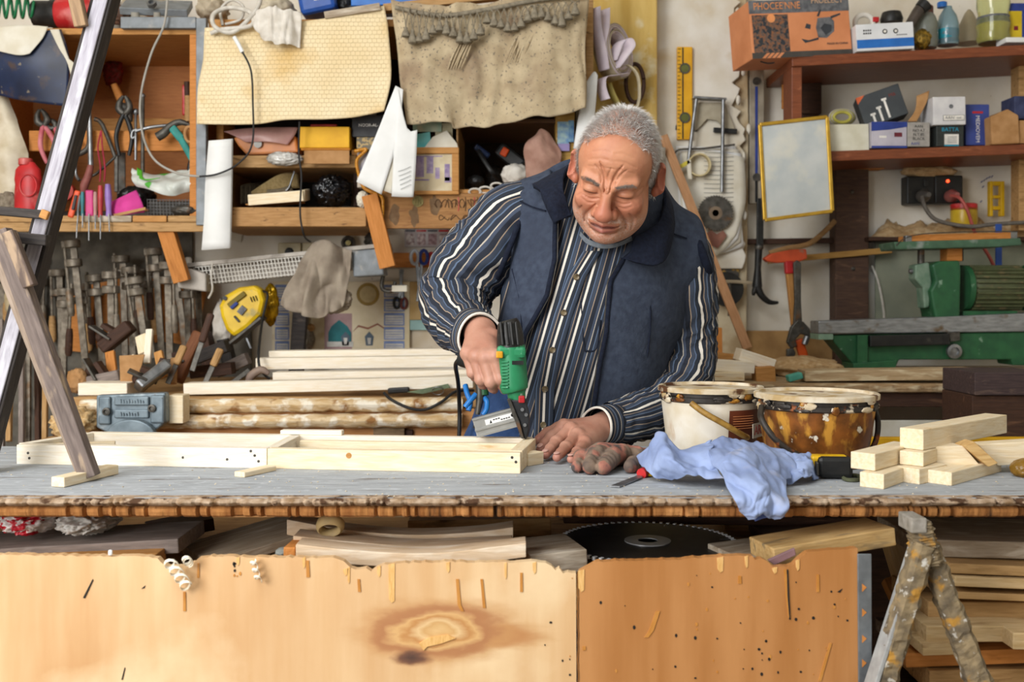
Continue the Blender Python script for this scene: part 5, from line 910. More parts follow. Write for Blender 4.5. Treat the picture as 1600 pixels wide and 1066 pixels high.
pprism('lower_jaw', [(1230, 546), (1240, 544), (1244, 552), (1238, 566), (1230, 556)], 2.97, .018, DSTEEL, aw, bev=.003); MB().lathe([(.009, -.012), (.009, .012)], 14, P(1259, 532, 2.972), RY(20)).build('worm', STEEL, aw)
tag(pbeam('orange_grip', (1247, 530, 2.99), (1257, 562, 2.99), .026, .02, mat('orange_grip', '#d4551c', '#b84613', sc=9, rough=.5), bev=.005), 'orange handle end below the adjustable wrench', 'tool handle')
# ---------------------------------------------------------------- right shelf unit
rs = thing('wall_shelf', 'red-brown wooden wall shelf unit with two boards', 'shelf', P(1420, 250, 2.88))
def tilt(name, x0, y0, x1, y1, Y, th, dep, m, parent):
    a, b = P(x0, y0, Y), P(x1, y1, Y); d = (b-a); R = frame(d); n = R @ Vector((0, 0, 1))
    return boxobj(name, (a+b)/2 + Vector((0, dep/2, 0)) - n*th/2, (d.length, dep, th), m, parent, R)
tilt('top_board', 1237, 88, 1680, 66, 2.85, .028, .29, REDW, rs); tilt('middle_board', 1250, 238, 1680, 222, 2.87, .028, .27, REDW, rs)
ver('side_board', 1237, 1253, 90, 242, 2.86, 2.95, REDW, rs); pbox('bracket', 1252, 118, 1284, 178, 3.10, .04, DARKW, rs); pbox('bracket', 1254, 172, 1280, 192, 3.11, .04, DARKW, rs)
pbox('lower_rail', 1300, 254, 1382, 264, 3.08, .05, ORANGEW, rs)
tag(pbox('wall_card', 1222, 115, 1236, 170, 3.1, .01, ORANGEW), 'orange wood chip board on wall beside the shelf end', 'board')
# saw carton
pc_ = thing('power_tool_carton', 'large orange and black power tool carton on shelf corner', 'carton', P(1245, 100, 2.84))
OC = mat('carton_orange', '#d68d60', '#c98054', sc=6, rough=.65); Rt = RY(-4.5) @ RZ(9)
c0 = P(1247, 42, 2.83) + Vector((0, .09, 0)); bd_ = boxobj('box', c0, (.295, .15, .16), OC, pc_, Rt)
bd_['_d'] = (.295, .15, .16)
decal(bd_, rect(0, .062, .295, .036), INKG, 'top_band'); decal(bd_, rect(0, -.072, .295, .016), mat('band_dark', '#4a4642', rough=.6), 'bottom_band')
lettering(bd_, "PHOCEE'NNE", -.135, .063, .02, INKO, y=-.0765, align='LEFT', sx=.82); lettering(bd_, 'PROELECT', .035, .074, .016, mat('ink_tan', '#d6b08c', rough=.6), y=-.0765, align='LEFT', sx=.9)
decal(bd_, rect(-.088, -.012, .105, .104), mat('chip_photo', '#55504c', '#8a5a3c', sc=45, rough=.6, c3='#2f3338', sc3=30, f3=(.5, .55)), 'photo_print')
decal(bd_, circ(-.085, .03, .012), INKO, 'print_sun', th=.001)
decal(bd_, [(.045, .0), (.052, .026), (.09, .028), (.1, .015), (.098, -.012), (.075, -.03), (.05, -.028)], INKG, 'print_tool', th=.001); decal(bd_, [(.058, -.002), (.07, .01), (.092, .005), (.09, -.012), (.072, -.022)], mat('print_dark', '#3c3f45', rough=.6), 'print_guard', th=.0014)
for p_ in ([(.0, -.03), (.01, -.042), (.05, -.034), (.05, -.028), (.02, -.035)], [(.05, .032), (.06, .05), (.064, .048), (.056, .03)], [(.012, .0), (.018, .012), (.03, .008), (.028, -.004)], [(.09, .03), (.12, .038), (.12, .033), (.094, .024)]): decal(bd_, p_, mat('print_dark', '#3c3f45'), 'print_handle', th=.001)
lettering(bd_, 'MADE IN CHINA', .105, -.047, .006, mat('print_dark', '#3c3f45'), y=-.0768)
for s_ in range(4): decal(bd_, [(.03+s_*.014-.15, -.08), (.04+s_*.014-.15, -.08), (.055+s_*.014-.15, -.066), (.045+s_*.014-.15, -.066)], OC, 'stripe', th=.001)
ptube('handle_slot', [(1188, 96, 2.85), (1200, 99, 2.85), (1210, 98, 2.85)], .002, INK, pc_, n=5)
wb = tag(pbox('white_blue_carton', 1338, 36, 1428, 78, 2.84, .11, mat('white_card', '#dfe0e2', '#d2d4d6', sc=8, rough=.6), roll=-3), 'white and blue carton lying beside the orange carton', 'carton')
decal(wb, rect(0, -.018, .158, .024), BLUEP, 'blue_band'); [decal(wb, rect(-.058+.006*k, .019-.008*j, .004, .0045), INK, 'small_print') for k in range(4) for j in range(2)]; decal(wb, circ(.0, .014, .007), INK, 'recycle_mark'); decal(wb, circ(0, .014, .004), INKW, 'recycle_core', th=.001); decal(wb, circ(.03, .014, .007), INK, 'recycle_mark'); decal(wb, circ(.03, .014, .004), INKW, 'recycle_core', th=.001); [decal(wb, rect(.034+.005*k, .003, .0034, .003), INKG, 'small_print') for k in range(6)]
t = thing('white_spool', 'white ring-shaped spool behind the white and blue carton', 'spool', P(1350, 36, 2.94)); ptube('ring', [(1350+14*math.cos(i*.5236), 36+13*math.sin(i*.5236), 2.95) for i in range(12)], .008, WHITEP, t, closed=True); pbox('tab', 1364, 26, 1374, 34, 2.94, .02, REDP, t)
t = thing('black_stopper', 'round black ribbed cap behind the white and blue carton', 'cap', P(1393, 38, 2.95)); MB().lathe([(.03, 0), (.032, .012), (.026, .03), (.012, .034)], 22, P(1393, 36, 2.95)).build('cap', BLACKP, t, smooth=True)
JAR = mat('dark_amber_glass', '#5a4530', '#6e5a3c', sc=8, rough=.2, spec=.6); CLR = mat('clear_glass', '#b9c4c2', rough=.08, trans=.75, spec=.5)
t = thing('glass_jar', 'cloudy jar with brown lid holding brass bits', 'jar', P(1448, 76, 2.92)); MB().lathe([(.03, 0), (.034, .01), (.034, .07), (.026, .092), (.02, .1)], 22, P(1446, 76, 2.93)).build('glass', mat('cloudy_glass', '#8f948c', '#7a7d72', sc=6, rough=.2, trans=.3), t, smooth=True); MB().lathe([(.018, 0), (.018, .02), (.014, .024)], 18, P(1448, 22, 2.93)).build('lid', mat('brown_lid', '#6b3f36', rough=.5), t, smooth=True); pcr('brass_bits', 1432, 44, 1458, 74, 2.89, .03, mat('brass_bits', '#a5822c', '#5a4a20', sc=40, rough=.4, metal=.4), t, amp=.3, seed=2)
t = thing('dark_torch', 'dark torch leaning on the cloudy jar', 'torch', P(1425, 70, 2.88)); ptube('body', [(1420, 42, 2.89), (1432, 22, 2.89), (1440, 12, 2.89)], [.014, .016, .018], mat('torch_brown', '#4a4038', rough=.4), t, n=12); ptube('head', [(1438, 14, 2.885), (1446, 6, 2.885)], [.018, .022], BLACKP, t, n=12)
t = thing('water_bottle', 'clear plastic bottle with blue cap and blue liquid', 'bottle', P(1480, 72, 2.93)); MB().lathe([(.028, 0), (.031, .008), (.029, .02), (.031, .03), (.03, .06), (.024, .085), (.012, .105), (.011, .112)], 24, P(1481, 71, 2.95)).build('bottle', mat('pale_blue_pet', '#9fc0cc', rough=.1, trans=.7), t, smooth=True); MB().lathe([(.0135, 0), (.0135, .014), (.011, .016)], 16, P(1472, 12, 2.95)).build('cap', BLUEP, t, smooth=True); MB().lathe([(.029, 0), (.03, .028), (.0, .029)], 20, P(1480, 62, 2.95), cap=False).build('liquid', mat('teal_liquid', '#2a93a5', rough=.15), t, smooth=True)
t = thing('clear_funnel', 'clear tan plastic cone bag leaning on the wall', 'bag', P(1512, 68, 3.0)); MB().lathe([(.038, 0), (.03, .05), (.012, .09), (.004, .1)], 18, P(1514, 68, 3.03)).build('cone', mat('tan_film', '#b9ab8c', '#a5987c', sc=6, rough=.3, trans=.3), t, smooth=True)
t = thing('oil_bottle', 'bottle of yellow oil on the top right shelf', 'bottle', P(1552, 68, 2.92)); MB().lathe([(.04, 0), (.046, .012), (.043, .03), (.047, .05), (.04, .085), (.045, .105), (.044, .16)], 28, P(1552, 68, 2.93)).build('bottle', mat('oil_pet', '#e3e8b0', rough=.08, trans=.85), t, smooth=True); MB().lathe([(.04, 0), (.044, .015), (.041, .03), (.044, .05), (.0, .068)], 26, P(1552, 67, 2.93), cap=False).build('oil', mat('yellow_oil', '#c9b91c', '#b8a512', sc=6, rough=.15), t, smooth=True); MB().lathe([(.0425, 0), (.0435, .02)], 26, P(1552, 38, 2.93), cap=False).build('label_band', INKG, t, smooth=True)
t = thing('blue_yellow_tin', 'blue and yellow tin at the right end of top shelf', 'tin', P(1590, 60, 2.92)); tb = pbox('tin', 1574, 4, 1625, 62, 2.92, .06, mat('tin_yellow', '#d8bc28', '#c4a718', sc=6, rough=.4), t, bev=.006); decal(tb, rect(0, .04, .09, .022), INKB, 'blue_band'); decal(tb, rect(-.022, -.02, .012, .012), mat('maroon', '#7d1f2c'), 'red_square'); decal(tb, rect(.02, -.01, .05, .08), INKB, 'blue_panel', th=.0008)
tag(pbox('white_slip', 1572, 58, 1625, 66, 2.86, .06, PAPER), 'white paper slip lying under the blue and yellow tin', 'paper')
# second shelf
t = thing('cable_coil', 'coil of pale yellow-green cable on the white box', 'cable coil', P(1320, 190, 2.95))
for k in range(4): ptube('loop', [(1316+(19-2*k)*math.cos(i*.5236), 183+(11-k)*math.sin(i*.5236), 2.95-.01*k) for i in range(12)], .005, [WHITEC, mat('yg_cable', '#b5ac4c', rough=.5)][k % 2], t, closed=True)
tag(pbox('white_box', 1296, 194, 1358, 236, 2.88, .10, mat('ivory_card', '#d9d6c4', '#c9c4ae', sc=8, rough=.7), roll=-1), 'plain ivory open box on the middle board behind mirror', 'box')
b1 = tag(pbox('screw_carton', 1352, 140, 1418, 190, 2.90, .10, mat('charcoal_card', '#3b4042', '#33373a', sc=8, rough=.55), roll=-18, yaw=-14), 'tilted charcoal carton printed with screws', 'carton')
decal(b1, [(-.06, .025), (-.035, .045), (-.06, .045)], mat('orange_corner', '#d9683c'), 'orange_corner')
for k, (x, z, l_) in enumerate([(-.03, -.03, .03), (-.01, -.022, .04), (.01, -.012, .055)]): decal(b1, rect(x, z, .006, l_), INKW, 'print_screw'); decal(b1, rect(x, z+l_/2, .014, .006), INKW, 'print_screw_head')
lettering(b1, 'M&', .035, .02, .01, mat('dark_red', '#7a2f26'))
b2 = tag(pbox('purple_carton', 1362, 190, 1417, 231, 2.865, .09, mat('lilac_card', '#bdb8c2', '#aaa5b0', sc=8, rough=.6)), 'white and purple hinge carton under the tilted charcoal carton', 'carton')
decal(b2, [(-.05, .036), (.05, .036), (.05, .022), (0, .014), (-.05, .01)], INKB, 'purple_wave'); decal(b2, rect(0, -.034, .099, .006), INKB, 'purple_foot'); decal(b2, rect(.025, .0, .022, .012), mat('maroon2', '#6b2630'), 'print_hinge'); decal(b2, rect(-.018, -.006, .02, .006), INKW, 'print_hinge')
b3 = tag(pbox('grey_carton', 1418, 191, 1453, 229, 2.865, .08, mat('grey_card', '#a39e98', '#938e88', sc=30, rough=.6)), 'grey carton lettered BLACK beside the purple carton', 'carton')
for k, s_ in enumerate(('AAN', 'NO.4.7', 'N.T.85', 'BLACK')): lettering(b3, s_, 0, .022-.0115*k, .008, INK)
lettering(b3, 'AAN', -.01, -.026, .008, INKB)
b4 = tag(pbox('batta_carton', 1463, 196, 1506, 229, 2.87, .09, mat('dark_carton', '#2f3432', '#262a29', sc=30, rough=.5)), 'dark carton with cyan lettering under the white carton', 'carton')
lettering(b4, 'BATTA', 0, .018, .011, mat('cyan_ink', '#2f9fc0')); decal(b4, rect(.004, -.010, .04, .03), INKW, 'white_label'); decal(b4, rect(.004, -.026, .04, .004), mat('cyan_ink', '#2f9fc0'), 'cyan_line')
for k in range(4): decal(b4, rect(.006, -.018+.005*k, .026, .0014), INKG, 'label_text', th=.0009)
b5 = tag(pbox('white_carton', 1458, 151, 1509, 195, 2.86, .09, mat('white_card2', '#d6d4d4', '#c8c6c8', sc=14, rough=.6), roll=-1), 'white carton stacked on the dark cyan-lettered carton', 'carton')
decal(b5, rect(.012, -.02, .06, .016), INKG, 'logo_frame'); decal(b5, rect(.012, -.02, .057, .0135), INKW, 'logo_panel', th=.0008); lettering(b5, 'AAN', 0, -.02, .009, INKB, y=-.0456); lettering(b5, 'wall', .026, -.02, .006, INKB, y=-.0456); decal(b5, circ(.005, .012, .006), INKG, 'logo_mark')
b6 = tag(pbox('blue_carton', 1509, 163, 1546, 227, 2.90, .08, mat('navy_card', '#39488c', '#303d78', sc=8, rough=.55)), 'upright blue carton with vertical white lettering', 'carton')
lettering(b6, 'MEDIOVEM', .0, -.012, .011, INKW, roll=90); decal(b6, rect(0, .035, .03, .006), REDP, 'red_mark')
tag(ppatch('open_flap', [[(1432, 150, 2.90), (1452, 142, 2.90)], [(1430, 172, 2.89), (1448, 160, 2.89)], [(1418, 190, 2.88), (1432, 190, 2.88)]], CARD, th=.003, nu=6, nv=8), 'brown cardboard flap between charcoal and white cartons', 'cardboard')
tag(pprism('brown_parcel', [(1548, 182), (1575, 170), (1592, 180), (1594, 224), (1550, 226)], 2.86, .10, CARD, bev=.004), 'brown taped cardboard parcel on the middle board', 'parcel')
tag(pbox('brown_parcel_right', 1592, 188, 1650, 224, 2.87, .09, CARD), 'brown box at far right end of the middle board', 'box')
tag(pbox('navy_box', 1585, 150, 1640, 186, 2.90, .08, mat('navy_card2', '#2a3150', '#3c4468', sc=20, rough=.5)), 'dark blue box on top of the brown box at right', 'box')
# ---------------------------------------------------------------- socket, cords, jar and sawdust ledge
sk = thing('power_socket', 'black double wall socket with two plugs and red light', 'socket', P(1460, 318, 3.1)); pbox('plate', 1417, 275, 1461, 319, 3.09, .05, BLACKP, sk, bev=.004); pbox('plate', 1461, 274, 1505, 318, 3.09, .05, BLACKP, sk, bev=.004)
pbox('switch', 1444, 280, 1452, 292, 3.085, .01, BLACKP, sk); MB().ball(P(1481, 283, 3.088), .005).build('indicator_light', mat('red_led', '#ff4a26', emit=3), sk)
for x, m in ((1440, mat('grey_plug', '#5a5550', rough=.5)), (1484, mat('pink_plug', '#9c5a54', rough=.5))): MB().lathe([(.018, 0), (.02, .02), (.012, .04), (.007, .055)], 14, P(x, 307, 3.09), RX(90)).build('plug', m, sk, smooth=True)
tag(pcr('sawdust_mound', 1412, 256, 1505, 278, 3.08, .07, SAWDUST, amp=.25, seed=6, ridge=False), 'sawdust mound lying on top of the black socket', 'sawdust')
tag(ptube('power_cable', [(1441, 308, 3.04), (1446, 325, 3.0), (1460, 342, 2.99), (1485, 350, 2.99), (1520, 354, 2.98), (1560, 350, 2.98), (1640, 346, 2.98)], .006, mat('dusty_cord', '#6d675f', '#57514a', sc=30, rough=.7)), 'dusty grey power cord running right from the socket', 'cord')
tag(ptube('red_power_cable', [(1486, 306, 3.04), (1500, 310, 3.0), (1512, 330, 2.99), (1524, 365, 3.0), (1545, 400, 3.05), (1562, 430, 3.08), (1600, 470, 3.1)], .005, mat('red_rubber', '#b0554c', '#9a463e', sc=12, rough=.5)), 'red power cord running down behind the green machine', 'cord')
t = thing('yellow_jar', 'yellow jar with red lid standing in the sawdust', 'jar', P(1506, 350, 3.06)); MB().lathe([(.036, 0), (.038, .01), (.038, .05), (.034, .058)], 24, P(1506, 352, 3.06)).build('jar', mat('jar_yellow', '#c9a830', '#b08c1c', sc=6, rough=.3), t, smooth=True); MB().lathe([(.038, 0), (.038, .018), (.034, .02)], 24, P(1506, 329, 3.06)).build('lid', REDP, t, smooth=True); 
t = thing('yellow_stopper', 'yellow plastic bracket hanging on the wall near socket', 'bracket', P(1558, 340, 3.1)); 
for a in ((1547, 283, 1552, 338), (1564, 283, 1570, 338), (1552, 283, 1564, 290), (1552, 305, 1564, 310), (1552, 322, 1564, 328)): pbox('bar', *a, 3.09, .02, YELLOWP, t)
tag(pbox('blue_strap', 1556, 350, 1566, 415, 2.97, .006, mat('blue_strap', '#2a4f9c', rough=.6)), 'blue strap hanging from the dusty cord by machine', 'strap')
lsd = thing('sawdust_ledge', 'wall ledge heaped with brown sawdust right of dark post', 'ledge', P(1480, 374, 3.1)); hor('board', 1358, 1640, 370, 376, 3.05, 3.148, DARKW, lsd)
V = []; Fc = []; nx, ny = 60, 10
for j in range(ny+1):
    for i in range(nx+1):
        x = 1358 + 282*i/nx; b = P(x, 370, 3.05 + .095*j/ny); h = (.035 + .03*noise.noise(Vector((i*.13, 3, 0))) + .012*noise.noise(Vector((i*.5, j*.5, 1)))) * math.sin(min(1, (j+.0)/ny*1.1)*math.pi/2) * min(1, i/6)
        V.append((b.x, 3.05 + .095*j/ny, P(x, 370, 3.05).z + max(0, h*1.35)))
for j in range(ny):
    for i in range(nx): Fc.append((j*(nx+1)+i, j*(nx+1)+i+1, (j+1)*(nx+1)+i+1, (j+1)*(nx+1)+i))
o = meshobj('sawdust', V, Fc, SAWDUST, lsd, smooth=True); o['kind'] = 'stuff'
for x, y in ((1534, 284), (1538, 282), (1542, 279), (1546, 277), (1550, 276), (1536, 292), (1533, 315)): ptube('pencil_mark', [(x-1.2, y+1.5, YW-.0008), (x+1.2, y-1.5, YW-.0008)], .0012, INKB, bpy.data.objects['wall_back'], n=5, k=2)
tag(ptube('wall_wire', [(1362, 415, 3.13), (1372, 440, 3.12), (1380, 480, 3.12), (1383, 520, 3.13)], .004, WHITEC), 'pale wire hanging on the wall right of dark post', 'cable')
tag(pbox('grey_wall_panel', 1368, 378, 1640, 555, 3.125, .01, mat('sage_panel', '#8c8f7c', '#7c8070', sc=5, rough=.85)), 'grey-green wall board behind the green machine', 'board')
tag(pbox('low_wall_board', 1165, 517, 1306, 575, 3.12, .02, mat('tan_low', '#b08a58', '#99754a', sc=8, rough=.9)), 'tan board low on the wall below orange hammer', 'board')
# ---------------------------------------------------------------- green planer / saw machine
mc = thing('planer_machine', 'green cast iron jointer machine with motor on right counter', 'machine', P(1450, 585, 2.8))
IRON = mat('bed_iron', '#9a9da0', '#808385', sc=14, st=(1, 4, 4), rough=.35, metal=.6, c3='#6d5c48', sc3=10, f3=(.58, .7))
MY = 2.80
pprism('bed', [(1279, 502), (1450, 496), (1640, 488), (1640, 518), (1470, 520), (1279, 522)], MY, .08, IRON, mc, bev=.003)
pprism('bed_end', [(1279, 522), (1302, 522), (1302, 531), (1279, 531)], MY, .08, mat('pale_green', '#7f9a86', '#6c8874', sc=12, rough=.5), mc)
pprism('base', [(1300, 524), (1640, 518), (1640, 571), (1583, 571), (1580, 562), (1405, 562), (1400, 574), (1340, 574), (1335, 582), (1332, 568), (1302, 534)], MY+.01, .09, GREENM, mc, bev=.003)
pprism('foot', [(1333, 568), (1402, 562), (1400, 576), (1334, 582)], MY-.01, .10, GREENM, mc, bev=.003); pprism('rib', [(1340, 524), (1356, 524), (1356, 566), (1340, 568)], MY-.004, .03, GREENM, mc)
pbeam('dark_slide', (1358, 533, MY-.006), (1482, 530, MY-.006), .030, .02, BLACKP, mc, bev=.002); pprism('clamp_block', [(1480, 520), (1500, 518), (1500, 532), (1486, 534)], MY-.01, .03, DSTEEL, mc)
MB().lathe([(.02, 0), (.02, .012), (.012, .014), (.012, .008), (.006, .009)], 20, P(1489, 549, MY+.0), RX(90)).build('hub_bolt', STEEL, mc, smooth=True)
for x, y in ((1380, 532), (1452, 530)): MB().lathe([(.004, 0), (.004, .004)], 10, P(x, y, MY-.006), RX(90)).build('screw', STEEL, mc)
pprism('head_casting', [(1456, 414), (1468, 408), (1500, 407), (1502, 420), (1500, 515), (1466, 515), (1458, 480), (1454, 455), (1462, 440)], MY+.01, .10, GREENM, mc, bev=.006)
pprism('slide_bracket', [(1430, 414), (1452, 410), (1456, 440), (1452, 480), (1444, 482), (1442, 450), (1430, 436)], MY+.03, .05, mat('worn_green', '#7d927f', '#5c7a64', sc=14, rough=.5), mc, bev=.004)
ptube('adjust_post', [(1439, 388, MY+.05), (1439, 412, MY+.05)], .010, DSTEEL, mc, k=2); MB().lathe([(.006, -.012), (.008, 0), (.006, .012)], 10, P(1427, 424, MY+.05), RY(90)).build('side_knob', STEEL, mc, smooth=True)
pbox('neck', 1480, 386, 1504, 408, MY+.04, .05, ORANGEW, mc); pbox('neck_post', 1496, 386, 1506, 408, MY+.05, .04, BLACKP, mc)
pprism('upper_table', [(1397, 378), (1595, 372), (1597, 383), (1560, 386), (1400, 390)], MY-.01, .12, mat('table_green', '#4a6a52', '#3c5845', sc=12, rough=.5, c3='#8a938c', sc3=9, f3=(.55, .7)), mc, bev=.003); pprism('table_board', [(1425, 367), (1580, 363), (1580, 373), (1425, 377)], MY, .10, ORANGEW, mc); pbox('table_bolt', 1578, 362, 1590, 374, MY, .02, STEEL, mc); pbox('table_bolt', 1415, 368, 1425, 379, MY, .02, STEEL, mc)
ptube('table_wire', [(1400, 384, MY-.012), (1415, 372, MY-.012), (1450, 365, MY-.012), (1530, 362, MY-.012), (1590, 362, MY-.012)], .0015, DSTEEL, mc)
MO = mat('motor_olive', '#5a6040', '#484c34', sc=12, rough=.5, c3='#76694a', sc3=12, f3=(.58, .7))
mcx = P(1552, 450, MY+.07); rr = .062
MB().lathe([(.05, -.085), (rr-.006, -.08), (rr-.006, .08), (.05, .085)], 36, mcx, RY(90)).build('motor_core', MO, mc, smooth=True)
for i in range(26):
    a = 2*math.pi*i/26; q = mcx + Vector((0, math.cos(a)*(rr-.003), math.sin(a)*(rr-.003))); boxobj('cooling_fin', q, (.14, .005, .010), MO, mc, RX(math.degrees(a)-90), bev=.001)
MB().lathe([(rr, 0), (rr+.003, .01), (rr-.01, .02), (.02, .024)], 36, mcx + Vector((.08, 0, 0)), RY(90)).build('end_bell', GREENM, mc, smooth=True); MB().lathe([(rr+.002, 0), (rr+.002, .014)], 36, mcx - Vector((.09, 0, 0)), RY(90)).build('flange', GREENM, mc, smooth=True)
ptube('shaft', [(1596, 448, MY+.07), (1625, 447, MY+.07)], .010, DSTEEL, mc, k=2); pbox('motor_foot', 1505, 486, 1590, 498, MY+.04, .06, GREENM, mc)
# ---------------------------------------------------------------- wood scraps on the right counter
sc_ = [((1112, 570), (1175, 574), 2.56, .028, .06, PINE_W, 'pale flat offcut at front of the right heap'), ((1152, 553), (1205, 570), 2.60, .03, .07, PINE_W, 'pale block lying on the right offcut heap'), ((1105, 588), (1160, 588), 2.52, .02, .05, PINE, 'pale strip under the right offcut heap'), ((1112, 556), (1150, 560), 2.66, .02, .05, TAN, 'brown offcut behind the right heap'), ((1178, 588), (1208, 586), 2.55, .045, .05, TAN, 'brown block beneath the pale block on right heap'), ((1117, 512), (1118, 580), 2.82, .03, .05, ORANGEW, 'upright orange block standing behind the sleeve')]
for (a, b, Y, w_, t_, m, l) in sc_: tag(pbeam('offcut', (a[0], a[1], Y), (b[0], b[1], Y), w_, t_, m), l, 'offcut', 'offcuts on the right counter')
tag(pbeam('teal_eraser', (1230, 592, 2.5), (1252, 586, 2.5), .016, .03, mat('teal_foam', '#5fae9c', '#4c9887', sc=8, rough=.8), bev=.003), 'small teal sanding block on the right counter', 'sanding block')
tag(pbeam('long_dusty_plank', (1252, 586, 2.52), (1516, 583, 2.50), .026, .08, wood('dusty_beam', '#b39a76', '#9a805c', c3='#c9b896', f3=(.5, .65))), 'long dusty plank lying in front of the machine', 'plank')
tag(pcr('sawdust_heap', 1205, 560, 1345, 600, 2.62, .25, SAWDUST, amp=.22, seed=8, ridge=False, flatz=-.0184), 'pale sawdust heap on the counter left of machine', 'sawdust')
# ---------------------------------------------------------------- things on the bench
def bY(py): return (CZ-BT)*F/(py-HY)
def on(px, py, h=0): p = bx(px, py); p.z += h; return p
# pine frame being nailed
fm = thing('pine_frame', 'long unfinished pine frame lying on the workbench', 'frame', on(420, 735))
RH = .031
def rail(name, a, b, th, m=PINE_W, h=RH, z=0, parent=fm):
    A, B = on(*a), on(*b); A.z += h/2+z; B.z += h/2+z; return beam(name, A, B, h, th, m, parent, bev=.001, up=Vector((0, 0, 1)))
A1, B1 = (31, 726), (814, 742)
rail('front_rail', (31, 724), (420, 731), .018); rail('front_rail', (421, 731), (814, 739), .018, PINE)
rail('back_rail', (140, 703), (832, 713), .018); rail('end_piece', (36, 723), (140, 704), .018); rail('end_piece', (806, 736), (828, 714), .02, PINE)
rail('cross_piece', (425, 730), (462, 708), .018); rail('inner_rail', (470, 712), (815, 718), .014, PINE, h=.026)
rail('inner_rail', (72, 716), (180, 712), .014, PINE, h=.024)
for x, y in ((286, 715), (355, 718), (392, 705), (398, 712), (404, 721), (44, 708), (46, 716), (806, 722), (800, 715)):
    Yq = bY(731) - .017 if x > 300 else bY(726) - .008
    Yq = float(np.interp(x, [31, 420, 814], [bY(724), bY(731), bY(739)])) - .0092
    MB().lathe([(.0022, 0), (.0022, .0006)], 8, P(x, y, Yq), RX(90)).build('nail', DSTEEL, fm)
MB().lathe([(.0045, 0), (.0045, .0004)], 10, P(545, 712, bY(733.6)-.0093), RX(90)).build('wood_knot', TAN, fm)
tag(beam('support_stick', on(374, 746, .004), on(424, 735, .004), .008, .02, PINE, up=Vector((0, 0, 1))), 'small pine stick poking out under the frame', 'stick')
tag(beam('batten_offcut', on(440, 707, RH+.004), on(536, 708, RH+.004), .008, .018, PINE_W, up=Vector((0, 0, 1))), 'thin batten lying across the back of the pine frame', 'batten')
jb = thing('joint_block', 'small pine block beside the frame end near the hand', 'wood block', on(832, 726)); beam('block', on(818, 728, .010), on(842, 724, .010), .02, .022, PINE, jb, up=Vector((0, 0, 1)))
# dark stained X-legged stool frame in the foreground
xf = thing('stained_stand', 'dark stained crossed-leg wooden stand at left of bench', 'wooden stand', on(130, 745))
Ya, Yb_ = 1.52, 1.44
LG = STAINW
pbeam('leg_sheen_plate', (168, -40, Ya-.017), (-39, 735, bY(740)-.017), .0205, .004, wood('leg_sheen_grey', '#b3b0b8', '#8f8a94', c3='#cfced6', f3=(.5, .7), rough=.6), xf)  # light grey plate: sheen on the dark leg's front put into its colour
pbeam('leg', (176, -40, Ya), (-31, 735, bY(740)), .031, .031, BLACKW, xf)
pbeam('leg', (2, 360, 1.47), (141, 746, bY(752)), .024, .022, wood('leg_brown', '#7d6f68', '#5c504b', c3='#b09a80', f3=(.58, .7)), xf)
pbeam('leg_edge', (-14, 372, 1.475), (132, 746, bY(752)+.005), .012, .02, wood('leg_side', '#a39181', '#82705f'), xf)
pbeam('rung', (-40, 326, 1.50), (70, 336, 1.50), .013, .018, BLACKW, xf); pbeam('rung', (-40, 366, 1.49), (76, 376, 1.50), .016, .022, BLACKW, xf)
pbeam('brace', (14, 362, 1.462), (48, 448, 1.462), .017, .016, wood('brace_brown', '#6b5a50', '#54463f', c3='#a58d74', f3=(.55, .68)), xf); pbeam('rung_end', (64, 333, 1.492), (76, 338, 1.492), .013, .008, TAN, xf)
pbeam('top_brace', (110, -40, 1.49), (128, 42, 1.50), .018, .016, wood('brace_tan', '#a38564', '#7c6248'), xf)
beam('foot', on(90, 762, .0075), on(176, 741, .0075), .014, .022, PINE, xf, up=Vector((0, 0, 1)))
# paint buckets
def bucket(name, label, cx, cy, Y, rt, rb_, h, m, lidm, band):
    c = P(cx, 0, Y); c.z = BT; t = thing(name, label, 'bucket', c)
    MB().lathe([(rb_*.97, 0), (rb_, .003), (rb_+(rt-rb_)*.8, h*.72), (rt*.985, h*.8)], 48, c).build('body', m, t, smooth=True)
    MB().lathe([(rt*.985, h*.78), (rt*1.02, h*.8), (rt*1.02, h*.86), (rt*.99, h*.87), (rt*.99, h*.93)], 48, c, cap=False).build('collar', band, t, smooth=True)
    MB().lathe([(rt*.99, h*.92), (rt*1.05, h*.925), (rt*1.055, h*.985), (rt*1.03, h), (rt*.96, h), (rt*.94, h*.96), (0, h*.955)], 48, c, cap=False).build('lid', lidm, t, smooth=True)
    return t, c
LIDM = mat('lid_cream', '#d8cdb8', '#b59a6c', sc=14, rough=.7, bump=.4, bsc=30, c3='#5a3a22', sc3=9, f3=(.6, .66))
WBK = mat('bucket_white', '#e6dfd2', '#d6c9b0', sc=9, rough=.55, c3='#b98a4a', sc3=6, f3=(.6, .72), c4='#7a4a20', sc4=26, f4=(.7, .75), st3=(1, 1, .5))
BBK = mat('bucket_brown', '#8a5220', '#55300f', sc=16, rough=.4, bump=.4, bsc=20, c3='#c08a36', sc3=15, f3=(.5, .6), st3=(1, 1, .55), c4='#d8cfbd', sc4=16, f4=(.63, .66))
COLB = mat('tar_band', '#39332e', '#201c1a', sc=12, rough=.5, c3='#c9bba4', sc3=12, f3=(.6, .64), c4='#8a4a20', sc4=14, f4=(.6, .66))
b1_, c1 = bucket('paint_bucket', 'white paint bucket with brown label and crusted lid', 1110, 0, 1.775, .086, .074, .1135, WBK, LIDM, COLB)
b2_, c2 = bucket('paint_bucket', 'stained brown bucket with black band and crusted cream lid', 1275, 0, 1.64, .0925, .078, .114, BBK, LIDM, COLB)
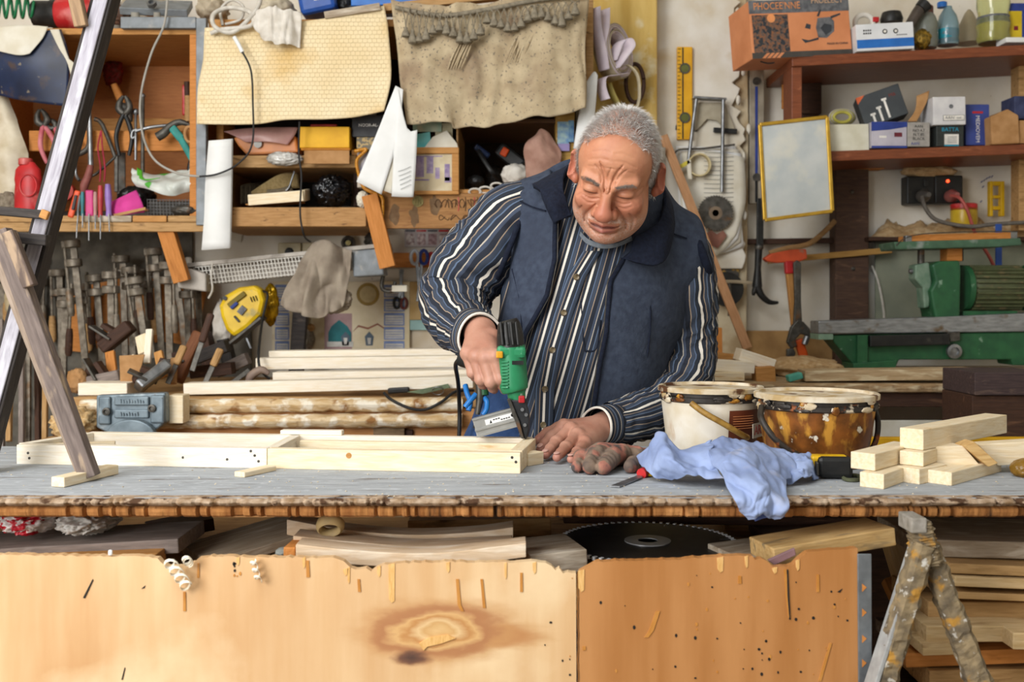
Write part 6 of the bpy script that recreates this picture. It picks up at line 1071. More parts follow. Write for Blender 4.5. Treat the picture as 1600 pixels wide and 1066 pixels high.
# printed label patch on the white bucket (curved), with lettering
lm = mat('label_brown', '#6b3520', '#572a1a', sc=9, rough=.5); V = []; n = 14
for j in range(5):
    for i in range(n+1):
        a = -math.pi/2 + .18 + 1.15*i/n; zz = .012 + .066*j/4; r_ = .074 + .0115*min(1, zz/(.0817))+.0012; V.append((c1.x + r_*math.cos(a), c1.y + r_*math.sin(a), BT + zz))
meshobj('label', V, [(j*(n+1)+i, j*(n+1)+i+1, (j+1)*(n+1)+i+1, (j+1)*(n+1)+i) for j in range(4) for i in range(n)], lm, b1_, smooth=True)
for k in range(6):
    a0 = -math.pi/2 + .25; r_ = .0865; zz = .068-.004*k
    MB().tube([(c1.x + r_*math.cos(a0+.5*i/8), c1.y + r_*math.sin(a0+.5*i/8), BT+zz) for i in range(9)], .0004, 4).build('label_text', INKO, b1_)
aa = -math.pi/2 + .95; rr_ = .0865
Mt = Matrix.Translation(Vector((c1.x + rr_*math.cos(aa), c1.y + rr_*math.sin(aa), BT+.042)) - WM[b1_].translation) @ Matrix.Rotation(aa + math.pi/2, 4, 'Z') @ Matrix.Rotation(math.pi/2, 4, 'X')
lettering(b1_, 'ARI', 0, 0, .016, REDP, M=Mt @ Matrix.Translation((0, 0, .001)), name='label_lettering'); o = MB().box((0, 0, 0), (.045, .024, .0008)).build('label_logo', PAPER2, b1_, M=WM[b1_] @ Mt)
ptube('handle', [(1080, 630, 1.685), (1100, 645, 1.672), (1130, 662, 1.665), (1155, 677, 1.672), (1168, 684, 1.69)], .005, mat('gilt_wire', '#a5803a', '#7c5a22', sc=25, rough=.5, bump=.5), b1_)
ptube('handle', [(1190, 636, 1.60), (1190, 655, 1.57), (1210, 685, 1.555), (1240, 708, 1.55), (1275, 719, 1.548), (1305, 720, 1.552)], .005, mat('black_wire', '#3a332c', '#241f1b', sc=25, rough=.5, c3='#8a4a20', sc3=18, f3=(.55, .65)), b2_)
ptube('handle_loop', [(1365, 634, 1.63), (1372, 660, 1.62), (1368, 690, 1.62), (1354, 712, 1.61), (1335, 722, 1.59)], .0045, MATS['black_wire'], b2_)
random.seed(4)
for t, c, rt, h in ((b1_, c1, .086, .1135), (b2_, c2, .0925, .114)):
    for k in range(22):
        a = -math.pi*random.uniform(.02, .98); r_ = rt*1.022; crumple('paint_drip', (c.x + r_*math.cos(a), c.y + r_*math.sin(a), BT + h*random.uniform(.80, .93)), (random.uniform(.004, .012), .0016, random.uniform(.002, .006)), [LIDM, COLB, BBK][k % 3], t, amp=.6, fr=2, seed=k, sub=3, R=Matrix.Rotation(a+math.pi/2, 3, 'Z'))
# blue rag hanging over the bench edge
BL = mat('blue_rag', '#98a8cd', '#8090b8', sc=5, rough=.95, bump=.25, bsc=60, c3='#a9a9b5', sc3=6, f3=(.58, .75))
br_ = thing('blue_rag', 'crumpled light blue rag draped over the bench edge', 'rag', on(1150, 750))
ppatch('main_fold', [[(1110, 690, 1.52), (1140, 684, 1.53), (1180, 690, 1.54), (1225, 706, 1.54)],
    [(1112, 712, 1.44), (1145, 708, 1.42), (1190, 710, 1.44), (1240, 728, 1.48)],
    [(1128, 742, 1.38), (1160, 738, 1.365), (1195, 742, 1.37), (1228, 752, 1.42)],
    [(1145, 775, 1.325), (1172, 768, 1.315), (1200, 772, 1.32), (1226, 772, 1.33)],
    [(1160, 800, 1.322), (1180, 802, 1.308), (1205, 800, 1.315), (1222, 796, 1.325)],
    [(1175, 818, 1.325), (1188, 812, 1.312), (1200, 808, 1.318), (1212, 810, 1.325)]], BL, br_, th=.0022, nu=63, nv=60, amp=.024, fr=24, seed=13, an=(1.5, .7, .8), oc=.005)
ppatch('left_fold', [[(996, 712, 1.56), (1030, 676, 1.52), (1062, 700, 1.5), (1110, 688, 1.53)], [(1010, 735, 1.49), (1040, 715, 1.44), (1070, 722, 1.44), (1112, 712, 1.45)], [(1050, 746, 1.455), (1070, 742, 1.43), (1100, 742, 1.42), (1130, 745, 1.41)]], BL, br_, th=.0022, nu=48, nv=36, amp=.02, fr=26, seed=15, oc=.005)
ppatch('right_fold', [[(1215, 706, 1.515), (1240, 712, 1.505), (1260, 708, 1.515), (1268, 720, 1.51)], [(1225, 735, 1.46), (1245, 730, 1.45), (1262, 730, 1.46), (1280, 745, 1.49)], [(1228, 752, 1.44), (1240, 748, 1.44), (1258, 745, 1.45), (1274, 748, 1.48)]], BL, br_, th=.0022, nu=36, nv=30, amp=.018, fr=34, seed=17, oc=.006)
ppatch('shaded_underside', [[(1172, 800, 1.326), (1200, 796, 1.33), (1220, 792, 1.33)], [(1180, 815, 1.326), (1202, 808, 1.33), (1224, 806, 1.332)]], mat('blue_rag_shade', '#6478b8', '#5568a8', sc=9, rough=.95), br_, th=.002, nu=10, nv=6, amp=.006, fr=30)  # same rag in darker blue, shade under the fold painted in
# keep the cloth on top of the board and in front of its edge
for o in br_.children:
    off_ = WM[o].translation
    for v in o.data.vertices:
        w_ = v.co + off_
        if w_.y > 1.338 and w_.z < BT+.003: v.co.z = BT + .003 - off_.z
        if w_.y > 1.334 and w_.z < BT-.004: v.co.y = 1.334 - off_.y
# tape measure, pencil, chisel, ring
tm = thing('tape_measure', 'yellow and black tape measure beside the brown bucket', 'tape measure', on(1305, 750)); c = on(1305, 750, .0165)
boxobj('case', c + Vector((.002, .012, .001)), (.05, .028, .031), BLACKP, tm, RZ(-6), bev=.006); boxobj('yellow_side', c + Vector((-.004, .018, .006)), (.054, .024, .022), YELLOWP, tm, RZ(-6), bev=.004); boxobj('belt_clip', c + Vector((-.026, .004, 0)), (.004, .02, .02), DSTEEL, tm, RZ(-6))
tag(MB().tube(cr([on(1332+14*math.cos(i*.5236), 750+4*math.sin(i*.5236), .003) for i in range(12)], 3, True), .003, 6, closed=True).build('cord_ring', mat('olive_cord', '#5f6248', rough=.8), smooth=True), 'small olive cord loop beside the tape measure', 'cord loop')
pn_ = thing('pencil', 'yellow pencil lying below the blue rag', 'pencil', on(1035, 746)); MB().tube([on(1012, 746, .0045), on(1068, 744, .0045)], .0036, 6).build('shaft', YELLOWP, pn_); MB().tube([on(1012, 746, .0045), on(1002, 746.4, .0045)], [.0036, .0008], 6).build('tip', TAN, pn_)
ch = thing('scraper', 'steel scraper with red ferrule beside the glove', 'scraper', on(985, 755)); MB().prism([(0, 0), (0, 0), (0, 0)], 0, 0) if 0 else None
V = [on(953, 762, .001), on(968, 763, .001), on(1004, 749, .002), on(1000, 745, .002)]; meshobj('blade', V + [v + Vector((0, 0, .0016)) for v in V], [(0, 1, 2, 3)[::-1], (4, 5, 6, 7), (0, 1, 5, 4), (1, 2, 6, 5), (2, 3, 7, 6), (3, 0, 4, 7)], STEEL, ch)
MB().tube([on(1002, 747, .006), on(1020, 742, .009)], .008, 10).build('ferrule', REDP, ch, smooth=True); MB().tube([on(1014, 744, .008), on(1022, 742, .008)], [.008, .006], 10).build('handle', BLACKP, ch, smooth=True)
# loose wood blocks on the right
def blk(label, a, b, h, t, z=0, m=PINE, nm='wood_block'):
    A, B = on(*a), on(*b); A.z += h/2+z; B.z += h/2+z; return tag(beam(nm, A, B, h, t, m, None, bev=.0012, up=Vector((0, 0, 1))), label, 'wood block', 'pine blocks on the bench')
blk('pine block with dark knot end, lowest front left of heap', (1362, 763), (1420, 742), .021, .034)
blk('pine block stacked second at the left of heap', (1348, 758), (1414, 738), .024, .036, .0215)
blk('short pine block in middle front of heap', (1418, 755), (1462, 746), .022, .036)
blk('pine block carrying the top long piece', (1424, 752), (1465, 736), .020, .034, .0225)
blk('longest pine block on top of the heap', (1424, 748), (1556, 716), .030, .036, .043)
blk('pine block at the front right bottom of heap', (1466, 757), (1545, 735), .019, .038, 0, PINE)
wedge = thing('mitred_block', 'mitre-cut pine block leaning on the heap right side', 'wood block', on(1500, 745))
pprism('block', [(1449, 737), (1462, 698), (1505, 697), (1532, 728)], 1.51, .032, PINE, wedge); pprism('mitre_face', [(1505, 697), (1522, 690), (1560, 724), (1545, 730)], 1.505, .03, wood('pine_end', '#d3b078', '#b98f55'), wedge)
tag(pprism('long_mitred_board', [(1528, 695), (1640, 688), (1640, 722), (1560, 728)], 1.54, .03, PINE), 'pine board with mitred end reaching right frame edge', 'board')
tag(crumple('amber_lump', on(1602, 745, .012), (.02, .02, .014), mat('amber_glue', '#8a6420', rough=.3), amp=.2, seed=2), 'amber glue pot lump at right edge of bench', 'glue lump')
random.seed(12)
# sawdust crumbs and small shavings on the bench
V = []; Fc = []
for i in range(700):
    x = random.gauss(.0, .45); y = random.uniform(1.35, 1.82); s = random.uniform(.0006, .0022); z = BT+.0004; n = len(V); a = random.uniform(0, 6)
    V += [(x + s*math.cos(a+k*2.1), y + s*math.sin(a+k*2.1), z) for k in range(3)] + [(x, y, z+s*.7)]; Fc += [(n, n+1, n+3), (n+1, n+2, n+3), (n+2, n, n+3)]
o = meshobj('sawdust_crumbs', V, Fc, mat('crumb', '#cdbfa6', rough=1)); o['kind'] = 'stuff'; tag(o, 'pale sawdust crumbs scattered over the bench top', 'sawdust')
# ---------------------------------------------------------------- under the bench
SZ = .757
def sbY(py, z=SZ): return (CZ-z)*F/(py-HY)
t, M = sawblade('circular_saw_blade', 'large dark circular saw blade lying under the bench', P(1012, 847, 1.50), .129, 72, mat('blade_black', '#3a3735', '#2c2a29', sc=10, rough=.45, metal=.5, c3='#5a544e', sc3=7, f3=(.6, .75)), Matrix.Identity(3), hole=.11, tooth=.035)
hb = P(1012, 847, 1.50); MB().lathe([(.034, 0), (.034, .0015), (.0145, .0015), (.0145, 0)], 28, hb + Vector((0, 0, .0012))).build('hub_ring', mat('hub_steel', '#a9abad', rough=.35, metal=.4), t, smooth=True)
for a in (0.1, 1.2, 2.2, 3.3, 4.3, 5.3): MB().box(hb + Vector((.115*math.cos(a), .115*math.sin(a), .0014)), (.014, .0012, .0004), Matrix.Rotation(a, 3, 'Z')).build('slot', STEEL, t)
for k in range(72):
    a = 2*math.pi*(k+.6)/72; MB().box(hb + Vector((.1272*math.cos(a), .1272*math.sin(a), .0)), (.007, .0042, .0048), Matrix.Rotation(a, 3, 'Z')).build('carbide_tip', mat('carbide', '#d5d6d8', rough=.4), t)
def ub(label, a, b, w_, t_, m, nm='plank', g='boards stored under the bench'): return tag(pbeam(nm, a, b, w_, t_, m, up=Vector((0, 0, 1))), label, 'plank', g)
ub('grey dusty plank under bench at left', (-60, 858, 1.47), (300, 838, 1.47), .020, .12, GREYW); ub('yellow plank edge lying beneath the grey dusty plank', (-60, 886, 1.39), (250, 874, 1.39), .020, .05, TAN)
ub('dark plank slanting behind the grey dusty plank', (230, 832, 1.66), (330, 812, 1.70), .02, .08, DARKW)
ub('dusty board slanting up toward the bench middle', (306, 872, 1.46), (470, 822, 1.55), .014, .13, DUSTW); ub('brown plank lying flat behind the saw blade', (1180, 832, 1.7), (1300, 827, 1.7), .016, .1, DARKW)
ub('dusty board under the left side of the saw blade', (815, 872, 1.42), (900, 862, 1.44), .03, .10, DUSTW); ub('dusty board under the right side of the saw blade', (1140, 876, 1.40), (1262, 858, 1.44), .02, .12, DUSTW)
ub('brown beam seen deep under the bench middle', (640, 822, 1.72), (860, 818, 1.72), .03, .06, TAN2); ub('dark beam at the back under the bench right', (880, 808, 1.73), (1330, 812, 1.73), .014, .04, DARKW)
tag(pbeam('bark_edged_plank', (1190, 862, 1.36), (1376, 830, 1.40), .024, .07, wood('bark_plank', '#c9a873', '#b08c56', c3='#7a6a50', f3=(.58, .7)), up=Vector((0, 0, 1))), 'pale bark-edged plank poking out right of saw blade', 'plank')
tag(pprism('purple_scrap', [(1200, 876), (1242, 857), (1244, 868), (1210, 884)], 1.315, .006, mat('mauve_scrap', '#8c6e72', '#7a5d60', sc=12, rough=.8)), 'mauve laminate scrap behind the panel notch', 'scrap')
def curved(label, pts, Y, h, t_, m):
    q = cr([P(x, y, Y) for x, y in pts], 8); n = len(q); V = []
    for p in q: V += [p + Vector((0, 0, h/2)), p + Vector((0, t_, h/2)), p + Vector((0, t_, -h/2)), p + Vector((0, 0, -h/2))]
    Fc = [(i*4+j, i*4+(j+1) % 4, (i+1)*4+(j+1) % 4, (i+1)*4+j) for i in range(n-1) for j in range(4)] + [(3, 2, 1, 0), tuple((n-1)*4+j for j in range(4))]
    return tag(meshobj('curved_board', V, Fc, m, bev=.001), label, 'board', 'curved boards under the bench')
BEE = wood('beech', '#d8c0a2', '#c6aa88', c3='#e4d5bf', f3=(.5, .7))
curved('uppermost curved beech board under the bench', [(448, 824), (540, 840), (640, 848), (740, 844), (802, 836)], 1.46, .022, .045, BEE)
curved('middle curved beech board under the bench', [(458, 848), (560, 858), (660, 864), (800, 858)], 1.402, .018, .045, BEE); curved('lowest curved beech board just above the panel', [(462, 862), (560, 872), (680, 876), (822, 860)], 1.352, .019, .04, BEE)
tag(ptube('wood_ring', [(516+18*math.cos(i*.5236), 822+10*math.sin(i*.5236), 1.42+.01*math.sin(i*.5236)) for i in range(12)], .004, mat('ring_tan', '#b9a070', rough=.6), closed=True, flat=2), 'tan tape ring lying on the curved boards', 'ring')
RW = mat('red_white_film', '#b81c2c', '#e2dcd8', sc=14, lo=.49, hi=.52, rough=.35)
tag(pcr('red_plastic_bag', -15, 802, 64, 842, 1.42, .10, RW, amp=.4, seed=5, sub=5), 'red and white plastic bag stuffed under the bench at left', 'bag')
tag(pcr('white_plastic_bag', 78, 808, 156, 842, 1.42, .10, mat('white_bag', '#d5d2cc', '#b9b4ac', sc=9, rough=.4), amp=.42, seed=9, sub=5), 'crumpled white plastic bag beside the red bag', 'bag')
tag(pcr('stone', 426, 860, 450, 874, 1.36, .03, mat('grey_stone', '#8d8f88', '#7a7c76', sc=12, rough=.9), amp=.1, seed=3, ridge=False), 'small grey stone between boards under bench', 'stone')
tag(pbeam('round_stick', (452, 865, 1.36), (470, 848, 1.42), .016, .016, ORANGEW), 'short brown stick left of the curved boards', 'stick')
# curly shavings hanging over the panel
SH = mat('shaving', '#f6efe0', '#eee2c8', sc=12, rough=.7)
def curl(label, x, y, n, r, dx, dy, w_, Yc=1.288):
    q = [P(x + dx*i/10 + r*math.cos(i*.62), y + dy*i/10 + r*.9*math.sin(i*.62), Yc + .006*math.sin(i*.62)) for i in range(n)]
    G = [[p for p in q], [p + Vector((.002, -.003, -w_)) for p in q]]
    return tag(sheet('shaving_curl', G, SH, None, th=.0005), label, 'shaving', 'curled shavings on the panel')
curl('large curled wood shaving hanging on panel at left', 262, 874, 40, 10, 8, 11, .0024); curl('curled wood shaving at the right of the large one', 290, 873, 24, 7, 2, 2, .002); curl('small wood curl hanging in the panel middle left', 394, 873, 32, 5, 3, 11, .0015, 1.293)
tag(pbox('white_chip', 168, 860, 175, 869, 1.30, .004, PAPER), 'tiny white chip on the panel top at left', 'chip')
# A-frame trestle
tr_ = thing('trestle', 'crusty paint-spattered A-frame trestle beside the front panel', 'trestle', P(1440, 1066, 1.30))
CR = mat('crusty_wood', '#8c7a5c', '#5f5444', sc=22, rough=.9, bump=1, bsc=40, c3='#a87c34', sc3=14, f3=(.56, .64), c4='#b9b4aa', sc4=30, f4=(.62, .68))
def crust(name, a, b, w0, w1, t_, seed):
    A, B = P(*a), P(*b); n = 60; d = (B-A); ax = d.normalized(); sx = Vector((ax.z, 0, -ax.x)).normalized(); V = []; k = 12
    for i in range(n+1):
        p = A.lerp(B, i/n); w_ = w0 + (w1-w0)*i/n
        for j in range(k):
            an = 2*math.pi*j/k; cx, cy = math.cos(an), math.sin(an); m_ = max(abs(cx), abs(cy)); q = Vector((cx/m_*w_/2, cy/m_*t_/2))
            dsp = .0035*noise.noise(Vector((i*.35, j*1.1, seed))) + .002*noise.noise(Vector((i*.9, j*2, seed+4)))
            V.append(p + sx*(q.x + cx*dsp) + Vector((0, q.y + cy*dsp, 0)))
    Fc = [(i*k+j, i*k+(j+1) % k, (i+1)*k+(j+1) % k, (i+1)*k+j) for i in range(n) for j in range(k)] + [tuple(range(k))[::-1], tuple(n*k+j for j in range(k))]
    return meshobj(name, V, Fc, CR, tr_)
crust('leg', (1443, 850, 1.295), (1340, 1200, 1.26), .026, .030, .03, 1); crust('leg', (1447, 850, 1.31), (1580, 1200, 1.27), .026, .032, .03, 5)
crust('head', (1436, 814, 1.305), (1446, 880, 1.30), .024, .036, .036, 9); pbeam('leg_edge', (1431, 850, 1.305), (1345, 1120, 1.262), .006, .03, mat('grey_edge', '#a5a5a3', '#8c8c8a', sc=20, rough=.8), tr_)
pbox('cap', 1424, 810, 1449, 834, 1.285, .045, mat('cap_grey', '#9b958c', '#7d776c', sc=25, rough=.9, bump=.6), tr_)
boxobj('spreader', P(1442, 1180, 1.5), (.03, .45, .03), TAN2, tr_)
# pallet and plank stack on the right
NS = wood('stack_pine', '#bf9a68', '#a78353', c3='#8c6a40', f3=(.6, .75)); NS2 = wood('stack_pale', '#d1b588', '#bd9d6c', c3='#9c7a4c', f3=(.6, .75))
stk = [((1400, 836, 1.52), (1700, 844, 1.52), .024, .16, DUSTW, 'dusty top board of the right timber stack'), ((1460, 874, 1.46), (1700, 884, 1.46), .014, .10, NS, 'second board from top of the right stack'), ((1470, 895, 1.45), (1700, 905, 1.45), .014, .09, NS2, 'pale pallet board of the right stack with worn edge'), ((1452, 914, 1.46), (1700, 924, 1.46), .010, .10, NS, 'thin pallet slat under the pale pallet board'),
       ((1420, 930, 1.50), (1700, 933, 1.50), .022, .14, NS, 'wide board in the middle of the right stack'), ((1425, 973, 1.44), (1545, 973, 1.44), .022, .10, NS2, 'board with pale end grain lower in the right stack'), ((1550, 980, 1.42), (1700, 984, 1.42), .022, .12, NS2, 'board next to right edge in the lower stack'), ((1424, 1001, 1.42), (1478, 999, 1.42), .016, .08, NS2, 'short pale block poking from right stack'),
       ((1395, 1010, 1.48), (1700, 998, 1.46), .020, .12, ORANGEW, 'orange-brown board near the bottom of the right stack'), ((1430, 1045, 1.46), (1700, 1040, 1.46), .03, .10, TAN2, 'thick beam at the bottom of the right stack'), ((1385, 990, 1.60), (1560, 985, 1.60), .02, .10, GREYW, 'grey board behind the trestle leg in right stack'), ((1402, 900, 1.62), (1440, 980, 1.58), .05, .03, TAN, 'upright brown board standing left of the right stack'), ((1396, 830, 1.60), (1424, 920, 1.56), .04, .03, NS2, 'slanting pale board beside the trestle head'), ((1390, 1085, 1.52), (1700, 1085, 1.52), .04, .16, DARKW, 'dark sleeper board at the foot of the right stack')]
for a, b, w_, t_, m, l in stk: tag(pbeam('stack_board', a, b, w_, t_, m, up=Vector((0, 0, 1)) if abs(a[1]-b[1]) < 30 else None), l, 'board', 'boards of the right timber stack')
for k, (x, y) in enumerate([(1500, 898), (1576, 900), (1530, 1062), (1440, 1064)]): tag(pbox('pallet_block', x, y-8 if k < 2 else y-12, x+30, y+8, 1.48, .05, NS2 if k < 2 else NS), ['pallet block under the pale pallet board, left one', 'pallet block under the pale pallet board, right one', 'spacer block under the bottom beam, right one', 'spacer block under the bottom beam, left one'][k], 'wood block', 'spacer blocks in the stack')
tag(boxobj('crate_wall', (1.0, 1.78, .42), (1.05, .02, .8), DARKW), 'dark wooden board closing the back of the right stack', 'board')
# ---------------------------------------------------------------- the carpenter
def W(px, py, Y): return np.array(P(px, py, Y), dtype=np.float32)
def cap_(p, a, b, r1, r2=None):
    r2 = r1 if r2 is None else r2; a = np.asarray(a, np.float32); b = np.asarray(b, np.float32)
    ba = b-a; pa = p-a; h = np.clip((pa @ ba)/max(1e-9, float(ba @ ba)), 0, 1)
    return np.linalg.norm(pa - h[:, None]*ba, axis=1) - (r1 + (r2-r1)*h)
def ell(p, c, r, R=None):
    q = p - np.asarray(c, np.float32)
    if R is not None: q = q @ np.array(R, np.float32)
    r = np.asarray(r, np.float32); k0 = np.linalg.norm(q/r, axis=1); k1 = np.linalg.norm(q/(r*r), axis=1) + 1e-9
    return k0*(k0-1)/k1
def smin(a, b, k): h = np.clip(.5+.5*(b-a)/k, 0, 1); return b*(1-h)+a*h - k*h*(1-h)
def smax(a, b, k): return -smin(-a, -b, k)
def nets(fn, lo, hi, h):
    ax = [np.arange(lo[i], hi[i]+h, h, dtype=np.float32) for i in range(3)]; n = [len(a) for a in ax]
    G = np.stack(np.meshgrid(*ax, indexing='ij'), -1).reshape(-1, 3); V = np.concatenate([fn(G[i:i+400000]) for i in range(0, len(G), 400000)]).reshape(n).astype(np.float32)
    S = V < 0; c = np.zeros((n[0]-1, n[1]-1, n[2]-1), np.int8)
    for i in (0, 1):
        for j in (0, 1):
            for k in (0, 1): c += S[i:n[0]-1+i, j:n[1]-1+j, k:n[2]-1+k]
    mk = (c > 0) & (c < 8); idx = np.argwhere(mk); vid = -np.ones(mk.shape, np.int64); vid[mk] = np.arange(len(idx))
    pos = np.zeros((len(idx), 3)); cnt = np.zeros(len(idx))
    for axis in range(3):
        o1, o2 = [a for a in range(3) if a != axis]
        for u in (0, 1):
            for v in (0, 1):
                d0 = np.zeros(3, int); d0[o1] = u; d0[o2] = v; d1 = d0.copy(); d1[axis] = 1
                a = V[tuple((idx+d0).T)]; b = V[tuple((idx+d1).T)]; m = (a < 0) != (b < 0); t = a/(a-b+1e-12)
                q = (idx+d0).astype(float); q[:, axis] += t; pos[m] += q[m]; cnt[m] += 1
    pos = pos/cnt[:, None]*h + np.array(lo)
    F_ = []
    for axis in range(3):
        o1, o2 = [(1, 2), (2, 0), (0, 1)][axis]
        sl0 = [slice(None)]*3; sl1 = [slice(None)]*3; sl0[axis] = slice(0, -1); sl1[axis] = slice(1, None)
        A, B = S[tuple(sl0)], S[tuple(sl1)]; e = np.argwhere(A != B)
        e = e[(e[:, o1] > 0) & (e[:, o2] > 0) & (e[:, o1] < n[o1]-1) & (e[:, o2] < n[o2]-1)]
        fl = A[tuple(e.T)]; q = []
        for u, v in ((1, 1), (0, 1), (0, 0), (1, 0)):
            z = e.copy(); z[:, o1] -= u; z[:, o2] -= v; q.append(vid[tuple(z.T)])
        q = np.stack(q, 1); q[~fl] = q[~fl][:, ::-1]; F_.append(q)
    F_ = np.concatenate(F_); F_ = F_[(F_ >= 0).all(1)]
    return pos, F_
def attr_mesh(name, V, Fc, m, parent, vals=None, cols=None, M=None):
    o = meshobj(name, V, Fc.tolist() if hasattr(Fc, 'tolist') else Fc, m, parent, M if M is not None else Matrix(), smooth=True)
    if vals is not None: a = o.data.attributes.new('stripe', 'FLOAT', 'POINT'); a.data.foreach_set('value', np.asarray(vals, np.float32).ravel())
    if cols is not None: a = o.data.attributes.new('tint', 'FLOAT_COLOR', 'POINT'); a.data.foreach_set('color', np.asarray(cols, np.float32).ravel())
    return o
# --- skin
def skin_mat():
    m = bpy.data.materials.new('skin'); m.use_nodes = True; nt = m.node_tree; N, L = nt.nodes, nt.links; b = N['Principled BSDF']
    a = N.new('ShaderNodeAttribute'); a.attribute_name = 'tint'; tc = N.new('ShaderNodeTexCoord')
    n = N.new('ShaderNodeTexNoise'); n.inputs['Scale'].default_value = 90; n.inputs['Detail'].default_value = 4; L.new(tc.outputs['Object'], n.inputs[0])
    n2 = N.new('ShaderNodeTexNoise'); n2.inputs['Scale'].default_value = 28; n2.inputs['Detail'].default_value = 3; L.new(tc.outputs['Object'], n2.inputs[0])
    r = N.new('ShaderNodeValToRGB'); r.color_ramp.elements[0].position = .3; r.color_ramp.elements[1].position = .7; r.color_ramp.elements[0].color = (.80, .66, .62, 1); r.color_ramp.elements[1].color = (1.0, 1.0, 1.0, 1); L.new(n2.outputs[0], r.inputs[0])
    mx = N.new('ShaderNodeMix'); mx.data_type = 'RGBA'; mx.blend_type = 'MULTIPLY'; mx.inputs[0].default_value = .85; L.new(a.outputs['Color'], mx.inputs[6]); L.new(r.outputs[0], mx.inputs[7])
    L.new(mx.outputs[2], b.inputs['Base Color']); b.inputs['Roughness'].default_value = .5; b.inputs['Specular IOR Level'].default_value = .4
    b.inputs['Subsurface Weight'].default_value = .12; b.inputs['Subsurface Radius'].default_value = (.01, .004, .002); b.inputs['Subsurface Scale'].default_value = .3
    bp = N.new('ShaderNodeBump'); bp.inputs['Strength'].default_value = .6; bp.inputs['Distance'].default_value = .0016; L.new(n.outputs[0], bp.inputs['Height']); L.new(bp.outputs[0], b.inputs['Normal']); return m
SKIN = skin_mat()
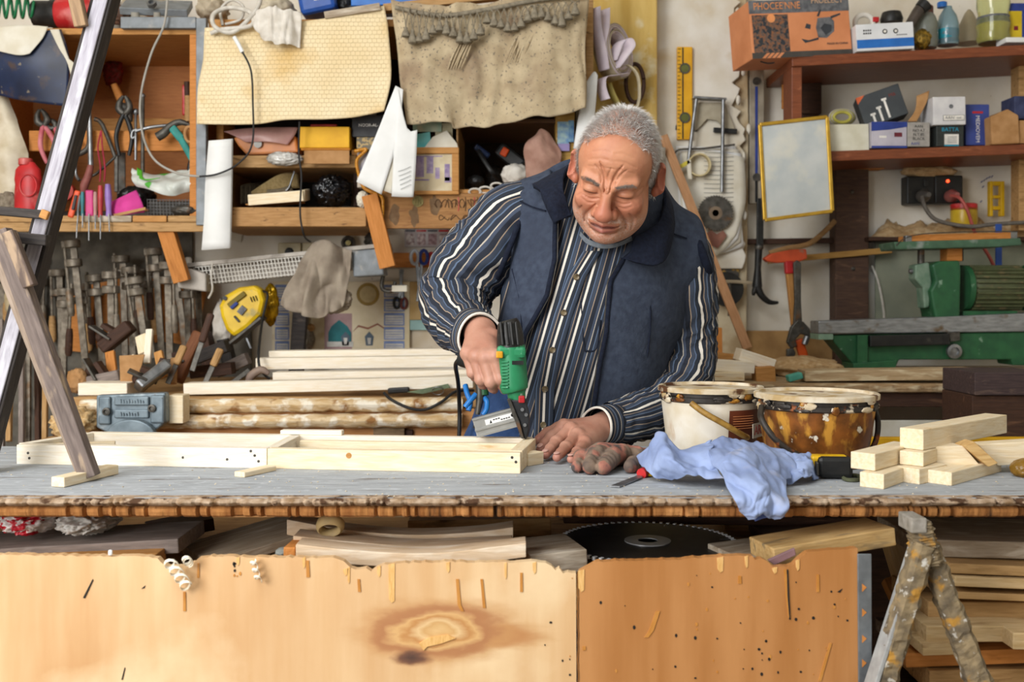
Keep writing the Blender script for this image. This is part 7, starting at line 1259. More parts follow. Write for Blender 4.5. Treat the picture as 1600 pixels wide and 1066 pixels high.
# --- head in its own frame (face looks along -y)
def groove(d, p, pts, A, sg, mirror=True, yl=-.02):
    X = np.abs(p[:, 0]) if mirror else p[:, 0]; Z = p[:, 2]; m = np.full(len(p), 9., np.float32)
    q = [v for v in cr([Vector((a, b, 0)) for a, b in pts], 4)]
    for i in range(len(q)-1):
        ax, az = q[i].x, q[i].y; bx_, bz = q[i+1].x-ax, q[i+1].y-az; h = np.clip(((X-ax)*bx_ + (Z-az)*bz)/(bx_*bx_+bz*bz+1e-12), 0, 1)
        tp = math.sin(math.pi*min(.95, max(.12, (i+.5)/(len(q)-1)))); m = np.minimum(m, np.hypot(X-ax-bx_*h, Z-az-bz*h)/max(.35, tp))
    return d + A*np.exp(-(m/sg)**2)*(p[:, 1] < yl)
def head_sdf(p):
    x = np.abs(p[:, 0]); q = p.copy(); q[:, 0] = x
    d = ell(p, (0, .018, .032), (.0765, .096, .084))
    d = smin(d, ell(p, (0, -.045, .045), (.062, .048, .055)), .04)           # forehead
    d = smin(d, ell(p, (0, -.025, -.035), (.0635, .070, .082)), .03)           # face
    d = smin(d, ell(q, (.045, -.03, -.066), (.027, .042, .036)), .03)          # jowls
    d = smin(d, ell(q, (.040, -.072, -.028), (.025, .020, .022)), .02)         # cheeks
    d = smin(d, ell(p, (0, -.077, -.098), (.027, .022, .019)), .022)           # chin
    d = smin(d, ell(p, (0, -.035, -.105), (.045, .04, .02)), .03)              # under chin
    d = smin(d, cap_(q, (.011, -.0950, .0125), (.047, -.082, .0205), .0115, .010), .012)   # brow ridge
    d = smax(d, -ell(q, (.0335, -.100, -.001), (.019, .014, .0115)), .010)     # sockets
    d = smin(d, ell(q, (.0330, -.0835, -.0025), (.0165, .0125, .0105)), .004)  # lids
    d = smax(d, -cap_(q, (.018, -.0965, -.0075), (.047, -.0905, -.0075), .0013), .002)   # eye slit
    d = smax(d, -cap_(q, (.017, -.096, .0062), (.048, -.091, .0050), .0012), .002)
    d = smin(d, cap_(p, (0, -.094, .010), (0, -.119, -.034), .0080, .0128), .010)         # nose
    d = smin(d, ell(p, (0, -.120, -.038), (.0175, .0125, .0135)), .009)
    d = smin(d, ell(q, (.0185, -.104, -.042), (.0100, .013, .0095)), .005)
    d = smax(d, -ell(q, (.0075, -.112, -.0525), (.0045, .007, .004)), .003)    # nostrils
    d = smin(d, ell(p, (0, -.088, -.066), (.034, .018, .020)), .014)           # muzzle
    d = smin(d, cap_(q, (.0, -.1055, -.0665), (.026, -.094, -.0665), .0048, .0025), .004)
    d = smin(d, cap_(q, (.0, -.1035, -.0785), (.022, -.094, -.0765), .0060, .0030), .004)
    d = smax(d, -cap_(q, (.0, -.110, -.0718), (.034, -.0905, -.0680), .0034, .0022), .0025)  # mouth line
    for a_ in ([(0, .050), (.02, .049), (.045, .042)], [(0, .064), (.022, .064), (.046, .054)], [(.004, .078), (.02, .078), (.04, .070)]): d = groove(d, p, a_, .0011, .0026)
    d = groove(d, p, [(.0045, .004), (.0075, .022), (.013, .042), (.022, .058)], .0042, .0030); d = groove(d, p, [(.013, .020), (.018, .036), (.030, .050)], .0026, .0026)
    d = groove(d, p, [(-.001, .010), (-.003, .030), (.002, .052)], .0024, .0024, False)
    d = groove(d, p, [(.006, .001), (-.006, .001)], .0022, .0022, False)
    d = groove(d, p, [(.020, -.030), (.030, -.046), (.040, -.066), (.041, -.082)], .0042, .0038); d = groove(d, p, [(.046, -.040), (.054, -.060), (.052, -.084)], .0024, .0034)
    d = groove(d, p, [(.014, -.016), (.030, -.021), (.046, -.017)], .0026, .0026); d = groove(d, p, [(.022, -.026), (.036, -.029), (.050, -.022)], .0018, .0026)
    for a_ in ([(.050, -.004), (.060, .004)], [(.051, -.009), (.063, -.010)], [(.050, -.014), (.060, -.024)]): d = groove(d, p, a_, .0016, .0020)
    d = groove(d, p, [(0, -.090), (.014, -.091), (.026, -.087)], .0022, .0030)
    e = ell(q, (.0870, .014, -.006), (.0080, .0205, .034), np.array(Matrix.Rotation(math.radians(38), 3, 'Z')))
    e = smax(e, -ell(q, (.0935, .004, -.002), (.0065, .0125, .022), np.array(Matrix.Rotation(math.radians(38), 3, 'Z'))), .004)
    e = smin(e, ell(q, (.081, .010, -.034), (.007, .010, .011)), .006)
    d = smin(d, e, .006)
    d = smin(d, cap_(p, (0, .030, -.06), (0, .085, -.17), .060, .066), .03)                  # neck
    d = smax(d, -cap_(q, (0, -.052, -.126), (.045, -.02, -.112), .0025), .008)
    return d
Vh, Fh = nets(head_sdf, (-.11, -.15, -.21), (.11, .165, .13), .0021)
lx, ly, lz = np.abs(Vh[:, 0]), Vh[:, 1], Vh[:, 2]
def L3(h): return np.array(lin(h)[:3])
C = np.tile(L3('#c48a6a'), (len(Vh), 1))
def paint(mask, col):
    m_ = np.clip(mask, 0, 1)[:, None]; C[:] = C*(1-m_) + L3(col)*m_
def blobm(c, r): return np.exp(-(((Vh - np.array(c))/np.array(r))**2).sum(1))
paint(.75*blobm((0, -.12, -.037), (.02, .02, .02)), '#b8685a')
paint(.5*(blobm((.045, -.075, -.03), (.026, .03, .022)) + blobm((-.045, -.075, -.03), (.026, .03, .022))), '#bf7460')
paint(.35*blobm((0, -.09, .05), (.06, .05, .03)), '#cf9674')
paint(.6*((lx > .079) & (ly > -.02) & (lz > -.05)), '#bb6f5c')
paint(.85*np.exp(-((lz+.0675)/.0045)**2 - ((lx)/.026)**4)*(ly < -.088), '#a85f58'); paint(.85*np.exp(-((lz+.079)/.0055)**2 - (lx/.023)**4)*(ly < -.088), '#b5706a')
paint(.95*np.exp(-((lz+.0722)/.0022)**2 - (lx/.028)**6)*(ly < -.086), '#5a2a28')
paint(.9*np.exp(-((lz+.0075)/.0016)**2 - ((lx-.0325)/.0145)**6)*(ly < -.08), '#4a322a')
stub = (lz < -.045) & (ly < .03) & (lz > -.14)
stn = np.array([noise.noise(Vector(v)*420) for v in Vh]); lipm = (lz < -.060) & (lz > -.088) & (lx < .030) & (ly < -.088)
paint(.5*stub*~lipm*np.clip(.45+stn*1.3, 0, 1)*np.clip((-lz-.045)/.02, 0, 1), '#d3c8c0')
paint(.6*~lipm*np.exp(-((lz+.057)/.005)**2)*(lx < .034)*(ly < -.085)*np.clip(.5+stn*1.4, 0, 1), '#e2d8d0')
hm_ = (((lz > .078) & (ly > -.060)) | ((lx > .052) & (ly > -.040) & (lz > -.018+.4*np.maximum(0, .02-ly)) & (lz > .0)) | ((ly > .012) & (lz > -.055))) & ~((lx > .080) & (lz < .03)) & (lz > -.075)
paint(.35*hm_, '#cfc6c0')
HR = (RY(11) @ RZ(-10.5) @ RX(34)); HC = Vector((.1862, 1.83, 1.381))
HS = .905
HRn = np.array(HR); Vw = (Vh*HS) @ HRn.T + np.array(HC)
# --- hands
def hp(*a): return W(*a)
LH = dict(wr=hp(945, 668, 1.825), kn=[hp(881, 667, 1.772), hp(891, 672, 1.748), hp(902, 681, 1.725), hp(913, 693, 1.708)],
          pip=[hp(861, 683, 1.752), hp(869, 691, 1.708), hp(884, 699, 1.675), hp(902, 707, 1.660)], tip=[hp(844, 702, 1.722), hp(852, 711, 1.655), hp(870, 715, 1.622), hp(892, 718, 1.612)],
          th=[hp(905, 672, 1.81), hp(874, 671, 1.80), hp(856, 678, 1.79), hp(842, 688, 1.775)])
RHd = dict(wr=hp(750, 518, 1.80), kn=[hp(774, 558, 1.702), hp(758, 560, 1.708), hp(743, 558, 1.720), hp(730, 553, 1.736)],
          pip=[hp(783, 592, 1.698), hp(767, 597, 1.700), hp(751, 593, 1.713), hp(738, 583, 1.730)], tip=[hp(788, 610, 1.720), hp(772, 609, 1.740), hp(757, 603, 1.752), hp(745, 591, 1.764)],
          th=[hp(768, 528, 1.77), hp(782, 536, 1.772), hp(790, 548, 1.775), hp(793, 560, 1.765)])
def hand_sdf(H, elbow, thick):
    def f(p):
        d = cap_(p, H['wr'], H['wr'] + (elbow - H['wr'])*.45, .025, .034)
        palm = None
        for i, k in enumerate(H['kn']):
            c = cap_(p, H['wr'], k, .0205*thick, .0125); palm = c if palm is None else smin(palm, c, .012)
        d = smin(d, palm, .012)
        for i in range(4):
            s = [.93, .96, .91, .82][i]; k, m_, t = H['kn'][i], H['pip'][i], H['tip'][i]
            dm = m_*.45 + t*.55 + (m_ - (k+t)/2)*.18
            fd = cap_(p, k, m_, .0125*s, .0100*s); fd = smin(fd, cap_(p, m_, dm, .0103*s, .0090*s), .004); fd = smin(fd, cap_(p, dm, t, .0090*s, .0078*s), .003)
            fd = smin(fd, np.linalg.norm(p-m_, axis=1) - .0106*s, .004)
            d = smin(d, fd, .0026)
            d = smin(d, np.linalg.norm(p - (k + np.array((0, -.003, .003), np.float32)), axis=1) - .0118*s, .006)
        T = H['th']; td = cap_(p, T[0], T[1], .017, .0135); td = smin(td, cap_(p, T[1], T[2], .0125, .0112), .005); td = smin(td, cap_(p, T[2], T[3], .0112, .0092), .004)
        return smin(d, td, .007)
    return f
def bounds(H, elbow, pad=.045):
    A = np.array([H['wr'], H['wr'] + (elbow-H['wr'])*.45] + H['kn'] + H['pip'] + H['tip'] + H['th']); return A.min(0)-pad, A.max(0)+pad
ELr, ELl = W(702, 478, 2.03), W(1078, 598, 2.03)
parts = [(Vw, Fh, C)]
def handcol(V, H):
    c = np.tile(L3('#bd8d78'), (len(V), 1)); 
    for t in H['tip'] + [H['th'][3]]: m_ = np.exp(-(np.linalg.norm(V-t, axis=1)/.013)**2)[:, None]; c = c*(1-.55*m_) + L3('#b5756a')*.55*m_
    for t in H['kn'] + H['pip']: m_ = np.exp(-(np.linalg.norm(V-t, axis=1)/.010)**2)[:, None]; c = c*(1-.4*m_) + L3('#c9a696')*.4*m_
    return c
nails = []
for H, E in ((LH, ELl), (RHd, ELr)):
    lo, hi = bounds(H, E); v, f = nets(hand_sdf(H, E, 1.0), lo, hi, .0019)
    parts.append((v, f, handcol(v, H)))
# hidden core of the body: torso, arms, legs, feet
SHr, SHl = W(805, 338, 2.02), W(1066, 392, 2.02)
HIPc = W(848, 740, 2.08)
def core(p):
    d = cap_(p, W(940, 430, 2.04), HIPc, .10, .10); d = smin(d, cap_(p, W(950, 370, 2.0), W(940, 430, 2.04), .06, .09), .05)
    for s, e, H in ((SHr, ELr, RHd), (SHl, ELl, LH)):
        d = smin(d, cap_(p, W(940, 400, 2.04), s, .07, .045), .04); d = smin(d, cap_(p, s, e, .042, .036), .02); d = smin(d, cap_(p, e, H['wr'], .036, .026), .02)
    for sx in (-.085, .085):
        hp_ = HIPc + np.array((sx, 0, 0), np.float32); kn = np.array((hp_[0]*1.05, 2.06, .48), np.float32); an = np.array((kn[0], 2.12, .09), np.float32)
        d = smin(d, cap_(p, hp_, kn, .075, .052), .03); d = smin(d, cap_(p, kn, an, .05, .038), .02); d = smin(d, cap_(p, an - np.array((0, 0, .03), np.float32), an + np.array((0, -.13, -.045), np.float32), .035, .03), .02)
    return d
v, f = nets(core, (-.25, 1.7, .0), (.48, 2.25, 1.36), .011); parts.append((v, f, np.tile(L3('#bd8d78'), (len(v), 1))))
V = np.concatenate([a for a, _, _ in parts]); off = np.cumsum([0] + [len(a) for a, _, _ in parts]); Fb = np.concatenate([b + off[i] for i, (_, b, _) in enumerate(parts)])
cols = np.concatenate([np.concatenate([c, np.ones((len(c), 1))], 1) for _, _, c in parts])
porig = Vector((HIPc[0], 2.1, 0)); PM = Matrix.Translation(porig)
person = attr_mesh('person', V - np.array(porig), Fb, SKIN, None, cols=cols, M=PM)
tag(person, 'white-haired man in striped shirt and navy vest bowed over the bench', 'person')
# fingernails
NAIL = mat('nail', '#d3a596', rough=.35)
for H, up_ in ((LH, Vector((-.2, -.5, .85))),):
    for i in range(4):
        a, b = Vector(H['pip'][i]), Vector(H['tip'][i]); d = (b-a).normalized(); n = (up_ - d*up_.dot(d)).normalized(); c = b + n*.0072 - d*.001
        R = Matrix((d.cross(n), d, n)).transposed(); MB().ball(c, (.0052, .0066, .0016), 12, 6, R).build('fingernail', NAIL, person, smooth=True)
# --- hair: short white strands
random.seed(21); hi_ = np.where(hm_)[0]
N3 = np.zeros_like(Vh); fv = Vh[Fh]; fn = np.cross(fv[:, 2]-fv[:, 0], fv[:, 3]-fv[:, 1])
for k in range(4): np.add.at(N3, Fh[:, k], fn)
N3 /= np.linalg.norm(N3, axis=1)[:, None] + 1e-9
HV = []; HF = []
for i in np.random.choice(hi_, 22000):
    b = Vh[i] + np.random.normal(0, .0008, 3); n = N3[i]
    thin = .55 if (b[1] < -.03 and abs(b[0]) < .05) else 1
    if np.random.rand() > thin + .1: continue
    crown = np.array((0, .04, .11)); dr = b - crown; dr -= n*dr.dot(n); dr /= np.linalg.norm(dr)+1e-9
    if b[1] < -.02 and b[2] > .08: dr = dr*.3 + np.array((np.random.normal(0, .5), -.5, .2))
    d = n*np.random.uniform(.45, .95) + dr*.8 + np.random.normal(0, .28, 3); d /= np.linalg.norm(d)
    L_ = np.random.uniform(.007, .0145)*(1.25 if b[2] > .09 else .85); s = np.cross(d, n); s = s/(np.linalg.norm(s)+1e-9)*.00042
    m_ = b + d*L_*.6 + n*.0006; e = b + d*L_ + dr*L_*.25
    k = len(HV); HV += [b-s, b+s, m_+s*.8, m_-s*.8, e]; HF += [(k, k+1, k+2, k+3), (k+3, k+2, k+4)]
NH = len(HV); NF = len(HF)
for sx in (-1, 1):                                             # eyebrows
    for i in range(260):
        u = np.random.rand(); b = np.array((sx*(.012+.038*u), -.1045+.016*u*u, .0145+.007*math.sin(u*2.6)+np.random.normal(0, .0018)))
        d = np.array((sx*.8, -.35, .1)) + np.random.normal(0, .3, 3); d /= np.linalg.norm(d); s = np.array((0, 0, .00035)); e = b + d*np.random.uniform(.005, .009)
        k = len(HV); HV += [b-s, b+s, e]; HF += [(k, k+1, k+2)]
HVw = (np.array(HV)*HS) @ HRn.T + np.array(HC)
brow = meshobj('eyebrows', HVw[NH:] - np.array(porig), [tuple(i-NH for i in f) for f in HF[NF:]], mat('grey_brow', '#8f867e', '#6f665f', sc=60, rough=.7), person, PM); brow['kind'] = 'stuff'
HF = HF[:NF]; HVw = HVw[:NH]
hair = meshobj('hair', HVw - np.array(porig), HF, mat('white_hair', '#e4e1de', '#c9c4c0', sc=60, rough=.6), person, PM, smooth=True); hair['kind'] = 'stuff'
# --- clothes
def stripe_mat():
    m = bpy.data.materials.new('striped_cotton'); m.use_nodes = True; nt = m.node_tree; N, L = nt.nodes, nt.links; b = N['Principled BSDF']; b.inputs['Roughness'].default_value = .85; b.inputs['Specular IOR Level'].default_value = .2
    a = N.new('ShaderNodeAttribute'); a.attribute_name = 'stripe'; mu = N.new('ShaderNodeMath'); mu.operation = 'MULTIPLY'; mu.inputs[1].default_value = 1/.056; L.new(a.outputs['Fac'], mu.inputs[0])
    fr_ = N.new('ShaderNodeMath'); fr_.operation = 'FRACT'; L.new(mu.outputs[0], fr_.inputs[0]); r = N.new('ShaderNodeValToRGB'); r.color_ramp.interpolation = 'CONSTANT'
    st = [(0, '#ddd6ca'), (.075, '#2b3039'), (.20, '#5c6c86'), (.23, '#3d4553'), (.36, '#a3907c'), (.39, '#2a2e38'), (.53, '#454e60'), (.62, '#bdb4a6'), (.645, '#2e333e'), (.76, '#5f7088'), (.79, '#383f4c'), (.88, '#948270'), (.91, '#292d36')]
    el = r.color_ramp.elements; el[0].position = 0; el[0].color = lin(st[0][1]); el[1].position = st[1][0]; el[1].color = lin(st[1][1])
    for p_, c_ in st[2:]: e = el.new(p_); e.color = lin(c_)
    L.new(fr_.outputs[0], r.inputs[0]); L.new(r.outputs[0], b.inputs['Base Color'])
    tc = N.new('ShaderNodeTexCoord'); n = N.new('ShaderNodeTexNoise'); n.inputs['Scale'].default_value = 22; n.inputs['Detail'].default_value = 3; L.new(tc.outputs['Object'], n.inputs[0]); bp = N.new('ShaderNodeBump'); bp.inputs['Strength'].default_value = .5; bp.inputs['Distance'].default_value = .008; L.new(n.outputs[0], bp.inputs['Height']); L.new(bp.outputs[0], b.inputs['Normal']); return m
STR = stripe_mat()
DENIM = mat('vest_denim', '#3f4757', '#343b4a', sc=30, rough=.9, bump=.35, bsc=140, c3='#333947', sc3=3, f3=(.5, .75), spec=.2)
RIB = mat('vest_rib', '#1d2333', '#171b28', sc=60, rough=.95, bump=.5, bsc=120, spec=.2)
JEAN = mat('jeans_blue', '#3c5684', '#324a74', sc=24, rough=.9, bump=.3, bsc=150, c3='#5a7098', sc3=8, f3=(.55, .75), spec=.2)
def torso(p):
    d = ell(p, W(925, 455, 2.035), (.172, .145, .20)); d = smin(d, ell(p, W(884, 610, 2.015), (.150, .150, .19)), .08)
    d = smin(d, ell(p, W(848, 735, 2.075), (.150, .13, .16)), .08)
    d = smin(d, cap_(p, W(838, 342, 2.03), W(1050, 388, 2.03), .062, .062), .06); d = smin(d, ell(p, W(944, 326, 2.01), (.100, .088, .092)), .05)
    return d
YR = 1.885
def xz(px, py, Y=YR): q = P(px, py, Y); return q.x, q.z
def curve(pts, Y=YR):
    a = sorted([(xz(x, y, Y)[1], xz(x, y, Y)[0]) for x, y in pts]); return np.array([q[0] for q in a]), np.array([q[1] for q in a])
XL = curve([(866, 300), (872, 345), (870, 406), (858, 462), (838, 498), (824, 522), (808, 600), (800, 700)]); XR = curve([(1000, 330), (985, 375), (968, 409), (949, 439), (942, 518), (931, 568), (920, 643), (912, 700)])
XC = curve([(690, 300), (690, 540), (745, 575), (790, 610), (806, 640), (815, 720)])
def wr(p, a, f1): return a*(np.sin(p[:, 0]*f1*1.3 + p[:, 2]*f1*.5 + 2*np.sin(p[:, 2]*17))*.5 + np.sin(p[:, 2]*f1*.8 - p[:, 0]*f1*.6 + 1.7*np.sin(p[:, 0]*23))*.5)
def side_cut(p): return np.interp(p[:, 2], *XC).astype(np.float32) - p[:, 0]
zhem_s = xz(0, 712, 1.87)[1]
def shirt_sdf(p):
    d = torso(p) - .005 - wr(p, .0022, 55)
    d = smax(d, np.where(p[:, 1] < 2.1, side_cut(p), -1).astype(np.float32), .006); return smax(d, zhem_s - p[:, 2], .004)
hemz = curve([(700, 640), (1100, 640)])
def vest_sdf(p):
    d = torso(p) - .021 - wr(p, .0040, 34)
    xl = np.interp(p[:, 2], *XL); xr = np.interp(p[:, 2], *XR); front = p[:, 1] < 2.0
    op = np.where(front, np.minimum(p[:, 0]-xl, xr-p[:, 0]), -1).astype(np.float32); d = smax(d, op, .010)
    d = smax(d, -cap_(p, W(952, 335, 1.96), W(965, 240, 1.93), .060, .08), .012)                 # neck hole
    zh = np.interp(p[:, 0], [xz(760, 0)[0], xz(830, 0)[0], xz(920, 0)[0], xz(1000, 0)[0]], [xz(0, 575)[1], xz(0, 600)[1], xz(0, 655)[1], xz(0, 650)[1]]); d = smax(d, (zh - p[:, 2]).astype(np.float32), .008)
    # armholes
    for c, n in ((W(797, 330, 2.02), np.array((-.93, -.05, .20))), (W(1101, 388, 2.02), np.array((.97, 0, .14)))):
        n = (n/np.linalg.norm(n)).astype(np.float32); m_ = smin((c-p) @ n + .0, np.full(len(p), 9, np.float32), .01); pl = (p-c) @ n
        zz = c[2] - p[:, 2]; d = smax(d, pl + np.where(zz > 0, np.minimum(zz, .15)*.18, 0).astype(np.float32), .010)
    return smax(d, side_cut(p) - .02, .01)
lo, hi = (-.22, 1.82, .78), (.46, 2.27, 1.45)
shirt_t = None
vS, fS = nets(shirt_sdf, lo, hi, .0052)
zc = float(xz(0, 540)[1]); x0c = float(xz(890, 540)[0])
def scoord(x, z): return (x - x0c) - .295*(z - zc)
shirt = attr_mesh('shirt', vS - np.array(porig), fS, STR, person, vals=scoord(vS[:, 0], vS[:, 2]) + .056*3, M=PM)
vV, fV = nets(vest_sdf, lo, hi, .0050)
vest = attr_mesh('vest', vV - np.array(porig), fV, DENIM, person, M=PM)
def jeans_sdf(p):
    d = ell(p, W(848, 735, 2.075), (.152, .132, .165)); d = smin(d, ell(p, W(800, 660, 2.09), (.075, .10, .10)), .05)
    for sx in (-.085, .085):
        hp_ = HIPc + np.array((sx, 0, 0), np.float32); kn = np.array((hp_[0]*1.05, 2.06, .48), np.float32); an = np.array((kn[0], 2.12, .10), np.float32)
        d = smin(d, cap_(p, hp_, kn, .098, .074), .04); d = smin(d, cap_(p, kn, an, .072, .062), .02)
    d -= wr(p, .003, 40); return smax(smax(d, p[:, 2] - float(P(0, 588, 2.0).z), .006), .07 - p[:, 2], .005)
vJ, fJ = nets(jeans_sdf, (-.22, 1.85, .03), (.36, 2.3, 1.05), .008)
jeans = attr_mesh('jeans', vJ - np.array(porig), fJ, JEAN, person, M=PM)
for sx in (-.085, .085):
    xk = (HIPc[0]+sx)*1.05; MB().lathe([(.04, .0), (.05, .01), (.05, .05), (.035, .08)], 16, (xk, 2.06, 0), Matrix.Diagonal((1, 2.4, 1))).build('shoe', BLACKP, person, smooth=True)
def surf(f, x, z, y0=1.70, y1=2.05, n=220):
    ys = np.linspace(y0, y1, n, dtype=np.float32); p = np.stack([np.full(n, x), ys, np.full(n, z)], 1).astype(np.float32); d = f(p); i = np.argmax(d < 0)
    return float(ys[i]) if d.min() < 0 else None
t0 = lambda p: torso(p) - .005
t1 = lambda p: torso(p) - .021
# placket, buttons, pocket
G = [[], [], [], []]; sv = []
for py in np.linspace(392, 690, 40):
    cx = np.interp(py, [392, 433, 489, 547, 607, 665, 690], [926, 901, 881, 863, 851, 849, 848]); x, z = xz(cx, py, 1.88)
    for k, dx in enumerate((-.017, -.006, .006, .017)):
        y = surf(t0, x+dx, z) or 1.9; G[k].append(Vector((x+dx, y-.003, z)))
nP = len(G[0]); V = [p for r in G for p in r]
vals = [(-.017, -.006, .006, .017)[k] + .0024 + .056*5 for k in range(4) for _ in range(nP)]
pk_ = attr_mesh('placket', [tuple(p - porig) for p in V], [(j*nP+i, j*nP+i+1, (j+1)*nP+i+1, (j+1)*nP+i) for j in range(3) for i in range(nP-1)], STR, shirt, vals=vals, M=PM)
md = pk_.modifiers.new('thick', 'SOLIDIFY'); md.thickness = .003; md.offset = 0
for px, py in ((901, 433), (881, 489), (863, 547), (851, 607), (849, 663)):
    x, z = xz(px, py, 1.88); y = surf(t0, x, z); MB().lathe([(.0055, 0), (.0062, .0015), (.005, .003), (.0035, .002), (0, .002)], 14, (x, y-.0045, z), RX(90), cap=False).build('button', mat('horn_button', '#8a7a5c', '#4a3d2c', sc=60, rough=.3), shirt, smooth=True)
pts = []
for px, py in ((908, 470), (912, 540), (918, 548), (932, 543), (938, 500)): x, z = xz(px, py, 1.88); pts.append(Vector((x, surf(t0, x, z)-.001, z)))
MB().tube(cr(pts, 5), .0016, 6).build('pocket_seam', mat('seam_navy', '#1c2230', rough=.9), shirt, smooth=True)
# zipper edges and seams of the vest
for nm, cv, ys in (('zip_edge', XL, np.linspace(330, 600, 40)), ('zip_edge', XR, np.linspace(405, 650, 40))):
    pts = []
    for py in ys:
        z = xz(0, py)[1]; x = float(np.interp(z, *cv)) + (-.004 if cv is XL else .004); y = surf(t1, x, z)
        if y: pts.append(Vector((x, y-.001, z)))
    MB().tube(pts, .0048, 8).build(nm, RIB, vest, smooth=True); MB().tube([p + Vector((.005 if cv is XL else -.005, -.001, 0)) for p in pts], .0013, 6).build('zip_teeth', DSTEEL, vest, smooth=True)
for seam in ([(812, 312), (830, 322), (852, 330)], [(1010, 360), (1040, 362), (1075, 372)], [(800, 420), (812, 470), (815, 520)], [(1010, 440), (1012, 520), (1000, 600)]):
    pts = []
    for q in cr([Vector((x, y, 0)) for x, y in seam], 8):
        x, z = xz(q.x, q.y, 1.93); y = surf(t1, x, z)
        if y: pts.append(Vector((x, y-.0005, z)))
    if len(pts) > 2: MB().tube(pts, .0016, 5).build('seam', RIB, vest, smooth=True)
# collar of the vest: thick ribbed flaps standing round the neck
def pp(r): return [P(*q) for q in r]
sheet('collar', patchpts([pp([(893, 338, 1.875), (880, 300, 1.885), (890, 262, 1.955), (945, 235, 2.05), (1010, 262, 2.03), (1036, 300, 1.955), (1030, 345, 1.90), (990, 372, 1.872)]),
    pp([(872, 345, 1.865), (862, 310, 1.87), (868, 272, 1.96), (945, 258, 2.09), (1025, 285, 2.06), (1046, 322, 1.95), (1034, 380, 1.875), (985, 392, 1.86)]),
    pp([(868, 350, 1.87), (846, 300, 1.895), (840, 290, 1.975), (945, 300, 2.12), (1045, 320, 2.09), (1052, 345, 1.96), (1032, 412, 1.868), (972, 404, 1.862)])], 63, 16, .003, 40, 3), RIB, vest, th=.009)
# shirt collar
sheet('shirt_collar', patchpts([pp([(908, 362, 1.90), (920, 374, 1.885), (940, 380, 1.87), (965, 379, 1.868), (986, 369, 1.876)]), pp([(906, 368, 1.90), (917, 381, 1.885), (939, 388, 1.873), (962, 386, 1.871), (988, 376, 1.877)])], 24, 4), mat('collar_denim', '#5b636c', '#767c82', sc=40, rough=.9), shirt, th=.004)
# sleeves
def sleeve(nm, cps, seed, fold, n=40, vals0=0):
    pts = cr([P(*c[:3]) for c in cps], 14); rs = np.interp(np.linspace(0, len(cps)-1, len(pts)), range(len(cps)), [c[3] for c in cps])
    V = []; vals = []; u = None; k = len(pts); acc = 0
    for i, p in enumerate(pts):
        t = (pts[min(i+1, k-1)] - pts[max(i-1, 0)]).normalized()
        if u is None: u = t.cross(Vector((0, 1, 0))).normalized()
        u = (u - t*u.dot(t)).normalized(); w_ = t.cross(u)
        if i: acc += (p-pts[i-1]).length
        for j in range(n+1):
            a = 2*math.pi*j/n; r_ = rs[i]
            c1_, s1 = math.cos(a), math.sin(a)
            f_ = noise.noise(Vector((acc*26 + 1.5*c1_, c1_*1.4 + seed, s1*1.4)))*.9 + noise.noise(Vector((acc*55, c1_*2.2+seed*2, s1*2.2)))*.4
            f_ = (1-2*abs(f_))*fold*(.6 + .6*math.sin(math.pi*min(1, i/k*1.1)))
            r2 = r_ + f_*.5
            tw = .004*math.sin(acc*60+seed)
            V.append(p + (u*c1_ + w_*s1)*r2 - porig); vals.append(vals0 + (a)*.052 + .0035*noise.noise(Vector((acc*30, a*2, seed))))
    m_ = n+1
    Fc = [(i*m_+j, i*m_+j+1, (i+1)*m_+j+1, (i+1)*m_+j) for i in range(k-1) for j in range(n)]
    return attr_mesh(nm, [tuple(v) for v in V], Fc, STR, shirt, vals=vals, M=PM)
sleeve('sleeve', [(838, 332, 2.03, .062), (800, 345, 2.02, .070), (765, 385, 2.02, .072), (727, 430, 2.03, .071), (711, 468, 2.02, .066), (718, 500, 1.95, .056), (738, 521, 1.85, .043), (748, 525, 1.815, .040)], 2.0, .016)
sleeve('sleeve', [(1035, 385, 2.03, .058), (1060, 402, 2.02, .062), (1070, 455, 2.02, .058), (1072, 530, 2.04, .055), (1066, 590, 2.02, .057), (1040, 632, 1.95, .050), (985, 654, 1.875, .040), (952, 662, 1.84, .034)], 5.0, .015)
def cuff(a, b, r):
    q = [P(*a), P(*b)]; n = 36; V = []; vals = []; t = (q[1]-q[0]).normalized(); u = t.cross(Vector((0, 1, 0))).normalized(); w_ = t.cross(u)
    for i, (s, rr) in enumerate(((0, r*.93), (.08, r), (.5, r*1.0), (.92, r*.97), (1, r*.92), (.9, r*.84))):
        for j in range(n): an = 2*math.pi*j/n; V.append(tuple(q[0].lerp(q[1], s) + (u*math.cos(an) + w_*math.sin(an))*rr*(1+.03*math.sin(3*an)) - porig)); vals.append(s*.05+.056*2+.01)
    return attr_mesh('cuff', V, [(i*n+j, i*n+(j+1) % n, (i+1)*n+(j+1) % n, (i+1)*n+j) for i in range(5) for j in range(n)], STR, shirt, vals=vals, M=PM)
cuff((736, 519, 1.85), (752, 527, 1.785), .044); cuff((962, 660, 1.85), (930, 666, 1.80), .0355)
# armhole binding
def ring(c, n, r1, r2, tr, nm):
    c, n = P(*c), Vector(n).normalized(); u = n.cross(Vector((0, 1, 0))).normalized(); w_ = n.cross(u)
    MB().tube([c + u*r1*math.cos(a) + w_*r2*math.sin(a) for a in [2*math.pi*i/36 for i in range(36)]], tr, 8, closed=True).build(nm, RIB, vest, smooth=True)
ring((1094, 398, 2.01), (.93, -.1, .36), .044, .056, .009, 'armhole_binding'); ring((795, 385, 2.02), (-.93, -.05, .36), .08, .085, .006, 'armhole_binding')
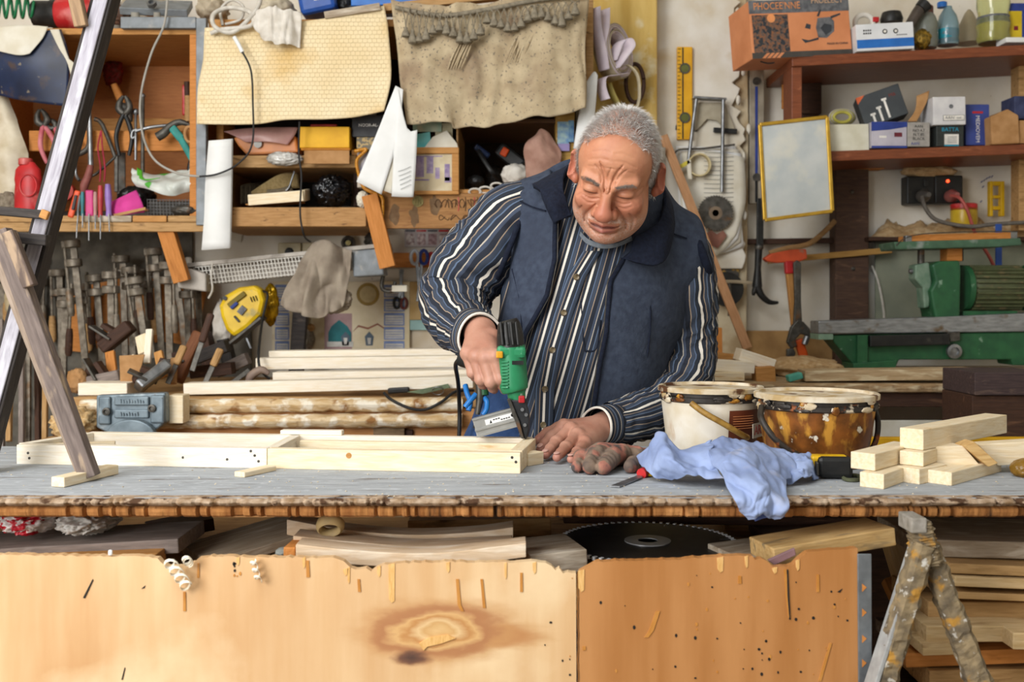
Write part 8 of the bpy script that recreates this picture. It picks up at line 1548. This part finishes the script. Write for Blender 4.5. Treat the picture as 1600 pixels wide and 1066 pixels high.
# ---------------------------------------------------------------- nail gun in his right hand
ng = thing('nail_gun', 'green and black electric nailer held by the man', 'nail gun', P(826, 690, 1.70)); GP = mat('green_plastic', '#2f8a5c', '#27784f', sc=9, rough=.35, c3='#9cb5a4', sc3=40, f3=(.68, .72))
def gt(nm, pts, rs, m, n=16, k=6): q = cr([P(*p) for p in pts], k); return MB().tube(q, [float(v) for v in np.interp(np.linspace(0, len(rs)-1, len(q)), range(len(rs)), rs)], n).build(nm, m, ng, smooth=True)
gt('housing', [(797, 536, 1.70), (799, 545, 1.70), (801, 575, 1.70), (803, 605, 1.70), (804, 612, 1.70)], [.020, .0235, .0235, .0235, .019], GP, 24)
gt('top_cap', [(794, 500, 1.70), (795, 505, 1.70), (797, 525, 1.70), (798, 542, 1.70)], [.012, .0185, .0225, .0235], mat('cap_black', '#1b1b1b', '#2a2927', sc=30, rough=.4, c3='#55514a', sc3=50, f3=(.66, .72)), 20)
for dx in (-12, -4, 4, 12): pbeam('cap_rib', (794+dx, 503, 1.682), (798+dx, 540, 1.676), .004, .006, BLACKP, ng)
pbox('shoulder_block', 776, 541, 822, 560, 1.677, .03, GP, ng, roll=2, bev=.006)
for k in range(9): pbeam('grip_rib', (783, 566+k*5, 1.681), (795, 565.5+k*5, 1.6765), .003, .004, GP, ng)
pbox('switch', 775, 549, 786, 560, 1.672, .012, mat('amber_switch', '#d99a1c', rough=.4), ng, bev=.002); pbox('name_plate', 800, 564, 818, 570, 1.676, .003, BLACKP, ng, bev=0)
gt('handle', [(800, 552, 1.72), (780, 560, 1.745), (752, 566, 1.765), (722, 560, 1.79)], [.018, .0165, .016, .015], BLACKP, 14)
gt('collar', [(806, 610, 1.70), (808, 625, 1.70)], [.016, .014], GP, 16)
pprism('nose', [(797, 625), (822, 624), (828, 650), (827, 672), (823, 687), (818, 686), (812, 660), (802, 640)], 1.685, .03, mat('nose_black', '#1f2022', '#2c2d30', sc=20, rough=.4), ng, bev=.003)
pbox('red_lever', 810, 619, 820, 630, 1.678, .012, REDP, ng, bev=.002); pprism('guide', [(792, 624), (797, 622), (812, 660), (819, 686), (815, 686), (806, 662)], 1.68, .006, DSTEEL, ng, bev=.001)
for x, y in ((816, 640), (822, 648), (820, 664)): MB().lathe([(.003, 0), (.003, .004)], 8, P(x, y, 1.685), RX(90)).build('screw', STEEL, ng)
AL = mat('aluminium', '#b9b9b5', '#a5a5a1', sc=12, rough=.35, metal=.6)
mg = pbeam('magazine', (742, 668, 1.70), (808, 650, 1.70), .030, .022, AL, ng, bev=.002); mg['_d'] = (.072, .022, .030)
for z in (.0145, -.0145, -.004): decal(mg, rect(0, z, .0735, .0032), AL, 'magazine_rib', th=.0025)
decal(mg, rect(.006, .004, .046, .009), PAPER, 'label'); decal(mg, [(-.010, .001), (-.006, .001), (-.0075, .0065)], INK, 'print_mark', th=.001); [decal(mg, rect(-.002+.0042*k, .0025+.003*(k < 3), .003, .0016), INK, 'print_mark', th=.001) for k in range(7)]; decal(mg, circ(.0295, .0045, .0028), INK, 'print_mark', th=.001); pbox('end_catch', 739, 664, 744, 670, 1.69, .014, BLACKP, ng)
gt('power_cord', [(722, 560, 1.79), (712, 570, 1.85), (716, 600, 1.95), (718, 650, 2.0), (716, 720, 1.95)], [.004]*4, BLACKR, 8)
# pliers hanging at the belt
pb = thing('belt_pliers', 'pliers with bright blue grips hanging at the man\'s hip', 'pliers', P(745, 650, 1.88)); BG = mat('blue_grip', '#2f86d8', '#2675c2', sc=12, rough=.35)
def bt_(nm, pts, r, m): ptube(nm, pts, r, m, pb, n=10)
bt_('grip', [(727, 602, 1.90), (730, 615, 1.89), (735, 628, 1.885), (732, 642, 1.88)], .005, BG); bt_('grip', [(744, 616, 1.885), (735, 626, 1.88), (727, 636, 1.88)], .005, BG); bt_('grip', [(757, 622, 1.885), (761, 628, 1.88), (760, 640, 1.88), (755, 648, 1.88)], .005, BG)
bt_('jaw', [(748, 598, 1.89), (750, 620, 1.885), (746, 648, 1.88)], [.006, .008, .004], DSTEEL); bt_('sleeve', [(755, 588, 1.90), (756, 602, 1.89), (757, 618, 1.885)], .008, mat('dark_green_grip', '#1f5a34', rough=.5))
# ---------------------------------------------------------------- work gloves on the bench
gl = MATS.get('glove') or mat('glove', '#84705f', '#5c4f48', sc=14, rough=.95, bump=.6, bsc=50, c3='#b5705e', sc3=9, f3=(.5, .6), c4='#4c4644', sc4=9, f4=(.56, .64))
gb_ = [on(905, 742), on(928, 747), on(955, 748), on(985, 746)]
def glove(p):
    d = None
    for (a, b, c, r) in [((926, 712, 1.60), (909, 714, 1.575), (902, 737, 1.545), .0105), ((946, 708, 1.60), (931, 711, 1.57), (921, 739, 1.53), .0128), ((970, 709, 1.60), (957, 714, 1.57), (943, 741, 1.525), .0128), ((1000, 722, 1.58), (992, 730, 1.56), (984, 741, 1.54), .0115)]:
        A, B, Cc = W(*a), W(*b), W(*c)
        for q in (A, B, Cc): q[2] = max(q[2], BT + r*.92)
        f_ = smin(cap_(p, A, B, r*1.15, r*1.1), cap_(p, B, Cc, r*1.1, r*.9), .004); d = f_ if d is None else smin(d, f_, .003)
    d = smin(d, cap_(p, W(935, 708, 1.61), W(995, 712, 1.615), .016, .015), .010); d = smin(d, cap_(p, W(960, 712, 1.63), W(1010, 716, 1.64), .018, .016), .012)
    d = d - .0010*np.sin(p[:, 0]*300+3*np.sin(p[:, 1]*90))*np.sin(p[:, 1]*260); return smax(d, BT + .0005 - p[:, 2], .003)
vG, fG = nets(glove, (.07, 1.49, BT-.01), (.25, 1.70, BT+.07), .0019)
g_ = meshobj('work_glove', vG.tolist(), fG.tolist(), gl, smooth=True); tag(g_, 'dirty pink and grey work glove lying beside the hand', 'glove')
for o in bpy.data.objects:
    if '_d' in o: del o['_d']
